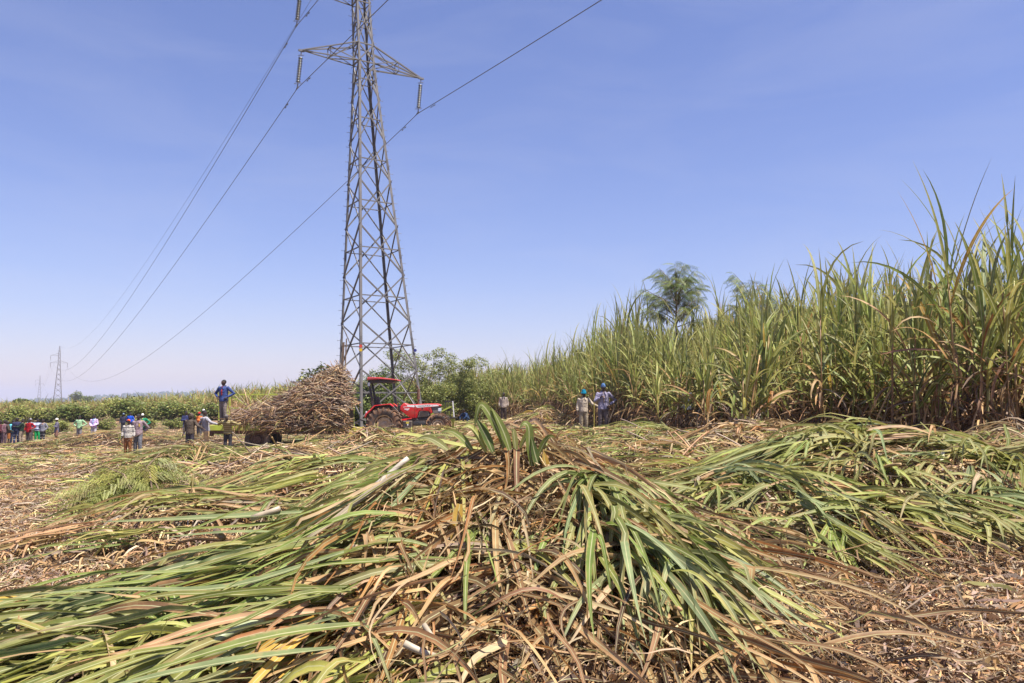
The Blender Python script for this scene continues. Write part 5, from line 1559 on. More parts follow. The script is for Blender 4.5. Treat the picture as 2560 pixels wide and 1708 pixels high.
def person(px, Y, head_py, face, label, arms=('down', 'down'), top=(0.3, 0.3, 0.3), leg=(0.1, 0.1, 0.12), hat=None, hatc=(0.5, 0.1, 0.05), hood=False, lean=0.0,
           head=(0, 0), stripe=None, lstripe=None, stride=0.0, shorts=False, collar=None, z0=None, group='farm workers standing in the cut field', hmin=1.52, hmax=1.86, hem=0.86, x_at=None, inner=None, voxel=None, extra=None):
    p = at(px, head_py, Y)
    g = float(H(p.x, Y)) if z0 is None else z0
    h = min(max(p.z - g, hmin), hmax)
    s = h / 1.75
    o = empty('person', (p.x, Y, g), R(face)); o.scale = (s, s, s)
    tag(o, label, 'person', group)
    vx = voxel or (0.021 if Y < 40 else 0.029)
    PV = Vector((0, 0, 0.95))
    RL = Matrix.Rotation(-R(lean), 3, 'X')                 # bend forward at the hips (towards -y)
    up = lambda q: PV + RL @ (Vector(q) - PV)
    upl = lambda lv: lv
    st = stride
    # joints
    leg_pts = {}
    for sd in (-1, 1):
        f = st * sd
        leg_pts[sd] = [Vector((sd * 0.085, 0, 0.93)), Vector((sd * 0.105, -0.02 - f * 0.14, 0.50)), Vector((sd * 0.115, 0.03 - f * 0.16, 0.09)), Vector((sd * 0.125, -0.14 - f * 0.16, 0.035))]
    arm_pts = {}
    for sd, a in zip((-1, 1), arms):
        e, w = ARMS[a]
        arm_pts[sd] = [up((sd * 0.175, 0.0, 1.415)), up((sd * e[0], e[1], e[2])), up((sd * w[0], w[1], w[2]))]
    # ---- body: torso, limbs and neck grown into one skin
    mb = MB()
    tor = [(0.86, .15, .11), (0.95, .165, .12), (1.08, .145, .10), (1.26, .17, .115), (1.38, .175, .10), (1.445, .11, .075), (1.49, .058, .058), (1.58, .053, .056)]
    def torso(m_, lv, dz=0):
        n = 14; vs = []; fs = []
        for z, rx, ry in lv:
            for k in range(n):
                t = 2 * math.pi * k / n
                q = Vector((rx * math.cos(t), ry * math.sin(t), z))
                vs.append(up(q) if z > 0.95 else q)
        for i in range(len(lv) - 1):
            for k in range(n):
                a = i * n + k; b = i * n + (k + 1) % n
                fs.append((a, b, b + n, a + n))
        fs.append(tuple(reversed(range(n)))); fs.append(tuple(range((len(lv) - 1) * n, len(lv) * n)))
        m_.add(vs, fs)
    torso(mb, tor)
    for sd in (-1, 1):
        a = leg_pts[sd]
        mb.tube([a[0], a[0].lerp(a[1], 0.5), a[1], a[1].lerp(a[2], 0.35), a[2], a[2] - Vector((0, 0, 0.05))], [.085, .078, .055, .056, .036, .04], 10)
        mb.tube([a[2] + Vector((0, 0.04, -0.045)), a[2].lerp(a[3], 0.6) + Vector((0, 0, -0.02)), a[3]], [.042, .045, .032], 8)
        b = arm_pts[sd]
        mb.tube([b[0] + (b[0] - b[1]) * 0.08, b[0], b[0].lerp(b[1], .5), b[1], b[1].lerp(b[2], .4), b[2]], [.05, .056, .045, .038, .038, .026], 8)
    body = fuse(mb, 'body', M['skin'], o, vx, 2)
    # ---- head with a face, joined to the body mesh
    hb = bmesh.new(); hb.from_mesh(body.data)
    hc = up((0, -0.015, 1.625))
    hr = RL.to_4x4() @ Matrix.Rotation(R(head[0]), 4, 'Z') @ Matrix.Rotation(-R(head[1]), 4, 'X')
    def hp(q): return hc + (hr @ Vector(q))
    def add_ball(c, r, sub=1, fn=None, mi=0):
        g2 = bmesh.ops.create_icosphere(hb, subdivisions=sub, radius=1.0)
        for v in g2['verts']:
            q = Vector((v.co.x * r[0], v.co.y * r[1], v.co.z * r[2]))
            if fn: q = fn(q)
            v.co = hp(Vector(c) + q)
        for v in g2['verts']:
            for f in v.link_faces: f.material_index = mi; f.smooth = True
    def skull(q):
        z = q.z / 0.122
        if z < 0:                                              # jaw narrows to the chin
            q.x *= 1 - 0.32 * z * z; q.y *= 1 - 0.12 * z * z
            if q.y < 0: q.y -= 0.012 * z * z
        if q.y < -0.06 and -0.1 < z < 0.32: q.y += 0.008          # eye sockets' shelf
        if q.y > 0: q.y *= 1.05
        return q
    add_ball((0, 0, 0), (0.076, 0.094, 0.122), 3, skull)
    add_ball((0, -0.098, -0.012), (0.017, 0.018, 0.022), 1)        # nose
    add_ball((0, -0.093, 0.008), (0.010, 0.012, 0.03), 1)
    add_ball((0, -0.088, -0.055), (0.028, 0.013, 0.008), 1); add_ball((0, -0.085, -0.066), (0.024, 0.012, 0.008), 1)   # lips
    for sd in (-1, 1):
        add_ball((sd * 0.03, -0.081, 0.017), (0.013, 0.009, 0.008), 1, None, 1)
        add_ball((sd * 0.03, -0.089, 0.016), (0.005, 0.003, 0.005), 1)
        add_ball((sd * 0.032, -0.085, 0.036), (0.022, 0.010, 0.006), 1)    # brow
        add_ball((sd * 0.077, 0.005, 0.0), (0.012, 0.024, 0.032), 1)       # ear
    # hands: palm, four unequal bent fingers, thumb from the side near the wrist
    for sd, a in zip((-1, 1), arms):
        b = arm_pts[sd]; d = (b[2] - b[1]).normalized()
        ax = Vector((0, 0, 1)) if abs(d.z) < 0.8 else Vector((0, 1, 0))
        across = d.cross(ax).normalized(); nrm = across.cross(d)
        hbm = MB()
        w0 = b[2]
        hbm.tube([w0 - d * 0.02, w0 + d * 0.03, w0 + d * 0.085, w0 + d * 0.095], [0.027, 0.036, 0.040, 0.034], 8, True, 0.45)
        for k, ln in enumerate((0.066, 0.078, 0.072, 0.056)):
            r0 = w0 + d * 0.085 + across * (-0.028 + 0.019 * k)
            c1 = r0 + d * ln * 0.5 - nrm * 0.006; c2 = c1 + d * ln * 0.28 - nrm * 0.016; c3 = c2 + d * ln * 0.1 - nrm * 0.02
            hbm.tube([r0 - d * 0.02, c1, c2, c3], [0.0095, 0.009, 0.008, 0.006], 5)
        r0 = w0 + d * 0.02 - across * 0.03 * sd
        hbm.tube([r0, r0 + d * 0.035 - across * 0.024 * sd - nrm * 0.008, r0 + d * 0.065 - across * 0.027 * sd - nrm * 0.02], [0.012, 0.011, 0.008], 5)
        me2 = bpy.data.meshes.new('h'); me2.from_pydata([tuple(v) for v in hbm.v], [], hbm.f); hb.from_mesh(me2); bpy.data.meshes.remove(me2)
    hb.to_mesh(body.data); hb.free()
    body.data.materials.append(M['eyes'])
    body.data.polygons.foreach_set('use_smooth', [True] * len(body.data.polygons))
    # ---- shirt
    mb = MB()
    torso(mb, [(hem, .195, .15), (0.95, .192, .148), (1.08, .180, .137), (1.26, .196, .142), (1.385, .196, .125), (1.45, .115, .088), (1.475, .085, .078)])
    for sd in (-1, 1):
        b = arm_pts[sd]
        mb.tube([b[0] + (b[0] - b[1]) * 0.1, b[0], b[0].lerp(b[1], .5), b[1], b[1].lerp(b[2], .5), b[1].lerp(b[2], .93)], [.06, .078, .068, .062, .056, .045], 9)
    if hood:
        q = [up((0, 0.09, 1.44)), up((0, 0.11, 1.40))]
        if hood == 'down': mb.tube([up((-0.1, 0.08, 1.45)), up((-0.06, 0.14, 1.43)), up((0, 0.16, 1.40)), up((0.06, 0.14, 1.43)), up((0.1, 0.08, 1.45))], [.03, .045, .055, .045, .03], 8)
    shm = cloth('shirt_cloth', top, *(stripe or (None,)))
    shirt = fuse(mb, 'shirt', shm, o, vx * 0.95, 3)
    if collar is not None:
        mb = MB(); mb.tube([up((0.085 * math.cos(t), 0.02 + 0.075 * math.sin(t), 1.475 + 0.02 * math.sin(t))) for t in np.linspace(-1.2, 4.34, 13)], 0.022, 6)
        for sd in (-1, 1): mb.bar(up((sd * 0.035, -0.09, 1.46)), up((sd * 0.075, -0.125, 1.36)), 0.06, 0.02)
        mb.build('collar', cloth('collar_cloth', collar), shirt, smooth=True)
    if inner is not None:
        mb = MB(); mb.add([up(q) for q in ((-0.035, -0.092, 1.47), (0.035, -0.092, 1.47), (0.03, -0.150, 1.26), (0.028, -0.146, 1.1), (-0.02, -0.146, 1.1), (-0.03, -0.150, 1.26))] + [up(q) for q in ((-0.035, -0.06, 1.47), (0.035, -0.06, 1.47), (0.03, -0.11, 1.26), (0.028, -0.11, 1.1), (-0.02, -0.11, 1.1), (-0.03, -0.11, 1.26))],
                          [(0, 1, 2, 5), (5, 2, 3, 4), (0, 6, 7, 1), (1, 7, 8, 2), (2, 8, 9, 3), (3, 9, 10, 4), (4, 10, 11, 5), (5, 11, 6, 0)])
        mb.build('placket', cloth('inner_cloth', inner), shirt)
    # ---- trousers
    mb = MB()
    torso(mb, [(0.80, .145, .115), (0.86, .172, .128), (0.94, .172, .125), (1.0, .155, .112)])
    for sd in (-1, 1):
        a = leg_pts[sd]
        e = 0.12 if not shorts else 0.46
        if shorts: mb.tube([a[0], a[0].lerp(a[1], .5), a[0].lerp(a[1], 1.05)], [.112, .108, .10], 10)
        else: mb.tube([a[0], a[0].lerp(a[1], .5), a[1], a[1].lerp(a[2], .4), a[1].lerp(a[2], 0.93), a[2] - Vector((0, 0, 0.03))], [.108, .100, .082, .078, .074, .070], 10)
    fuse(mb, 'trousers', cloth('trouser_cloth', leg, *(lstripe or (None,))), o, vx * 0.95, 3)
    for sd in (-1, 1):
        a = leg_pts[sd]; mb = MB()
        mb.tube([a[2] + Vector((0, 0.055, -0.05)), a[2] + Vector((0, -0.02, -0.045)), a[3] + Vector((0, 0.02, 0.005)), a[3] + Vector((0, -0.03, -0.005))], [.045, .052, .046, .03], 8)
        mb.tube([a[2] + Vector((0, 0.01, -0.03)), a[2] + Vector((0, 0.01, 0.08))], [.05, .05], 8)
        mb.build('boot', M['boot'], o, smooth=True)
    # ---- what is on the head
    hm = MB()
    def dome(z0_, rx, ry, rz, n=14, back=0.0, m_=hm):
        vs = []; fs = []
        L = 6
        for i in range(L + 1):
            t = (math.pi / 2) * i / L
            for k in range(n):
                a = 2 * math.pi * k / n
                vs.append(hp((rx * math.cos(a) * math.cos(t), ry * math.sin(a) * math.cos(t) + back, z0_ + rz * math.sin(t))))
        for i in range(L):
            for k in range(n):
                a = i * n + k; b = i * n + (k + 1) % n; fs.append((a, b, b + n, a + n))
        fs.append(tuple(reversed(range(n))))
        m_.add(vs, fs)
    if hat is None:
        dome(0.035, 0.0775, 0.098, 0.092, back=0.006); hm.build('hair', M['hair'], o, smooth=True)
    elif hat == 'cap':
        dome(0.028, 0.083, 0.102, 0.108)
        hm.add([hp(q) for q in ((-0.075, -0.07, 0.035), (-0.06, -0.14, 0.028), (0, -0.168, 0.03), (0.06, -0.14, 0.028), (0.075, -0.07, 0.035), (-0.075, -0.07, 0.022), (-0.06, -0.14, 0.016), (0, -0.168, 0.018), (0.06, -0.14, 0.016), (0.075, -0.07, 0.022))],
               [(0, 1, 2, 3, 4), (9, 8, 7, 6, 5), (0, 5, 6, 1), (1, 6, 7, 2), (2, 7, 8, 3), (3, 8, 9, 4)])
        hm.build('cap', cloth('cap_cloth', hatc), o, smooth=True)
    elif hat == 'beanie':
        dome(0.01, 0.086, 0.106, 0.145, back=0.008); hm.lathe([(0.001, 0)]) if False else None
        hm.build('beanie', cloth('knitted_cloth', hatc), o, smooth=True)
    elif hat == 'turban':
        for k in range(4):
            hm.tube([hp((0.088 * math.cos(t) * (1 - 0.13 * k), 0.105 * math.sin(t) * (1 - 0.13 * k), 0.035 + 0.033 * k + 0.02 * math.sin(t + k))) for t in np.linspace(0, 2 * math.pi, 15)], 0.026, 7)
        dome(0.05, 0.085, 0.1, 0.13)
        hm.tube([hp((0.05, -0.02, 0.1)), hp((0.0, 0.0, 0.165)), hp((-0.06, 0.02, 0.1))], [0.04, 0.028, 0.04], 7)
        hm.build('headscarf', cloth('scarf_cloth', hatc), o, smooth=True)
    elif hat == 'hood':
        vs = []; fs = []; n = 14
        prof = [(-0.075, 0.062, 0.10), (-0.06, 0.075, 0.115), (-0.02, 0.103, 0.135), (0.04, 0.112, 0.14), (0.10, 0.10, 0.125)]
        for y, rx, rz in prof:
            for k in range(n):
                a = 2 * math.pi * k / n
                vs.append(hp((rx * math.cos(a), y, 0.005 + rz * math.sin(a))))
        for i in range(len(prof) - 1):
            for k in range(n):
                a = i * n + k; b = i * n + (k + 1) % n; fs.append((a, b, b + n, a + n))
        fs.append(tuple(range((len(prof) - 1) * n, len(prof) * n)))
        hm.add(vs, fs)
        hm.tube([hp((0, 0.05, -0.06)), up((0, 0.04, 1.47)), up((0, 0.03, 1.40))], [0.10, 0.10, 0.12], 12)
        hm.build('hood', shm, o, smooth=True)
    if extra: extra(o, up, hp, arm_pts, s)
    return o

def put_people():
    NV = (0.022, 0.026, 0.05)
    G = 'farm workers standing in the cut field'
    # --- pair in front of the left clearing
    person(322, 33.2, 1050, 12, 'person in orange cap and white striped sweater looking down', ('down', 'down'), (0.44, 0.41, 0.37), (0.24, 0.10, 0.04), 'cap', (0.72, 0.10, 0.02), head=(0, 26), stripe=((0.10, 0.09, 0.10), 0.20, 0.16, 2, 0.06), stride=0.3, collar=(0.3, 0.28, 0.26))
    def badge(o, up, hp, arm, s):
        mb = MB(); mb.box(up((0.085, -0.143, 1.31)), (0.055, 0.012, 0.055)); mb.box(up((0.092, -0.143, 1.245)), (0.05, 0.012, 0.06)); mb.box(up((0.075, -0.143, 1.285)), (0.03, 0.014, 0.03))
        mb.build('badge', mat_plain('yellow_print', (0.62, 0.42, 0.06), 0.7), o)
    person(347, 33.5, 1035, 6, 'bareheaded person in mauve jacket with yellow badge, standing beside the orange cap', ('down', 'back'), (0.27, 0.20, 0.22), (0.16, 0.165, 0.19), None, extra=badge, stride=0.25, collar=(0.25, 0.19, 0.21), hem=0.82)
    q = at(322, 1095, 33.0)
    mb = MB(); mb.tube([(0, 0, 0), (0.7, 0.0, 0.36)], [0.012, 0.014], 6); st = mb.build('cut_stick', M['bark'], smooth=True); st.location = at(318, 1102, 33.1) ; tag(st, 'pale stick held by the person in the mauve jacket', 'stick')
    # --- three beside the trailer
    person(477, 34.3, 1033, -4, 'smiling person in dark brown hoodie with the hood up', ('down', 'out'), (0.085, 0.065, 0.05), (0.05, 0.045, 0.06), 'hood', head=(-8, 4), hem=0.84)
    person(517, 34.5, 1025, 128, 'person in light grey hoodie and beige trousers seen half from behind', ('lean', 'back'), (0.30, 0.29, 0.32), (0.55, 0.38, 0.20), None, hood='down', head=(-50, 8), lean=8, hem=0.86, stride=0.2)
    person(571, 34.35, 1036, 184, 'person in olive sweater with pale stripes leaning on the trailer, seen from behind', ('lean', 'lean'), (0.22, 0.175, 0.075), (0.045, 0.043, 0.05), 'beanie', (0.13, 0.115, 0.11), lean=26, head=(0, 22), stripe=((0.46, 0.40, 0.24), 0.088, 0.16, 2, 0.0), hmin=1.68, hem=0.80)
    person(560, 36.0, 949, -14, 'person in blue overshirt standing on the trailer with hands on hips', ('hips', 'hips'), (0.045, 0.07, 0.20), (0.20, 0.165, 0.15), None, inner=(0.30, 0.035, 0.04), head=(-28, 26), z0=TZB + 0.1, hmax=1.96, hem=0.84, stride=0.25, collar=(0.045, 0.07, 0.2), group=None)
    # --- behind them
    person(466, 50, 1028, 10, 'person in navy shirt partly hidden behind the brown hood', ('fold', 'down'), (0.03, 0.035, 0.10), (0.30, 0.30, 0.36), None)
    person(499, 51, 1030, -20, 'person in red cap and orange vest between the hooded and grey workers', ('down', 'fold'), (0.62, 0.17, 0.04), (0.10, 0.10, 0.11), 'cap', (0.45, 0.03, 0.04))
    person(509, 52, 1023, 30, 'person in white cap just behind the grey hoodie', ('down', 'down'), (0.10, 0.11, 0.10), (0.12, 0.11, 0.1), 'cap', (0.7, 0.68, 0.66))
    # --- crowd at the left edge
    person(1, 50, 1051, 70, 'person in maroon cut off by the left edge of the picture', ('front', 'front'), (0.10, 0.025, 0.035), (0.06, 0.04, 0.045), None)
    person(12, 49.6, 1050, 100, 'person in faded purple shirt and trousers seen from the side, near the left edge', ('down', 'down'), (0.17, 0.095, 0.11), (0.15, 0.10, 0.12), None, head=(10, 0), stride=0.3)
    person(23, 47.5, 1057, 120, 'person in dark olive jacket and rust brown shorts, nearest of the left crowd', ('front', 'front'), (0.06, 0.05, 0.035), (0.30, 0.11, 0.03), None, shorts=True, lean=8, hmin=1.45)
    person(34, 51, 1050, 60, 'person in bright cyan shirt behind the navy overalls', ('down', 'fold'), (0.15, 0.62, 0.75), (0.04, 0.05, 0.09), None)
    person(43, 49.4, 1044, 205, 'person in navy overalls with pale reflective bands, seen from behind', ('fwd', 'down'), (0.035, 0.04, 0.085), (0.035, 0.045, 0.10), None, lstripe=((0.5, 0.52, 0.58), 0.30, 0.13, 2, 0.02), stride=0.3, lean=8)
    person(55, 49.2, 1048, -70, 'person in dark green shirt and khaki trousers turning to the left', ('fwd', 'fwd'), (0.022, 0.04, 0.028), (0.30, 0.24, 0.18), None, lean=6, stride=0.3)
    person(73, 50, 1051, 0, 'person in deep red shirt with one hand on the hip', ('down', 'hips'), (0.30, 0.010, 0.018), (0.12, 0.09, 0.08), None, collar=(0.28, 0.01, 0.018), hem=0.78)
    person(77, 53, 1046, 10, 'person in grey cap hidden behind the red shirt', ('down', 'down'), (0.26, 0.25, 0.28), (0.1, 0.1, 0.1), 'cap', (0.24, 0.23, 0.25))
    person(95, 50.5, 1047, 15, 'person in white and navy striped sweatshirt with bright green trousers', ('fwd', 'down'), (0.50, 0.55, 0.72), (0.02, 0.36, 0.11), None, stripe=((0.03, 0.035, 0.12), 0.26, 0.34, 2, 0.12))
    person(108, 49, 1054, -6, 'person in plain grey sweater beside the green trousers', ('pocket', 'pocket'), (0.20, 0.20, 0.24), (0.05, 0.05, 0.055), None, lstripe=((0.5, 0.48, 0.45), 0.22, 0.08, 2, 0.0), collar=(0.32, 0.2, 0.16))
    person(143, 49, 1049, -50, 'person in white cap, long grey coat and brown shorts facing left', ('down', 'fold'), (0.14, 0.13, 0.18), (0.24, 0.13, 0.10), 'cap', (0.78, 0.74, 0.68), shorts=True, hem=0.72)
    # --- two further back, and the distant ones
    person(200, 51, 1039, 0, 'person in pale green shirt with arms akimbo', ('hips', 'hips'), (0.30, 0.47, 0.27), (0.24, 0.22, 0.22), None, stride=0.2)
    person(236, 51, 1037, 0, 'person in blue shirt with pink sleeves, hands clasped', ('front', 'front'), (0.56, 0.42, 0.66), (0.45, 0.44, 0.48), None, inner=(0.26, 0.40, 0.66), collar=(0.3, 0.42, 0.66))
    person(309, 60, 1033, 20, 'distant person in dark clothes and pale blue cap', ('down', 'down'), (0.035, 0.035, 0.06), (0.05, 0.05, 0.06), 'cap', (0.15, 0.2, 0.28), hmin=1.5)
    person(326, 60, 1035, 0, 'distant person in bright blue shirt', ('pocket', 'pocket'), (0.015, 0.08, 0.50), (0.04, 0.05, 0.1), None, hmin=1.5)
    person(357, 45, 1034, 10, 'person in green jacket and white cap behind the mauve jacket', ('down', 'hips'), (0.02, 0.22, 0.11), (0.06, 0.07, 0.07), 'cap', (0.7, 0.66, 0.62), inner=(0.5, 0.42, 0.12))
    # --- right side
    person(1259, 48, 981, 0, 'person in faded beige jacket with dark collar, alone before the standing cane', ('down', 'down'), (0.33, 0.27, 0.235), (0.075, 0.055, 0.05), None, collar=(0.03, 0.03, 0.045), hem=0.80)
    def cane(o, up, hp, arm, s):
        pass
    a = person(1459, 29.5, 977, 2, 'person in teal headscarf and beige jacket holding an upright cane', ('down', 'out'), (0.40, 0.335, 0.27), (0.34, 0.28, 0.20), 'turban', (0.01, 0.22, 0.36), collar=(0.36, 0.3, 0.25), hem=0.88, head=(10, 4))
    qa = at(1484, 1010, 29.35); zb = float(H(qa.x, 29.35))
    mb = MB(); mb.tube([(0, 0, 0), (0.02, 0, 1.2), (-0.05, 0.02, 2.3)], [0.022, 0.02, 0.016], 8)
    for z in (0.4, 0.8, 1.15, 1.5, 1.8, 2.05): mb.tube([(0.01, 0, z), (0.01, 0, z + 0.02)], 0.025, 8)
    st = mb.build('cane_stalk', mat_plain('ripe_yellow_cane', (0.36, 0.29, 0.07), 0.5, var=0.3), smooth=True); st.location = (qa.x, 29.33, zb); tag(st, 'upright yellow cane held by the person in the teal headscarf', 'cane stalk')
    person(1508, 28.5, 960, 0, 'tall person in blue beanie and lilac grey sweatshirt, one hand on the hip', ('chest', 'hips'), (0.27, 0.25, 0.36), (0.15, 0.12, 0.12), 'beanie', (0.07, 0.14, 0.30), collar=(0.22, 0.2, 0.3), inner=(0.36, 0.27, 0.24), hem=0.85, head=(8, 0))
    person(1714, 24.6, 958, 30, 'person in grey-blue cap almost hidden among the standing cane', ('down', 'down'), (0.12, 0.13, 0.17), (0.05, 0.05, 0.06), 'cap', (0.10, 0.11, 0.15))
    # crouching figure
    crouch(1165, 51, 1022, 'person in dark blue crouching at the foot of the cane')

def crouch(px, Y, top_py, label):
    p = at(px, 1041, Y); g = float(H(p.x, Y))
    z = at(px, top_py, Y).z
    o = empty('person', (p.x, Y, g), R(-35)); tag(o, label, 'person', 'farm workers standing in the cut field')
    hgt = max(z - g, 0.8); s = hgt / 0.95
    o.scale = (s, s, s)
    mb = MB()
    ell(mb, [(0.2, .15, .13, 0, .12), (0.32, .17, .14, 0, .1), (0.5, .17, .12, 0, -.02), (0.63, .17, .1, 0, -.14), (0.7, .09, .07, 0, -.2), (0.76, .055, .055, 0, -.24)])
    for sd in (-1, 1):
        mb.tube([(sd * .09, .12, .28), (sd * .17, -.18, .48), (sd * .15, -.02, .06), (sd * .16, -.16, .03)], [.09, .06, .04, .035], 8)
        mb.tube([(sd * .17, -.12, .62), (sd * .24, -.3, .42), (sd * .12, -.45, .25)], [.055, .042, .03], 8)
    body = fuse(mb, 'body', M['skin'], o, 0.026, 2)
    bm = bmesh.new(); bm.from_mesh(body.data)
    for c, r in (((0, -.28, .83), (.075, .09, .11)), ((0, -.375, .80), (.016, .016, .02)), ((-.076, -.27, .83), (.012, .022, .03)), ((.076, -.27, .83), (.012, .022, .03)), ((0, -.36, .76), (.026, .012, .01))):
        g2 = bmesh.ops.create_icosphere(bm, subdivisions=2, radius=1)
        for v in g2['verts']: v.co = Vector(c) + Vector((v.co.x * r[0], v.co.y * r[1], v.co.z * r[2]))
    for sd in (-1, 1):
        for k in range(5):
            t = MB(); a = Vector((sd * .12 + (k - 2) * .016, -.46, .24)); t.tube([a, a + Vector((0, -.05, -.04 + .006 * k)), a + Vector((0, -.06, -.075))], [.01, .009, .006], 5)
            m2 = bpy.data.meshes.new('f'); m2.from_pydata([tuple(v) for v in t.v], [], t.f); bm.from_mesh(m2); bpy.data.meshes.remove(m2)
    bm.to_mesh(body.data); bm.free(); body.data.polygons.foreach_set('use_smooth', [True] * len(body.data.polygons))
    mb = MB()
    ell(mb, [(0.26, .18, .16, 0, .11), (0.4, .195, .15, 0, .06), (0.52, .195, .145, 0, -.03), (0.64, .19, .12, 0, -.14), (0.7, .11, .09, 0, -.2)])
    for sd in (-1, 1): mb.tube([(sd * .16, -.12, .63), (sd * .24, -.3, .43), (sd * .14, -.43, .28)], [.075, .062, .045], 8)
    fuse(mb, 'shirt', cloth('shirt_cloth', (0.03, 0.055, 0.13)), o, 0.026)
    mb = MB()
    for sd in (-1, 1): mb.tube([(sd * .09, .13, .26), (sd * .17, -.18, .49), (sd * .155, -.03, .1)], [.12, .085, .065], 8)
    fuse(mb, 'trousers', cloth('trouser_cloth', (0.05, 0.08, 0.14)), o, 0.026)
    mb = MB()
    for k in range(5):
        t = k / 4; mb.tube([(0.078 * math.cos(a) * math.cos(t * 1.5), -.275 + .093 * math.sin(a) * math.cos(t * 1.5), .86 + .085 * math.sin(t * 1.5)) for a in np.linspace(0, 2 * math.pi, 13)], 0.012, 5)
    ell(mb, [(0.86, .077, .092, 0, -.275), (0.91, .066, .08, 0, -.275), (0.95, .03, .04, 0, -.275)])
    mb.build('hair', M['hair'], o, smooth=True)
put_people()
# ---------------------------------------------------------------- heaps of cut tops
def leaf_weights(x, y, rng, n, base):
    return pick(rng, n, base)

GREENISH = {'green': 5, 'fresh': 3, 'lime': 4, 'blue': 2.5, 'deep': 0.8, 'olive': 5, 'tan': 1.2, 'yellow': 0.5}
DRYISH = {'tan': 5, 'straw': 3, 'brown': 4, 'grey': 2, 'dark': 1, 'rust': 1, 'olive': 0.4}
UNDER = {'tan': 4, 'straw': 1.5, 'brown': 5, 'grey': 2, 'dark': 4, 'rust': 1}  # dark and brown weights raised to paint shade under the top blades
MIXED = {'green': 3, 'lime': 2, 'olive': 2, 'blue': 1, 'tan': 4, 'straw': 2, 'brown': 2, 'grey': 1}

def mound(name, spec, parent, step=0.12, lift=-0.015):
    cx = [s[0] for s in spec]; cy = [s[1] for s in spec]; w = max(max(s[3:]) for s in spec) * 2.1
    xs = np.arange(min(cx) - w, max(cx) + w, step); ys = np.arange(min(cy) - w, max(cy) + w, step)
    X, Yg = np.meshgrid(xs, ys); h = hump(spec, X, Yg)
    rng = np.random.default_rng(3)
    Z = T(X, Yg) + h + lift + rng.normal(0, 0.012, X.shape)
    nx = len(xs); ok = h > 0.03
    i = (np.arange(nx - 1)[None, :] + (np.arange(len(ys) - 1) * nx)[:, None])
    q = np.stack([i, i + 1, i + nx + 1, i + nx], -1).reshape(-1, 4)
    q = q[ok.ravel()[q].any(1)]
    u, inv = np.unique(q, return_inverse=True)
    V = np.stack([X, Yg, Z], -1).reshape(-1, 3)[u]
    off = np.array(parent.location)
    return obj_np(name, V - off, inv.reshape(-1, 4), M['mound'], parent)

class Pile:
    """a heap thing: core + its blades; the biggest blades become parts of their own"""
    def __init__(self, key, label, group='heaps of cut cane tops'):
        sp = HEAPS[key]; x, y = sp[0][0], sp[0][1]
        self.o = empty('cane_leaf_heap', (x, y, float(T(x, y)))); tag(self.o, label, 'leaf heap', group)
        self.off = np.array(self.o.location); self.sp = sp
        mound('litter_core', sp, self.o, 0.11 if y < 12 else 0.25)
        self.items = []          # (C, W, roll, twist, fold, col, tipcol)
    def add(self, C, W, roll, col, twist=None, fold=0.2, tipcol=None):
        n = len(C)
        self.items.append((C, W, roll, np.zeros(n) if twist is None else twist, np.full(n, fold), col, col if tipcol is None else tipcol))
    def done(self, parts, mid=True, kindname='leaf'):
        lens = set(i[0].shape[1] for i in self.items)
        cand = []
        for bi, it in enumerate(self.items):
            C = it[0]; top = C[..., 2].mean(1) - H(C[..., 0], C[..., 1]).mean(1)
            dist = np.hypot(C[..., 0].mean(1), C[..., 1].mean(1))
            size = it[1] * np.linalg.norm(C[:, -1] - C[:, 0], axis=1) / dist ** 2 * np.clip(top * 8 + 0.35, 0.05, 1.6)
            cand += [(s, bi, j) for j, s in enumerate(size)]
        cand.sort(reverse=True)
        chosen = {}
        for s, bi, j in cand[:parts]: chosen.setdefault(bi, set()).add(j)
        B = Batch()
        for bi, it in enumerate(self.items):
            n = len(it[0]); msk = np.ones(n, bool)
            for j in chosen.get(bi, ()): msk[j] = False
            if msk.any():
                B.leaves(it[0][msk] - self.off, it[1][msk], it[2][msk], it[5][msk], it[3][msk], it[4][msk], mid, tipcol=it[6][msk])
            for j in chosen.get(bi, ()):
                b = Batch(); sl = slice(j, j + 1)
                b.leaves(it[0][sl] - self.off, it[1][sl], it[2][sl], it[5][sl], it[3][sl], it[4][sl], mid, tipcol=it[6][sl])
                b.obj(kindname, M['leaf'], self.o)
        if B.V: B.obj(kindname, M['leaf'], self.o, 'stuff')
    def stalks(self, P, D, L, r, col, name='stalk', joined=False):
        """cut stalk pieces lying on the heap; nodes every 12 cm"""
        B0 = Batch()
        for i in range(len(P)):
            a = Vector(P[i]); d = Vector(D[i]).normalized()
            n = max(3, int(L[i] / 0.12) * 3)
            t = np.linspace(0, 1, n + 1)
            C = np.array(a)[None] + np.array(d)[None] * (t * L[i])[:, None]
            C[:, 2] += 0.04 * L[i] * np.sin(t * 3 + i)
            b = Batch() if not joined else B0
            b.tubes((C - self.off)[None], np.array([r[i]]), col[i:i + 1], np.array([r[i] * 0.85]), 8)
            if not joined: b.obj(name, M['stalk'], self.o)
        if joined and B0.V: B0.obj(name, M['stalk'], self.o, 'stuff')

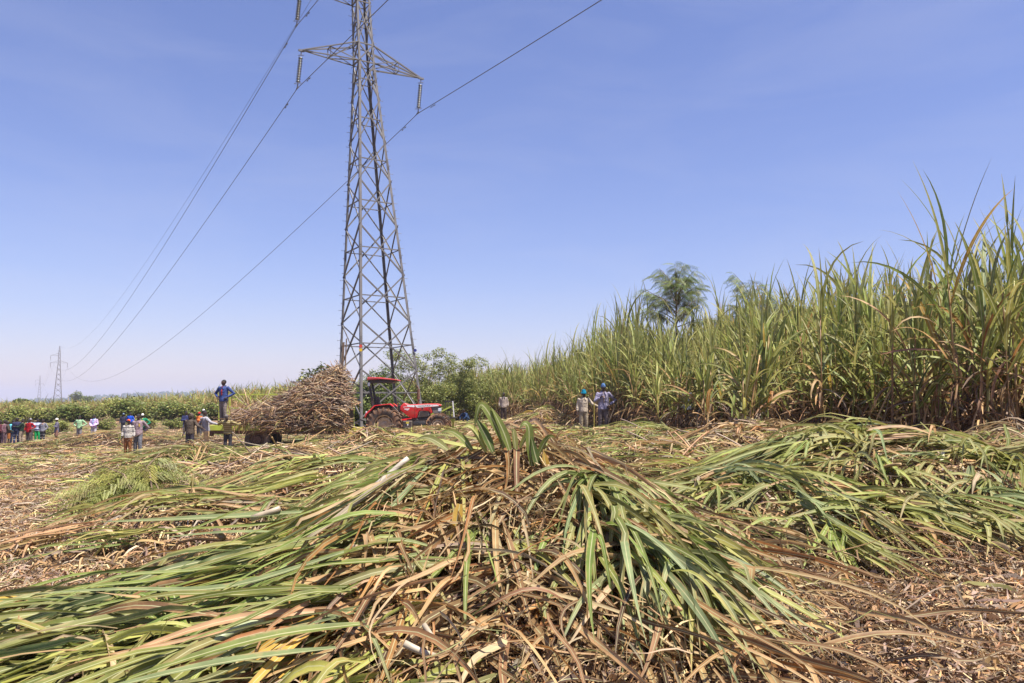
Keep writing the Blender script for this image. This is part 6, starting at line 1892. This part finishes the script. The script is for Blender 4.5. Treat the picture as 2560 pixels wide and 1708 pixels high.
def bundle(pl, rng, x, y, az, n_leaf, L, spread, off, table, wid=(0.03, 0.055), arc=0.08, S=10, tip=-0.05, azc=0.22):
    """one cut cane top: a fan of blades from one point lying over the heap"""
    n = len(x)
    X = np.repeat(x, n_leaf); Y = np.repeat(y, n_leaf)
    m = len(X)
    A = np.repeat(az, n_leaf) + rng.normal(0, spread, m)
    Ll = rng.uniform(L[0], L[1], m)
    O = np.repeat(off, n_leaf) + rng.uniform(0, 0.05, m)
    C = draped(rng, X + rng.normal(0, 0.03, m), Y + rng.normal(0, 0.03, m), A, Ll, O, S, azc, arc, tip)
    base = pick(rng, n, table, 0.2)
    col = np.repeat(base, n_leaf, 0) * rng.uniform(0.8, 1.2, (m, 1))
    alt = rng.random(m) < 0.14
    col[alt] = pick(rng, int(alt.sum()), MIXED)
    tc = col.copy(); dry = rng.random(m) < 0.35
    tc[dry] = 0.4 * col[dry] + 0.6 * np.array(PAL['tan'])
    pl.add(C, rng.uniform(wid[0], wid[1], m), rng.normal(0, 0.55, m), col, rng.normal(0, 0.7, m), 0.2, tc)

def loose(pl, rng, x, y, az, L, off, table, wid=(0.02, 0.045), arc=0.07, S=8, azc=1.0, curl=0.9, fold=0.3):
    n = len(x)
    C = draped(rng, x, y, az, L, off, S, azc, arc, 0.02)
    pl.add(C, rng.uniform(wid[0], wid[1], n), rng.normal(0, 0.8, n), pick(rng, n, table, 0.3), rng.normal(0, curl, n), fold)

def scatter(rng, spec, n, thr=0.05):
    out = []
    cx = [s[0] for s in spec]; cy = [s[1] for s in spec]; w = max(max(s[3:]) for s in spec) * 1.9
    while sum(map(len, out)) < n:
        P = np.stack([rng.uniform(min(cx) - w, max(cx) + w, 4 * n), rng.uniform(min(cy) - w, max(cy) + w, 4 * n)], -1)
        h = hump(spec, P[:, 0], P[:, 1]); out.append(P[(h > thr) & (rng.random(4 * n) < 0.25 + h * 1.2)])
    P = np.concatenate(out)[:n]
    return P[:, 0], P[:, 1]

def px_leaf(px_pts, Ys, S=12):
    """centre line through photo pixels at given depths (points of one blade where it lies in the place)"""
    P = np.array([at(px, py, Y)[:] for (px, py), Y in zip(px_pts, Ys)])
    t = np.linspace(0, 1, len(P)); tt = np.linspace(0, 1, S + 1)
    # smooth interpolation
    out = np.stack([np.interp(tt, t, P[:, k]) for k in range(3)], -1)
    for _ in range(3): out[1:-1] = 0.25 * out[:-2] + 0.5 * out[1:-1] + 0.25 * out[2:]
    return out

def heap_A():
    rng = np.random.default_rng(101)
    pl = Pile('A', 'biggest heap of green and dry brown cane tops, filling the foreground')
    sp = HEAPS['A']
    # dry understorey over the whole heap
    x, y = scatter(rng, sp, 2600)
    az = np.where(x < -0.5, math.pi + rng.normal(0.25, 0.6, len(x)), np.where(x > 0.7, -1.2 + rng.normal(0, 1.0, len(x)), -math.pi / 2 + rng.normal(0, 1.2, len(x))))
    m = x > 0.85
    loose(pl, rng, x[~m], y[~m], az[~m], rng.uniform(0.25, 0.9, int((~m).sum())), rng.uniform(0.0, 0.06, int((~m).sum())), UNDER, (0.012, 0.038))
    loose(pl, rng, x[m], y[m], rng.uniform(0, 6.28, int(m.sum())), rng.uniform(0.12, 0.45, int(m.sum())), rng.uniform(0.0, 0.03, int(m.sum())), DRYISH, (0.006, 0.024))
    # brown middle: broad dry sheaths and blades, falling towards us from the crest
    n = 760
    x = rng.normal(0.0, 0.75, n); y = rng.uniform(3.6, 6.0, n)
    az = -math.pi / 2 + np.where(rng.random(n) < 0.5, -0.75, 0.7) * np.sign(rng.normal(0.2, 1, n)) + rng.normal(0, 0.5, n) + (x * 0.35)
    loose(pl, rng, x, y, az, rng.uniform(0.4, 1.25, n), rng.uniform(0.02, 0.14, n), {'tan': 5, 'straw': 1.5, 'brown': 6, 'rust': 2.5, 'grey': 1, 'dark': 1.5}, (0.012, 0.044), 0.14, 9, 0.8, 0.9)
    # fine shreds of torn dry leaf
    x, y = scatter(rng, sp, 2200)
    loose(pl, rng, x, y, rng.uniform(0, 6.28, len(x)), rng.uniform(0.1, 0.5, len(x)), rng.uniform(0.02, 0.2, len(x)), {'tan': 4, 'straw': 4, 'brown': 2, 'olive': 1}, (0.004, 0.014), 0.06, 5, 1.5, 1.0)
    # left flank: long green tops pointing left and a little towards us
    n = 150
    x = rng.uniform(-3.0, -0.75, n); y = 3.1 + rng.uniform(0, 1, n) * (1.5 + 1.1 * sstep(-2.4, -0.8, x))
    az = math.pi + rng.normal(0.16, 0.38, n) + np.clip((5.0 - y) * 0.6, 0, 1.15)
    az = np.where(rng.random(n) < 0.15, rng.uniform(2.2, 5.2, n), az)
    bundle(pl, rng, x + 0.5, y, az, 7, (0.6, 1.4), 0.2, rng.uniform(0.03, 0.2, n), GREENISH, (0.02, 0.052), 0.09)
    # low front: shorter blades across, pointing towards us
    n = 90
    x = rng.uniform(-2.8, 0.3, n); y = rng.uniform(2.9, 4.7, n)
    az = -math.pi / 2 + rng.normal(-0.55, 0.5, n)
    bundle(pl, rng, x, y, az, 5, (0.4, 1.0), 0.3, rng.uniform(0.02, 0.1, n), {'green': 4, 'lime': 3, 'olive': 4, 'blue': 1, 'tan': 2}, (0.016, 0.046), 0.08)
    # right flank: blue-green fans drooping towards us and to the right
    n = 52
    x = rng.uniform(0.4, 0.95, n); y = rng.uniform(4.1, 5.1, n)
    az = -1.35 + rng.normal(0, 0.4, n)
    bundle(pl, rng, x, y, az, 7, (0.5, 1.0), 0.3, rng.uniform(0.04, 0.16, n), {'blue': 5, 'green': 5, 'lime': 1.5, 'olive': 1}, (0.022, 0.055), 0.14, tip=-0.12)
    n = 16
    x = rng.uniform(0.5, 1.5, n); y = rng.uniform(5.2, 6.2, n)
    bundle(pl, rng, x, y, -0.9 + rng.normal(0, 0.9, n), 5, (0.3, 0.65), 0.5, rng.uniform(0.04, 0.14, n), {'blue': 2, 'green': 3, 'olive': 3, 'tan': 3, 'brown': 2}, (0.016, 0.042), 0.1)
    # crest: pale and green blades lying to the left and right over the top
    n = 15
    x = rng.uniform(-1.0, 0.3, n); y = rng.uniform(5.6, 6.3, n)
    bundle(pl, rng, x, y, math.pi + rng.normal(-0.1, 0.35, n), 5, (0.6, 1.2), 0.22, rng.uniform(0.04, 0.14, n), {'olive': 3, 'lime': 3, 'green': 3, 'tan': 2, 'yellow': 1}, (0.024, 0.045), 0.1)
    # blades that can be told apart in the photograph
    K = []
    def one(pts, Y0, Y1, w, colr, roll=0.0):
        K.append((px_leaf(pts, np.linspace(Y0, Y1, len(pts))), w, PAL[colr], roll))
    one([(1262, 1120), (1248, 1075), (1222, 1030), (1203, 1003), (1196, 1015), (1190, 1045), (1186, 1075)], 4.95, 4.95, 0.058, 'green', 1.25)
    one([(1274, 1125), (1262, 1085), (1243, 1045), (1228, 1018)], 4.95, 4.95, 0.058, 'green', 1.25)
    one([(1232, 1130), (1218, 1095), (1203, 1068), (1190, 1045)], 4.95, 4.95, 0.058, 'deep', 1.25)
    one([(1330, 1165), (1322, 1105), (1325, 1066), (1310, 1052), (1298, 1075)], 4.95, 4.95, 0.058, 'green', 1.25)
    one([(1348, 1170), (1336, 1130), (1328, 1090)], 4.95, 4.95, 0.058, 'deep', 1.25)
    one([(1368, 1180), (1362, 1150), (1358, 1125)], 4.95, 4.95, 0.058, 'yellow', 1.25)
    for (x0, y0), (x1, y1), w, c in (((1215, 1130), (1170, 1062), 0.05, 'lime'), ((1290, 1135), (1282, 1072), 0.045, 'olive'), ((1180, 1125), (1120, 1075), 0.05, 'green'), ((1345, 1140), (1378, 1088), 0.045, 'green'), ((1225, 1125), (1205, 1058), 0.042, 'fresh'), ((1300, 1120), (1336, 1070), 0.04, 'lime'), ((1120, 1125), (1060, 1092), 0.05, 'olive')):
        one([(x0, y0), ((x0 * 2 + x1) / 3, y0 + (y1 - y0) * 0.5), ((x0 + 2 * x1) / 3, y0 + (y1 - y0) * 0.85), (x1, y1), (x1 + (x1 - x0) * 0.35, y1 + 8)], 5.0, 5.0, w, c, 1.0)
    one([(1150, 1098), (1180, 1082), (1225, 1078), (1262, 1095), (1290, 1130)], 5.35, 5.3, 0.06, 'straw', 0.2)
    one([(1255, 1112), (1170, 1092), (1090, 1085), (1040, 1092), (1000, 1110)], 5.3, 5.3, 0.045, 'olive', 0.4)
    one([(1240, 1130), (1130, 1110), (1010, 1080), (985, 1090), (965, 1140)], 5.2, 5.2, 0.04, 'lime', 0.5)
    one([(1180, 1180), (1090, 1165), (1000, 1175), (900, 1205)], 5.0, 5.0, 0.05, 'green', 0.5)
    one([(1250, 1240), (1150, 1290), (1050, 1350), (960, 1385), (860, 1400)], 4.7, 4.4, 0.06, 'tan', 0.1)
    one([(1120, 1310), (960, 1390), (850, 1420), (700, 1470)], 4.5, 4.2, 0.07, 'straw', 0.1)
    one([(1000, 1380), (820, 1450), (600, 1490), (380, 1500), (240, 1480)], 4.2, 4.0, 0.05, 'tan', 0.5)
    one([(940, 1390), (1050, 1395), (1120, 1395)], 4.2, 4.2, 0.045, 'green', 0.1)
    one([(760, 1280), (600, 1290), (420, 1298), (232, 1306)], 5.0, 5.0, 0.05, 'blue', 0.5)
    one([(740, 1300), (600, 1318), (420, 1325), (240, 1322)], 5.0, 4.9, 0.05, 'green', 0.5)
    one([(700, 1330), (560, 1330), (400, 1345)], 4.8, 4.8, 0.055, 'blue', 0.1)
    one([(690, 1240), (560, 1290), (470, 1330), (380, 1335)], 4.9, 4.9, 0.04, 'green', 0.4)
    one([(860, 1380), (560, 1480), (300, 1470), (0, 1490)], 4.1, 3.8, 0.045, 'blue', 0.5)
    one([(840, 1620), (640, 1640), (420, 1680), (120, 1760)], 3.4, 3.0, 0.055, 'blue', 0.1)
    one([(900, 1560), (700, 1580), (480, 1640), (200, 1740)], 3.5, 3.1, 0.05, 'green', 0.5)
    one([(880, 1330), (640, 1370), (360, 1460), (130, 1470)], 4.4, 4.2, 0.05, 'olive', 0.2)
    one([(1590, 1290), (1640, 1250), (1500, 1300), (1430, 1350), (1405, 1430), (1378, 1530)], 4.5, 4.3, 0.05, 'olive', 0.3)
    for dx, w, e, c in ((0, .07, (1660, 1640), 'blue'), (25, .065, (1720, 1560), 'green'), (-20, .06, (1600, 1600), 'blue'), (45, .06, (1790, 1580), 'blue'), (-40, .05, (1530, 1480), 'green'), (60, .06, (1850, 1500), 'blue'), (15, .065, (1690, 1610), 'green')):
        one([(1540 + dx * .4, 1300), (1555 + dx * 1.2, 1330), ((1570 + e[0]) / 2 + dx * .5, 1420), e], 4.6, 4.05, w, c, 0.15)
    one([(1960, 1600), (1860, 1560), (1740, 1620), (1600, 1690)], 3.9, 3.8, 0.06, 'blue', 0.5)
    one([(1230, 1300), (1290, 1370), (1310, 1460), (1350, 1560)], 4.5, 4.1, 0.06, 'tan', 0.5)
    one([(1380, 1320), (1460, 1400), (1530, 1500), (1560, 1560)], 4.5, 4.2, 0.07, 'tan', 0.5)
    one([(1150, 1260), (1140, 1310), (1125, 1390)], 4.5, 4.4, 0.06, 'yellow', 0.2)
    one([(1290, 1200), (1285, 1250), (1265, 1300)], 4.8, 4.7, 0.06, 'tan', 0.5)
    one([(1130, 1560), (1290, 1600), (1180, 1640), (1140, 1740)], 3.6, 3.2, 0.05, 'straw', 0.3)
    C = np.stack([k[0] for k in K]); n = len(K)
    pl.items.append((C, np.array([k[1] for k in K]), np.array([k[3] for k in K]), rng.normal(0, 0.3, n), np.full(n, 0.2), np.array([k[2] for k in K]) * rng.uniform(0.9, 1.15, (n, 1)), np.array([k[2] for k in K])))
    pl.done(300)
    # cut stalks
    P, D, L, r, c = [], [], [], [], []
    def stalk(a, b, Ya, Yb, rad, colr):
        p = at(a[0], a[1], Ya); q = at(b[0], b[1], Yb)
        P.append(p); D.append(q - p); L.append((q - p).length); r.append(rad); c.append(colr)
    stalk((532, 1605), (668, 1548), 3.55, 3.75, 0.019, (0.34, 0.38, 0.22))
    stalk((1395, 1572), (1466, 1640), 3.85, 3.6, 0.02, (0.44, 0.37, 0.25))
    stalk((1120, 1545), (1130, 1410), 3.85, 4.2, 0.016, (0.5, 0.36, 0.2))
    stalk((1420, 1278), (1430, 1358), 4.6, 4.4, 0.014, (0.45, 0.35, 0.24))
    stalk((1040, 1375), (880, 1372), 4.3, 4.35, 0.018, (0.55, 0.42, 0.3))
    stalk((1250, 1380), (1130, 1370), 4.25, 4.3, 0.02, (0.42, 0.3, 0.2))
    stalk((1490, 1540), (1513, 1630), 3.9, 3.6, 0.014, (0.44, 0.36, 0.22))
    stalk((1598, 1480), (1572, 1520), 3.9, 3.95, 0.022, (0.2, 0.12, 0.07))
    stalk((629, 1300), (700, 1268), 5.0, 5.0, 0.02, (0.45, 0.37, 0.27))
    stalk((1010, 1610), (1090, 1640), 3.4, 3.4, 0.016, (0.46, 0.4, 0.3))
    stalk((1060, 1560), (1110, 1630), 3.5, 3.4, 0.012, (0.45, 0.38, 0.28))
    stalk((940, 1210), (1020, 1150), 5.1, 5.2, 0.02, (0.5, 0.44, 0.36))
    stalk((1370, 1120), (1390, 1170), 5.3, 5.2, 0.014, (0.44, 0.36, 0.22))
    stalk((540, 1330), (558, 1345), 4.9, 4.8, 0.022, (0.2, 0.13, 0.08))
    n = 46
    x, y = scatter(rng, sp, n); z = H(x, y)
    for i in range(n):
        a = rng.uniform(0, 6.28); P.append(Vector((x[i], y[i], z[i] + 0.05))); D.append(Vector((math.cos(a), math.sin(a), rng.normal(0, 0.15)))); L.append(rng.uniform(0.15, 0.5)); r.append(rng.uniform(0.008, 0.016)); c.append(tuple(pick(rng, 1, {'straw': 3, 'tan': 2, 'grey': 1})[0]))
    pl.stalks(P, D, L, r, np.array(c) * 0.8)

def heap_B():
    rng = np.random.default_rng(102)
    pl = Pile('B', 'long heap of green cane tops on the right, its blades drooping over a dark hollow')
    sp = HEAPS['B']
    x, y = scatter(rng, sp, 2600)
    loose(pl, rng, x, y, -math.pi / 2 + rng.normal(0.2, 1.3, len(x)), rng.uniform(0.2, 0.8, len(x)), rng.uniform(0.0, 0.1, len(x)), UNDER, (0.01, 0.034))
    # crest: tops lying to the left, tips drooping
    n = 60
    x = rng.uniform(2.6, 5.6, n); y = rng.uniform(7.9, 9.4, n)
    bundle(pl, rng, x, y, math.pi + rng.normal(0.05, 0.25, n), 7, (0.9, 1.5), 0.16, rng.uniform(0.05, 0.22, n), {'olive': 4, 'lime': 3, 'green': 4, 'blue': 2, 'tan': 1}, (0.028, 0.05), 0.14, tip=-0.25)
    n = 26
    x = rng.uniform(2.9, 4.9, n); y = rng.uniform(7.3, 8.6, n)
    bundle(pl, rng, x, y, -2.2 + rng.normal(0, 0.5, n), 4, (0.4, 0.9), 0.4, rng.uniform(0.1, 0.25, n), {'olive': 4, 'lime': 2, 'green': 3}, (0.026, 0.045), 0.16, tip=-0.45)
    # link towards the middle heap: pale fan pointing left
    n = 46
    x = rng.uniform(1.2, 3.2, n); y = rng.uniform(6.6, 8.0, n)
    bundle(pl, rng, x, y, math.pi + rng.normal(0.12, 0.25, n), 6, (0.8, 1.4), 0.15, rng.uniform(0.04, 0.14, n), {'lime': 4, 'green': 3, 'blue': 2, 'olive': 2, 'tan': 2}, (0.024, 0.045), 0.08)
    # dry brown trash between the heap and the foot of the cane
    x = rng.uniform(2.0, 7.0, 700); y = rng.uniform(8.6, 10.6, 700)
    loose(pl, rng, x, y, rng.uniform(0, 6.28, 700), rng.uniform(0.2, 0.8, 700), rng.uniform(0.02, 0.22, 700), {'tan': 4, 'brown': 5, 'grey': 3, 'straw': 2, 'dark': 2}, (0.01, 0.035), 0.1)
    # front: fans of blades hanging towards us
    n = 78
    x = rng.uniform(1.1, 4.6, n); y = 5.7 + rng.uniform(0, 1, n) * 1.6 + 0.22 * np.maximum(x - 2, 0)
    bundle(pl, rng, x, y, -math.pi / 2 + rng.normal(0.05, 0.6, n), 6, (0.45, 1.05), 0.24, rng.uniform(0.04, 0.16, n), {'green': 5, 'blue': 4, 'olive': 4, 'lime': 2}, (0.028, 0.05), 0.08, tip=-0.1)
    # right end: browner, mixed
    n = 60
    x = rng.uniform(4.6, 7.2, n); y = rng.uniform(7.6, 9.8, n)
    bundle(pl, rng, x, y, -1.9 + rng.normal(0, 0.6, n), 5, (0.5, 1.1), 0.35, rng.uniform(0.03, 0.14, n), {'olive': 3, 'green': 3, 'tan': 4, 'brown': 2, 'straw': 2}, (0.024, 0.045), 0.1)
    # blades that stand out
    K = []
    def one(pts, Y0, Y1, w, colr, roll=0.1): K.append((px_leaf(pts, np.linspace(Y0, Y1, len(pts))), w, PAL[colr], roll))
    one([(2425, 1165), (2410, 1230), (2385, 1310), (2365, 1368)], 7.4, 7.0, 0.07, 'blue')
    one([(2430, 1165), (2438, 1220), (2437, 1280), (2435, 1340)], 7.4, 7.1, 0.05, 'green')
    one([(2440, 1165), (2500, 1195), (2520, 1260), (2545, 1370)], 7.4, 6.9, 0.06, 'blue')
    one([(1960, 1180), (1860, 1210), (1780, 1225), (1700, 1240)], 7.2, 7.0, 0.05, 'lime')
    one([(1955, 1190), (1850, 1225), (1760, 1245)], 7.2, 7.0, 0.05, 'lime')
    one([(2080, 1250), (2075, 1320), (2068, 1400)], 6.5, 6.2, 0.06, 'green')
    one([(2110, 1240), (2180, 1320), (2240, 1390), (2270, 1425)], 6.6, 6.2, 0.055, 'green')
    one([(2130, 1235), (2130, 1330), (2150, 1415)], 6.6, 6.2, 0.05, 'olive')
    one([(1820, 1330), (1850, 1420), (1885, 1490), (1892, 1540)], 5.6, 5.2, 0.06, 'green')
    one([(2160, 1155), (2100, 1280), (2160, 1160)], 7.2, 6.9, 0.05, 'olive')
    one([(2300, 1055), (2330, 1085), (2340, 1140)], 8.6, 8.4, 0.05, 'olive')
    one([(2510, 1060), (2525, 1110), (2490, 1150)], 8.6, 8.4, 0.05, 'green')
    C = np.stack([k[0] for k in K]); n = len(K)
    pl.items.append((C, np.array([k[1] for k in K]), np.array([k[3] for k in K]), rng.normal(0, 0.3, n), np.full(n, 0.2), np.array([k[2] for k in K]), np.array([k[2] for k in K])))
    pl.done(300)
    P, D, L, r, c = [], [], [], [], []
    def stalk(a, b, Ya, Yb, rad, colr):
        p = at(a[0], a[1], Ya); q = at(b[0], b[1], Yb); P.append(p); D.append(q - p); L.append((q - p).length); r.append(rad); c.append(colr)
    stalk((2060, 1182), (1960, 1205), 7.3, 7.2, 0.018, (0.46, 0.42, 0.3)); stalk((2352, 1168), (2358, 1125), 7.8, 7.9, 0.022, (0.55, 0.52, 0.36)); stalk((2245, 1400), (2140, 1412), 6.2, 6.15, 0.016, (0.5, 0.4, 0.28))
    stalk((1930, 1320), (1960, 1340), 6.4, 6.3, 0.02, (0.6, 0.5, 0.42)); stalk((2270, 1310), (2330, 1318), 6.9, 6.9, 0.016, (0.55, 0.42, 0.3))
    n = 40; x, y = scatter(rng, sp, n); z = H(x, y)
    for i in range(n):
        a = rng.uniform(0, 6.28); P.append(Vector((x[i], y[i], z[i] + 0.06))); D.append(Vector((math.cos(a), math.sin(a), rng.normal(0, 0.15)))); L.append(rng.uniform(0.2, 0.6)); r.append(rng.uniform(0.009, 0.016)); c.append(tuple(pick(rng, 1, {'straw': 3, 'tan': 2, 'grey': 1})[0]))
    pl.stalks(P, D, L, r, np.array(c))

def heap_D():
    rng = np.random.default_rng(103)
    pl = Pile('D', 'pale green heap of cane tops combed to the left, behind the biggest heap')
    sp = HEAPS['D']
    x, y = scatter(rng, sp, 1500)
    loose(pl, rng, x, y, rng.uniform(0, 6.28, len(x)), rng.uniform(0.3, 0.9, len(x)), rng.uniform(0, 0.06, len(x)), DRYISH)
    n = 90; x, y = scatter(rng, sp, n)
    bundle(pl, rng, x + 0.4, y, math.pi + rng.normal(0.1, 0.35, n), 6, (0.7, 1.3), 0.2, rng.uniform(0.04, 0.18, n), {'lime': 4, 'green': 3, 'olive': 3, 'blue': 1, 'tan': 2}, (0.024, 0.045), 0.08)
    n = 22; x, y = scatter(rng, sp, n)
    bundle(pl, rng, x, y, -1.2 + rng.normal(0, 0.6, n), 4, (0.5, 1.0), 0.3, rng.uniform(0.06, 0.2, n), {'green': 4, 'olive': 3, 'tan': 2}, (0.024, 0.04), 0.12, tip=-0.2)
    pl.done(200)
    n = 40; x, y = scatter(rng, sp, n); z = H(x, y); a = rng.uniform(0, 6.28, n)
    pl.stalks([Vector((x[i], y[i], z[i] + 0.08)) for i in range(n)], [Vector((math.cos(a[i]), math.sin(a[i]), rng.normal(0, 0.2))) for i in range(n)], rng.uniform(0.2, 0.6, n), rng.uniform(0.01, 0.016, n), pick(rng, n, {'straw': 3, 'grey': 2, 'tan': 1}))

def small_heap(key, label, seed, n_dry, n_b, az, table, az_sd=0.4, n_st=0, Lb=(0.8, 1.5), tip=-0.1, st_rad=(0.009, 0.015)):
    rng = np.random.default_rng(seed)
    pl = Pile(key, label); sp = HEAPS[key]
    far = sp[0][1] > 20
    x, y = scatter(rng, sp, n_dry)
    loose(pl, rng, x, y, rng.uniform(0, 6.28, n_dry), rng.uniform(0.3, 1.0, n_dry), rng.uniform(0, 0.08, n_dry), DRYISH, (0.02, 0.045), 0.1, 4 if far else 6)
    if n_b:
        x, y = scatter(rng, sp, n_b)
        bundle(pl, rng, x, y, az + rng.normal(0, az_sd, n_b), 5, Lb, 0.2, rng.uniform(0.03, 0.18, n_b), table, (0.026, 0.048), 0.12, 5 if far else 8, tip)
    pl.done(0, not far)
    if n_st:
        x, y = scatter(rng, sp, n_st); z = H(x, y); a = rng.normal(0.5, 0.9, n_st) + math.pi * rng.integers(0, 2, n_st)
        pl.stalks([Vector((x[i], y[i], z[i] + rng.uniform(0, 0.12))) for i in range(n_st)], [Vector((math.cos(a[i]), math.sin(a[i]), rng.normal(0, 0.3))) for i in range(n_st)], rng.uniform(0.3, 0.9, n_st), rng.uniform(*st_rad, n_st), pick(rng, n_st, {'straw': 3, 'grey': 3, 'tan': 3, 'brown': 2}), joined=True)

heap_A(); heap_B(); heap_D()
small_heap('E', 'brown tangled pile of cut stalks in front of the trailer wheel', 110, 900, 26, 0.2, MIXED, 0.9, 330)
small_heap('F', 'low mixed heap of trash behind the right shoulder of the biggest heap', 111, 1000, 50, 2.6, {'green': 3, 'lime': 2, 'olive': 3, 'tan': 3}, 0.5, 60)
small_heap('G', 'dark brown heap of dry trash at the foot of the lone cane clump', 112, 2200, 8, 1.0, MIXED, 1.2, 120)
small_heap('K', 'small pile of dry stalks in front of the rear tractor wheel', 113, 500, 14, 0.6, MIXED, 0.9, 120)
small_heap('R', 'low bank of trash against the wheels of the tractor', 119, 700, 30, 2.9, {'lime': 3, 'green': 2, 'olive': 3, 'tan': 5}, 0.8, 60)
small_heap('N', 'low pale heap of trash between the tractor and the biggest heap', 114, 900, 60, 3.0, {'lime': 3, 'green': 3, 'olive': 3, 'tan': 4}, 0.5, 60)
small_heap('Q', 'small mound of trash against the standing cane near the man in the beige jacket', 115, 700, 30, 2.8, GREENISH, 0.8, 20)
small_heap('U', 'low row of pale green tops lying in front of the three workers at the trailer', 116, 700, 70, 2.7, {'lime': 4, 'green': 3, 'olive': 3, 'tan': 2}, 0.45, 30)
small_heap('W', 'long low row of trash in front of the workers in pink and pale green', 117, 900, 70, 2.9, {'lime': 4, 'green': 2, 'olive': 4, 'tan': 4}, 0.6, 30)
small_heap('Z', 'loose row of leaning green tops in front of the man in the teal headscarf', 118, 900, 60, 2.4, GREENISH, 0.5, 40)

# ---------------------------------------------------------------- litter over the whole cut field
def litter():
    rng = np.random.default_rng(120)
    B = Batch()
    # far and middle ground: blades and straws lying flat, thinning with distance
    n = 105000
    y = 6.0 * np.exp(rng.uniform(0, math.log(80 / 6.0), n) ** 1.0)
    x = rng.uniform(-0.72, 0.7, n) * (y + 0.5)
    keep = x < edge_x(y) + 1.0
    x, y = x[keep], y[keep]; n = len(x)
    patch = vnoise(x * 0.35 + 3, y * 0.22, 7) + 0.6 * vnoise(x * 0.9, y * 0.5, 9)
    patch += 0.35 * sstep(10, 22, y) - 0.8 * np.exp(-((x + 4.5) / 2.2) ** 2 - ((y - 9) / 4.0) ** 2)
    green = rng.random(n) < np.clip(0.2 - 0.15 * sstep(2, 6, -x) + 0.32 * patch, 0.02, 0.7)
    az = np.where(green, math.pi + 0.6 * vnoise(x * 0.3, y * 0.3, 3) + rng.normal(0, 0.35, n), rng.uniform(0, 6.28, n))
    L = np.where(green, rng.uniform(0.3, 1.0, n), rng.uniform(0.1, 0.6, n)) * np.clip(y / 14, 0.55, 1.2)
    W = rng.uniform(0.009, 0.024, n) * np.clip(y / 16, 0.8, 2.0)
    col = np.where(green[:, None], pick(rng, n, {'lime': 4, 'green': 3, 'olive': 4, 'blue': 1}, 0.25), pick(rng, n, {'tan': 3, 'straw': 2, 'brown': 4, 'grey': 5, 'dark': 1.5}, 0.3))
    C = draped(rng, x, y, az, L, rng.uniform(0.0, 0.07, n) * np.clip(y / 12, 0.6, 1.6), 3, 0.8, 0.09, 0.05)
    B.leaves(C, W, rng.normal(0, 0.6, n), col, rng.normal(0, 0.6, n), 0, False, 'strip')
    o = B.obj('field_trash', M['litter'], kind='stuff')
    tag(o, 'dry leaves and green tops strewn over the whole cut field', 'trash')
    # near ground: chopped chaff, thick at the bottom right
    B = Batch()
    n = 110000
    y = 2.6 + rng.uniform(0, 1, n) ** 1.25 * 8.0
    x = rng.uniform(-0.74, 0.74, n) * y
    L = rng.uniform(0.015, 0.12, n) * rng.choice([1, 1, 1, 2.2], n)
    C = draped(rng, x, y, rng.uniform(0, 6.28, n), L, rng.uniform(-0.004, 0.03, n), 2, 0.6, 0.02, 0.02)
    C[:, 2, 2] += rng.uniform(-0.01, 0.03, n)
    B.leaves(C, rng.uniform(0.003, 0.017, n), rng.normal(0, 0.7, n), pick(rng, n, {'tan': 3.5, 'straw': 1.5, 'brown': 6, 'grey': 4, 'dark': 5, 'rust': 0.8}, 0.35), rng.normal(0, 0.8, n), 0, False, 'strip')
    n = 350
    y = 3.2 + rng.uniform(0, 1, n) * 6; x = rng.uniform(0.1, 0.74, n) * y
    C = draped(rng, x, y, rng.normal(-0.5, 0.8, n), rng.uniform(0.1, 0.32, n), rng.uniform(0.0, 0.03, n), 6, 1.0, 0.03, 0.03)
    B.leaves(C, rng.uniform(0.008, 0.03, n), rng.normal(0, 0.7, n), pick(rng, n, {'tan': 4, 'straw': 2, 'brown': 4, 'grey': 3, 'olive': 0.4}, 0.3), rng.normal(0, 1.2, n), 0, False, 'strip')
    o = B.obj('chaff', M['litter'], kind='stuff')
    tag(o, 'chopped dry chaff thickly covering the near soil', 'chaff')
litter()
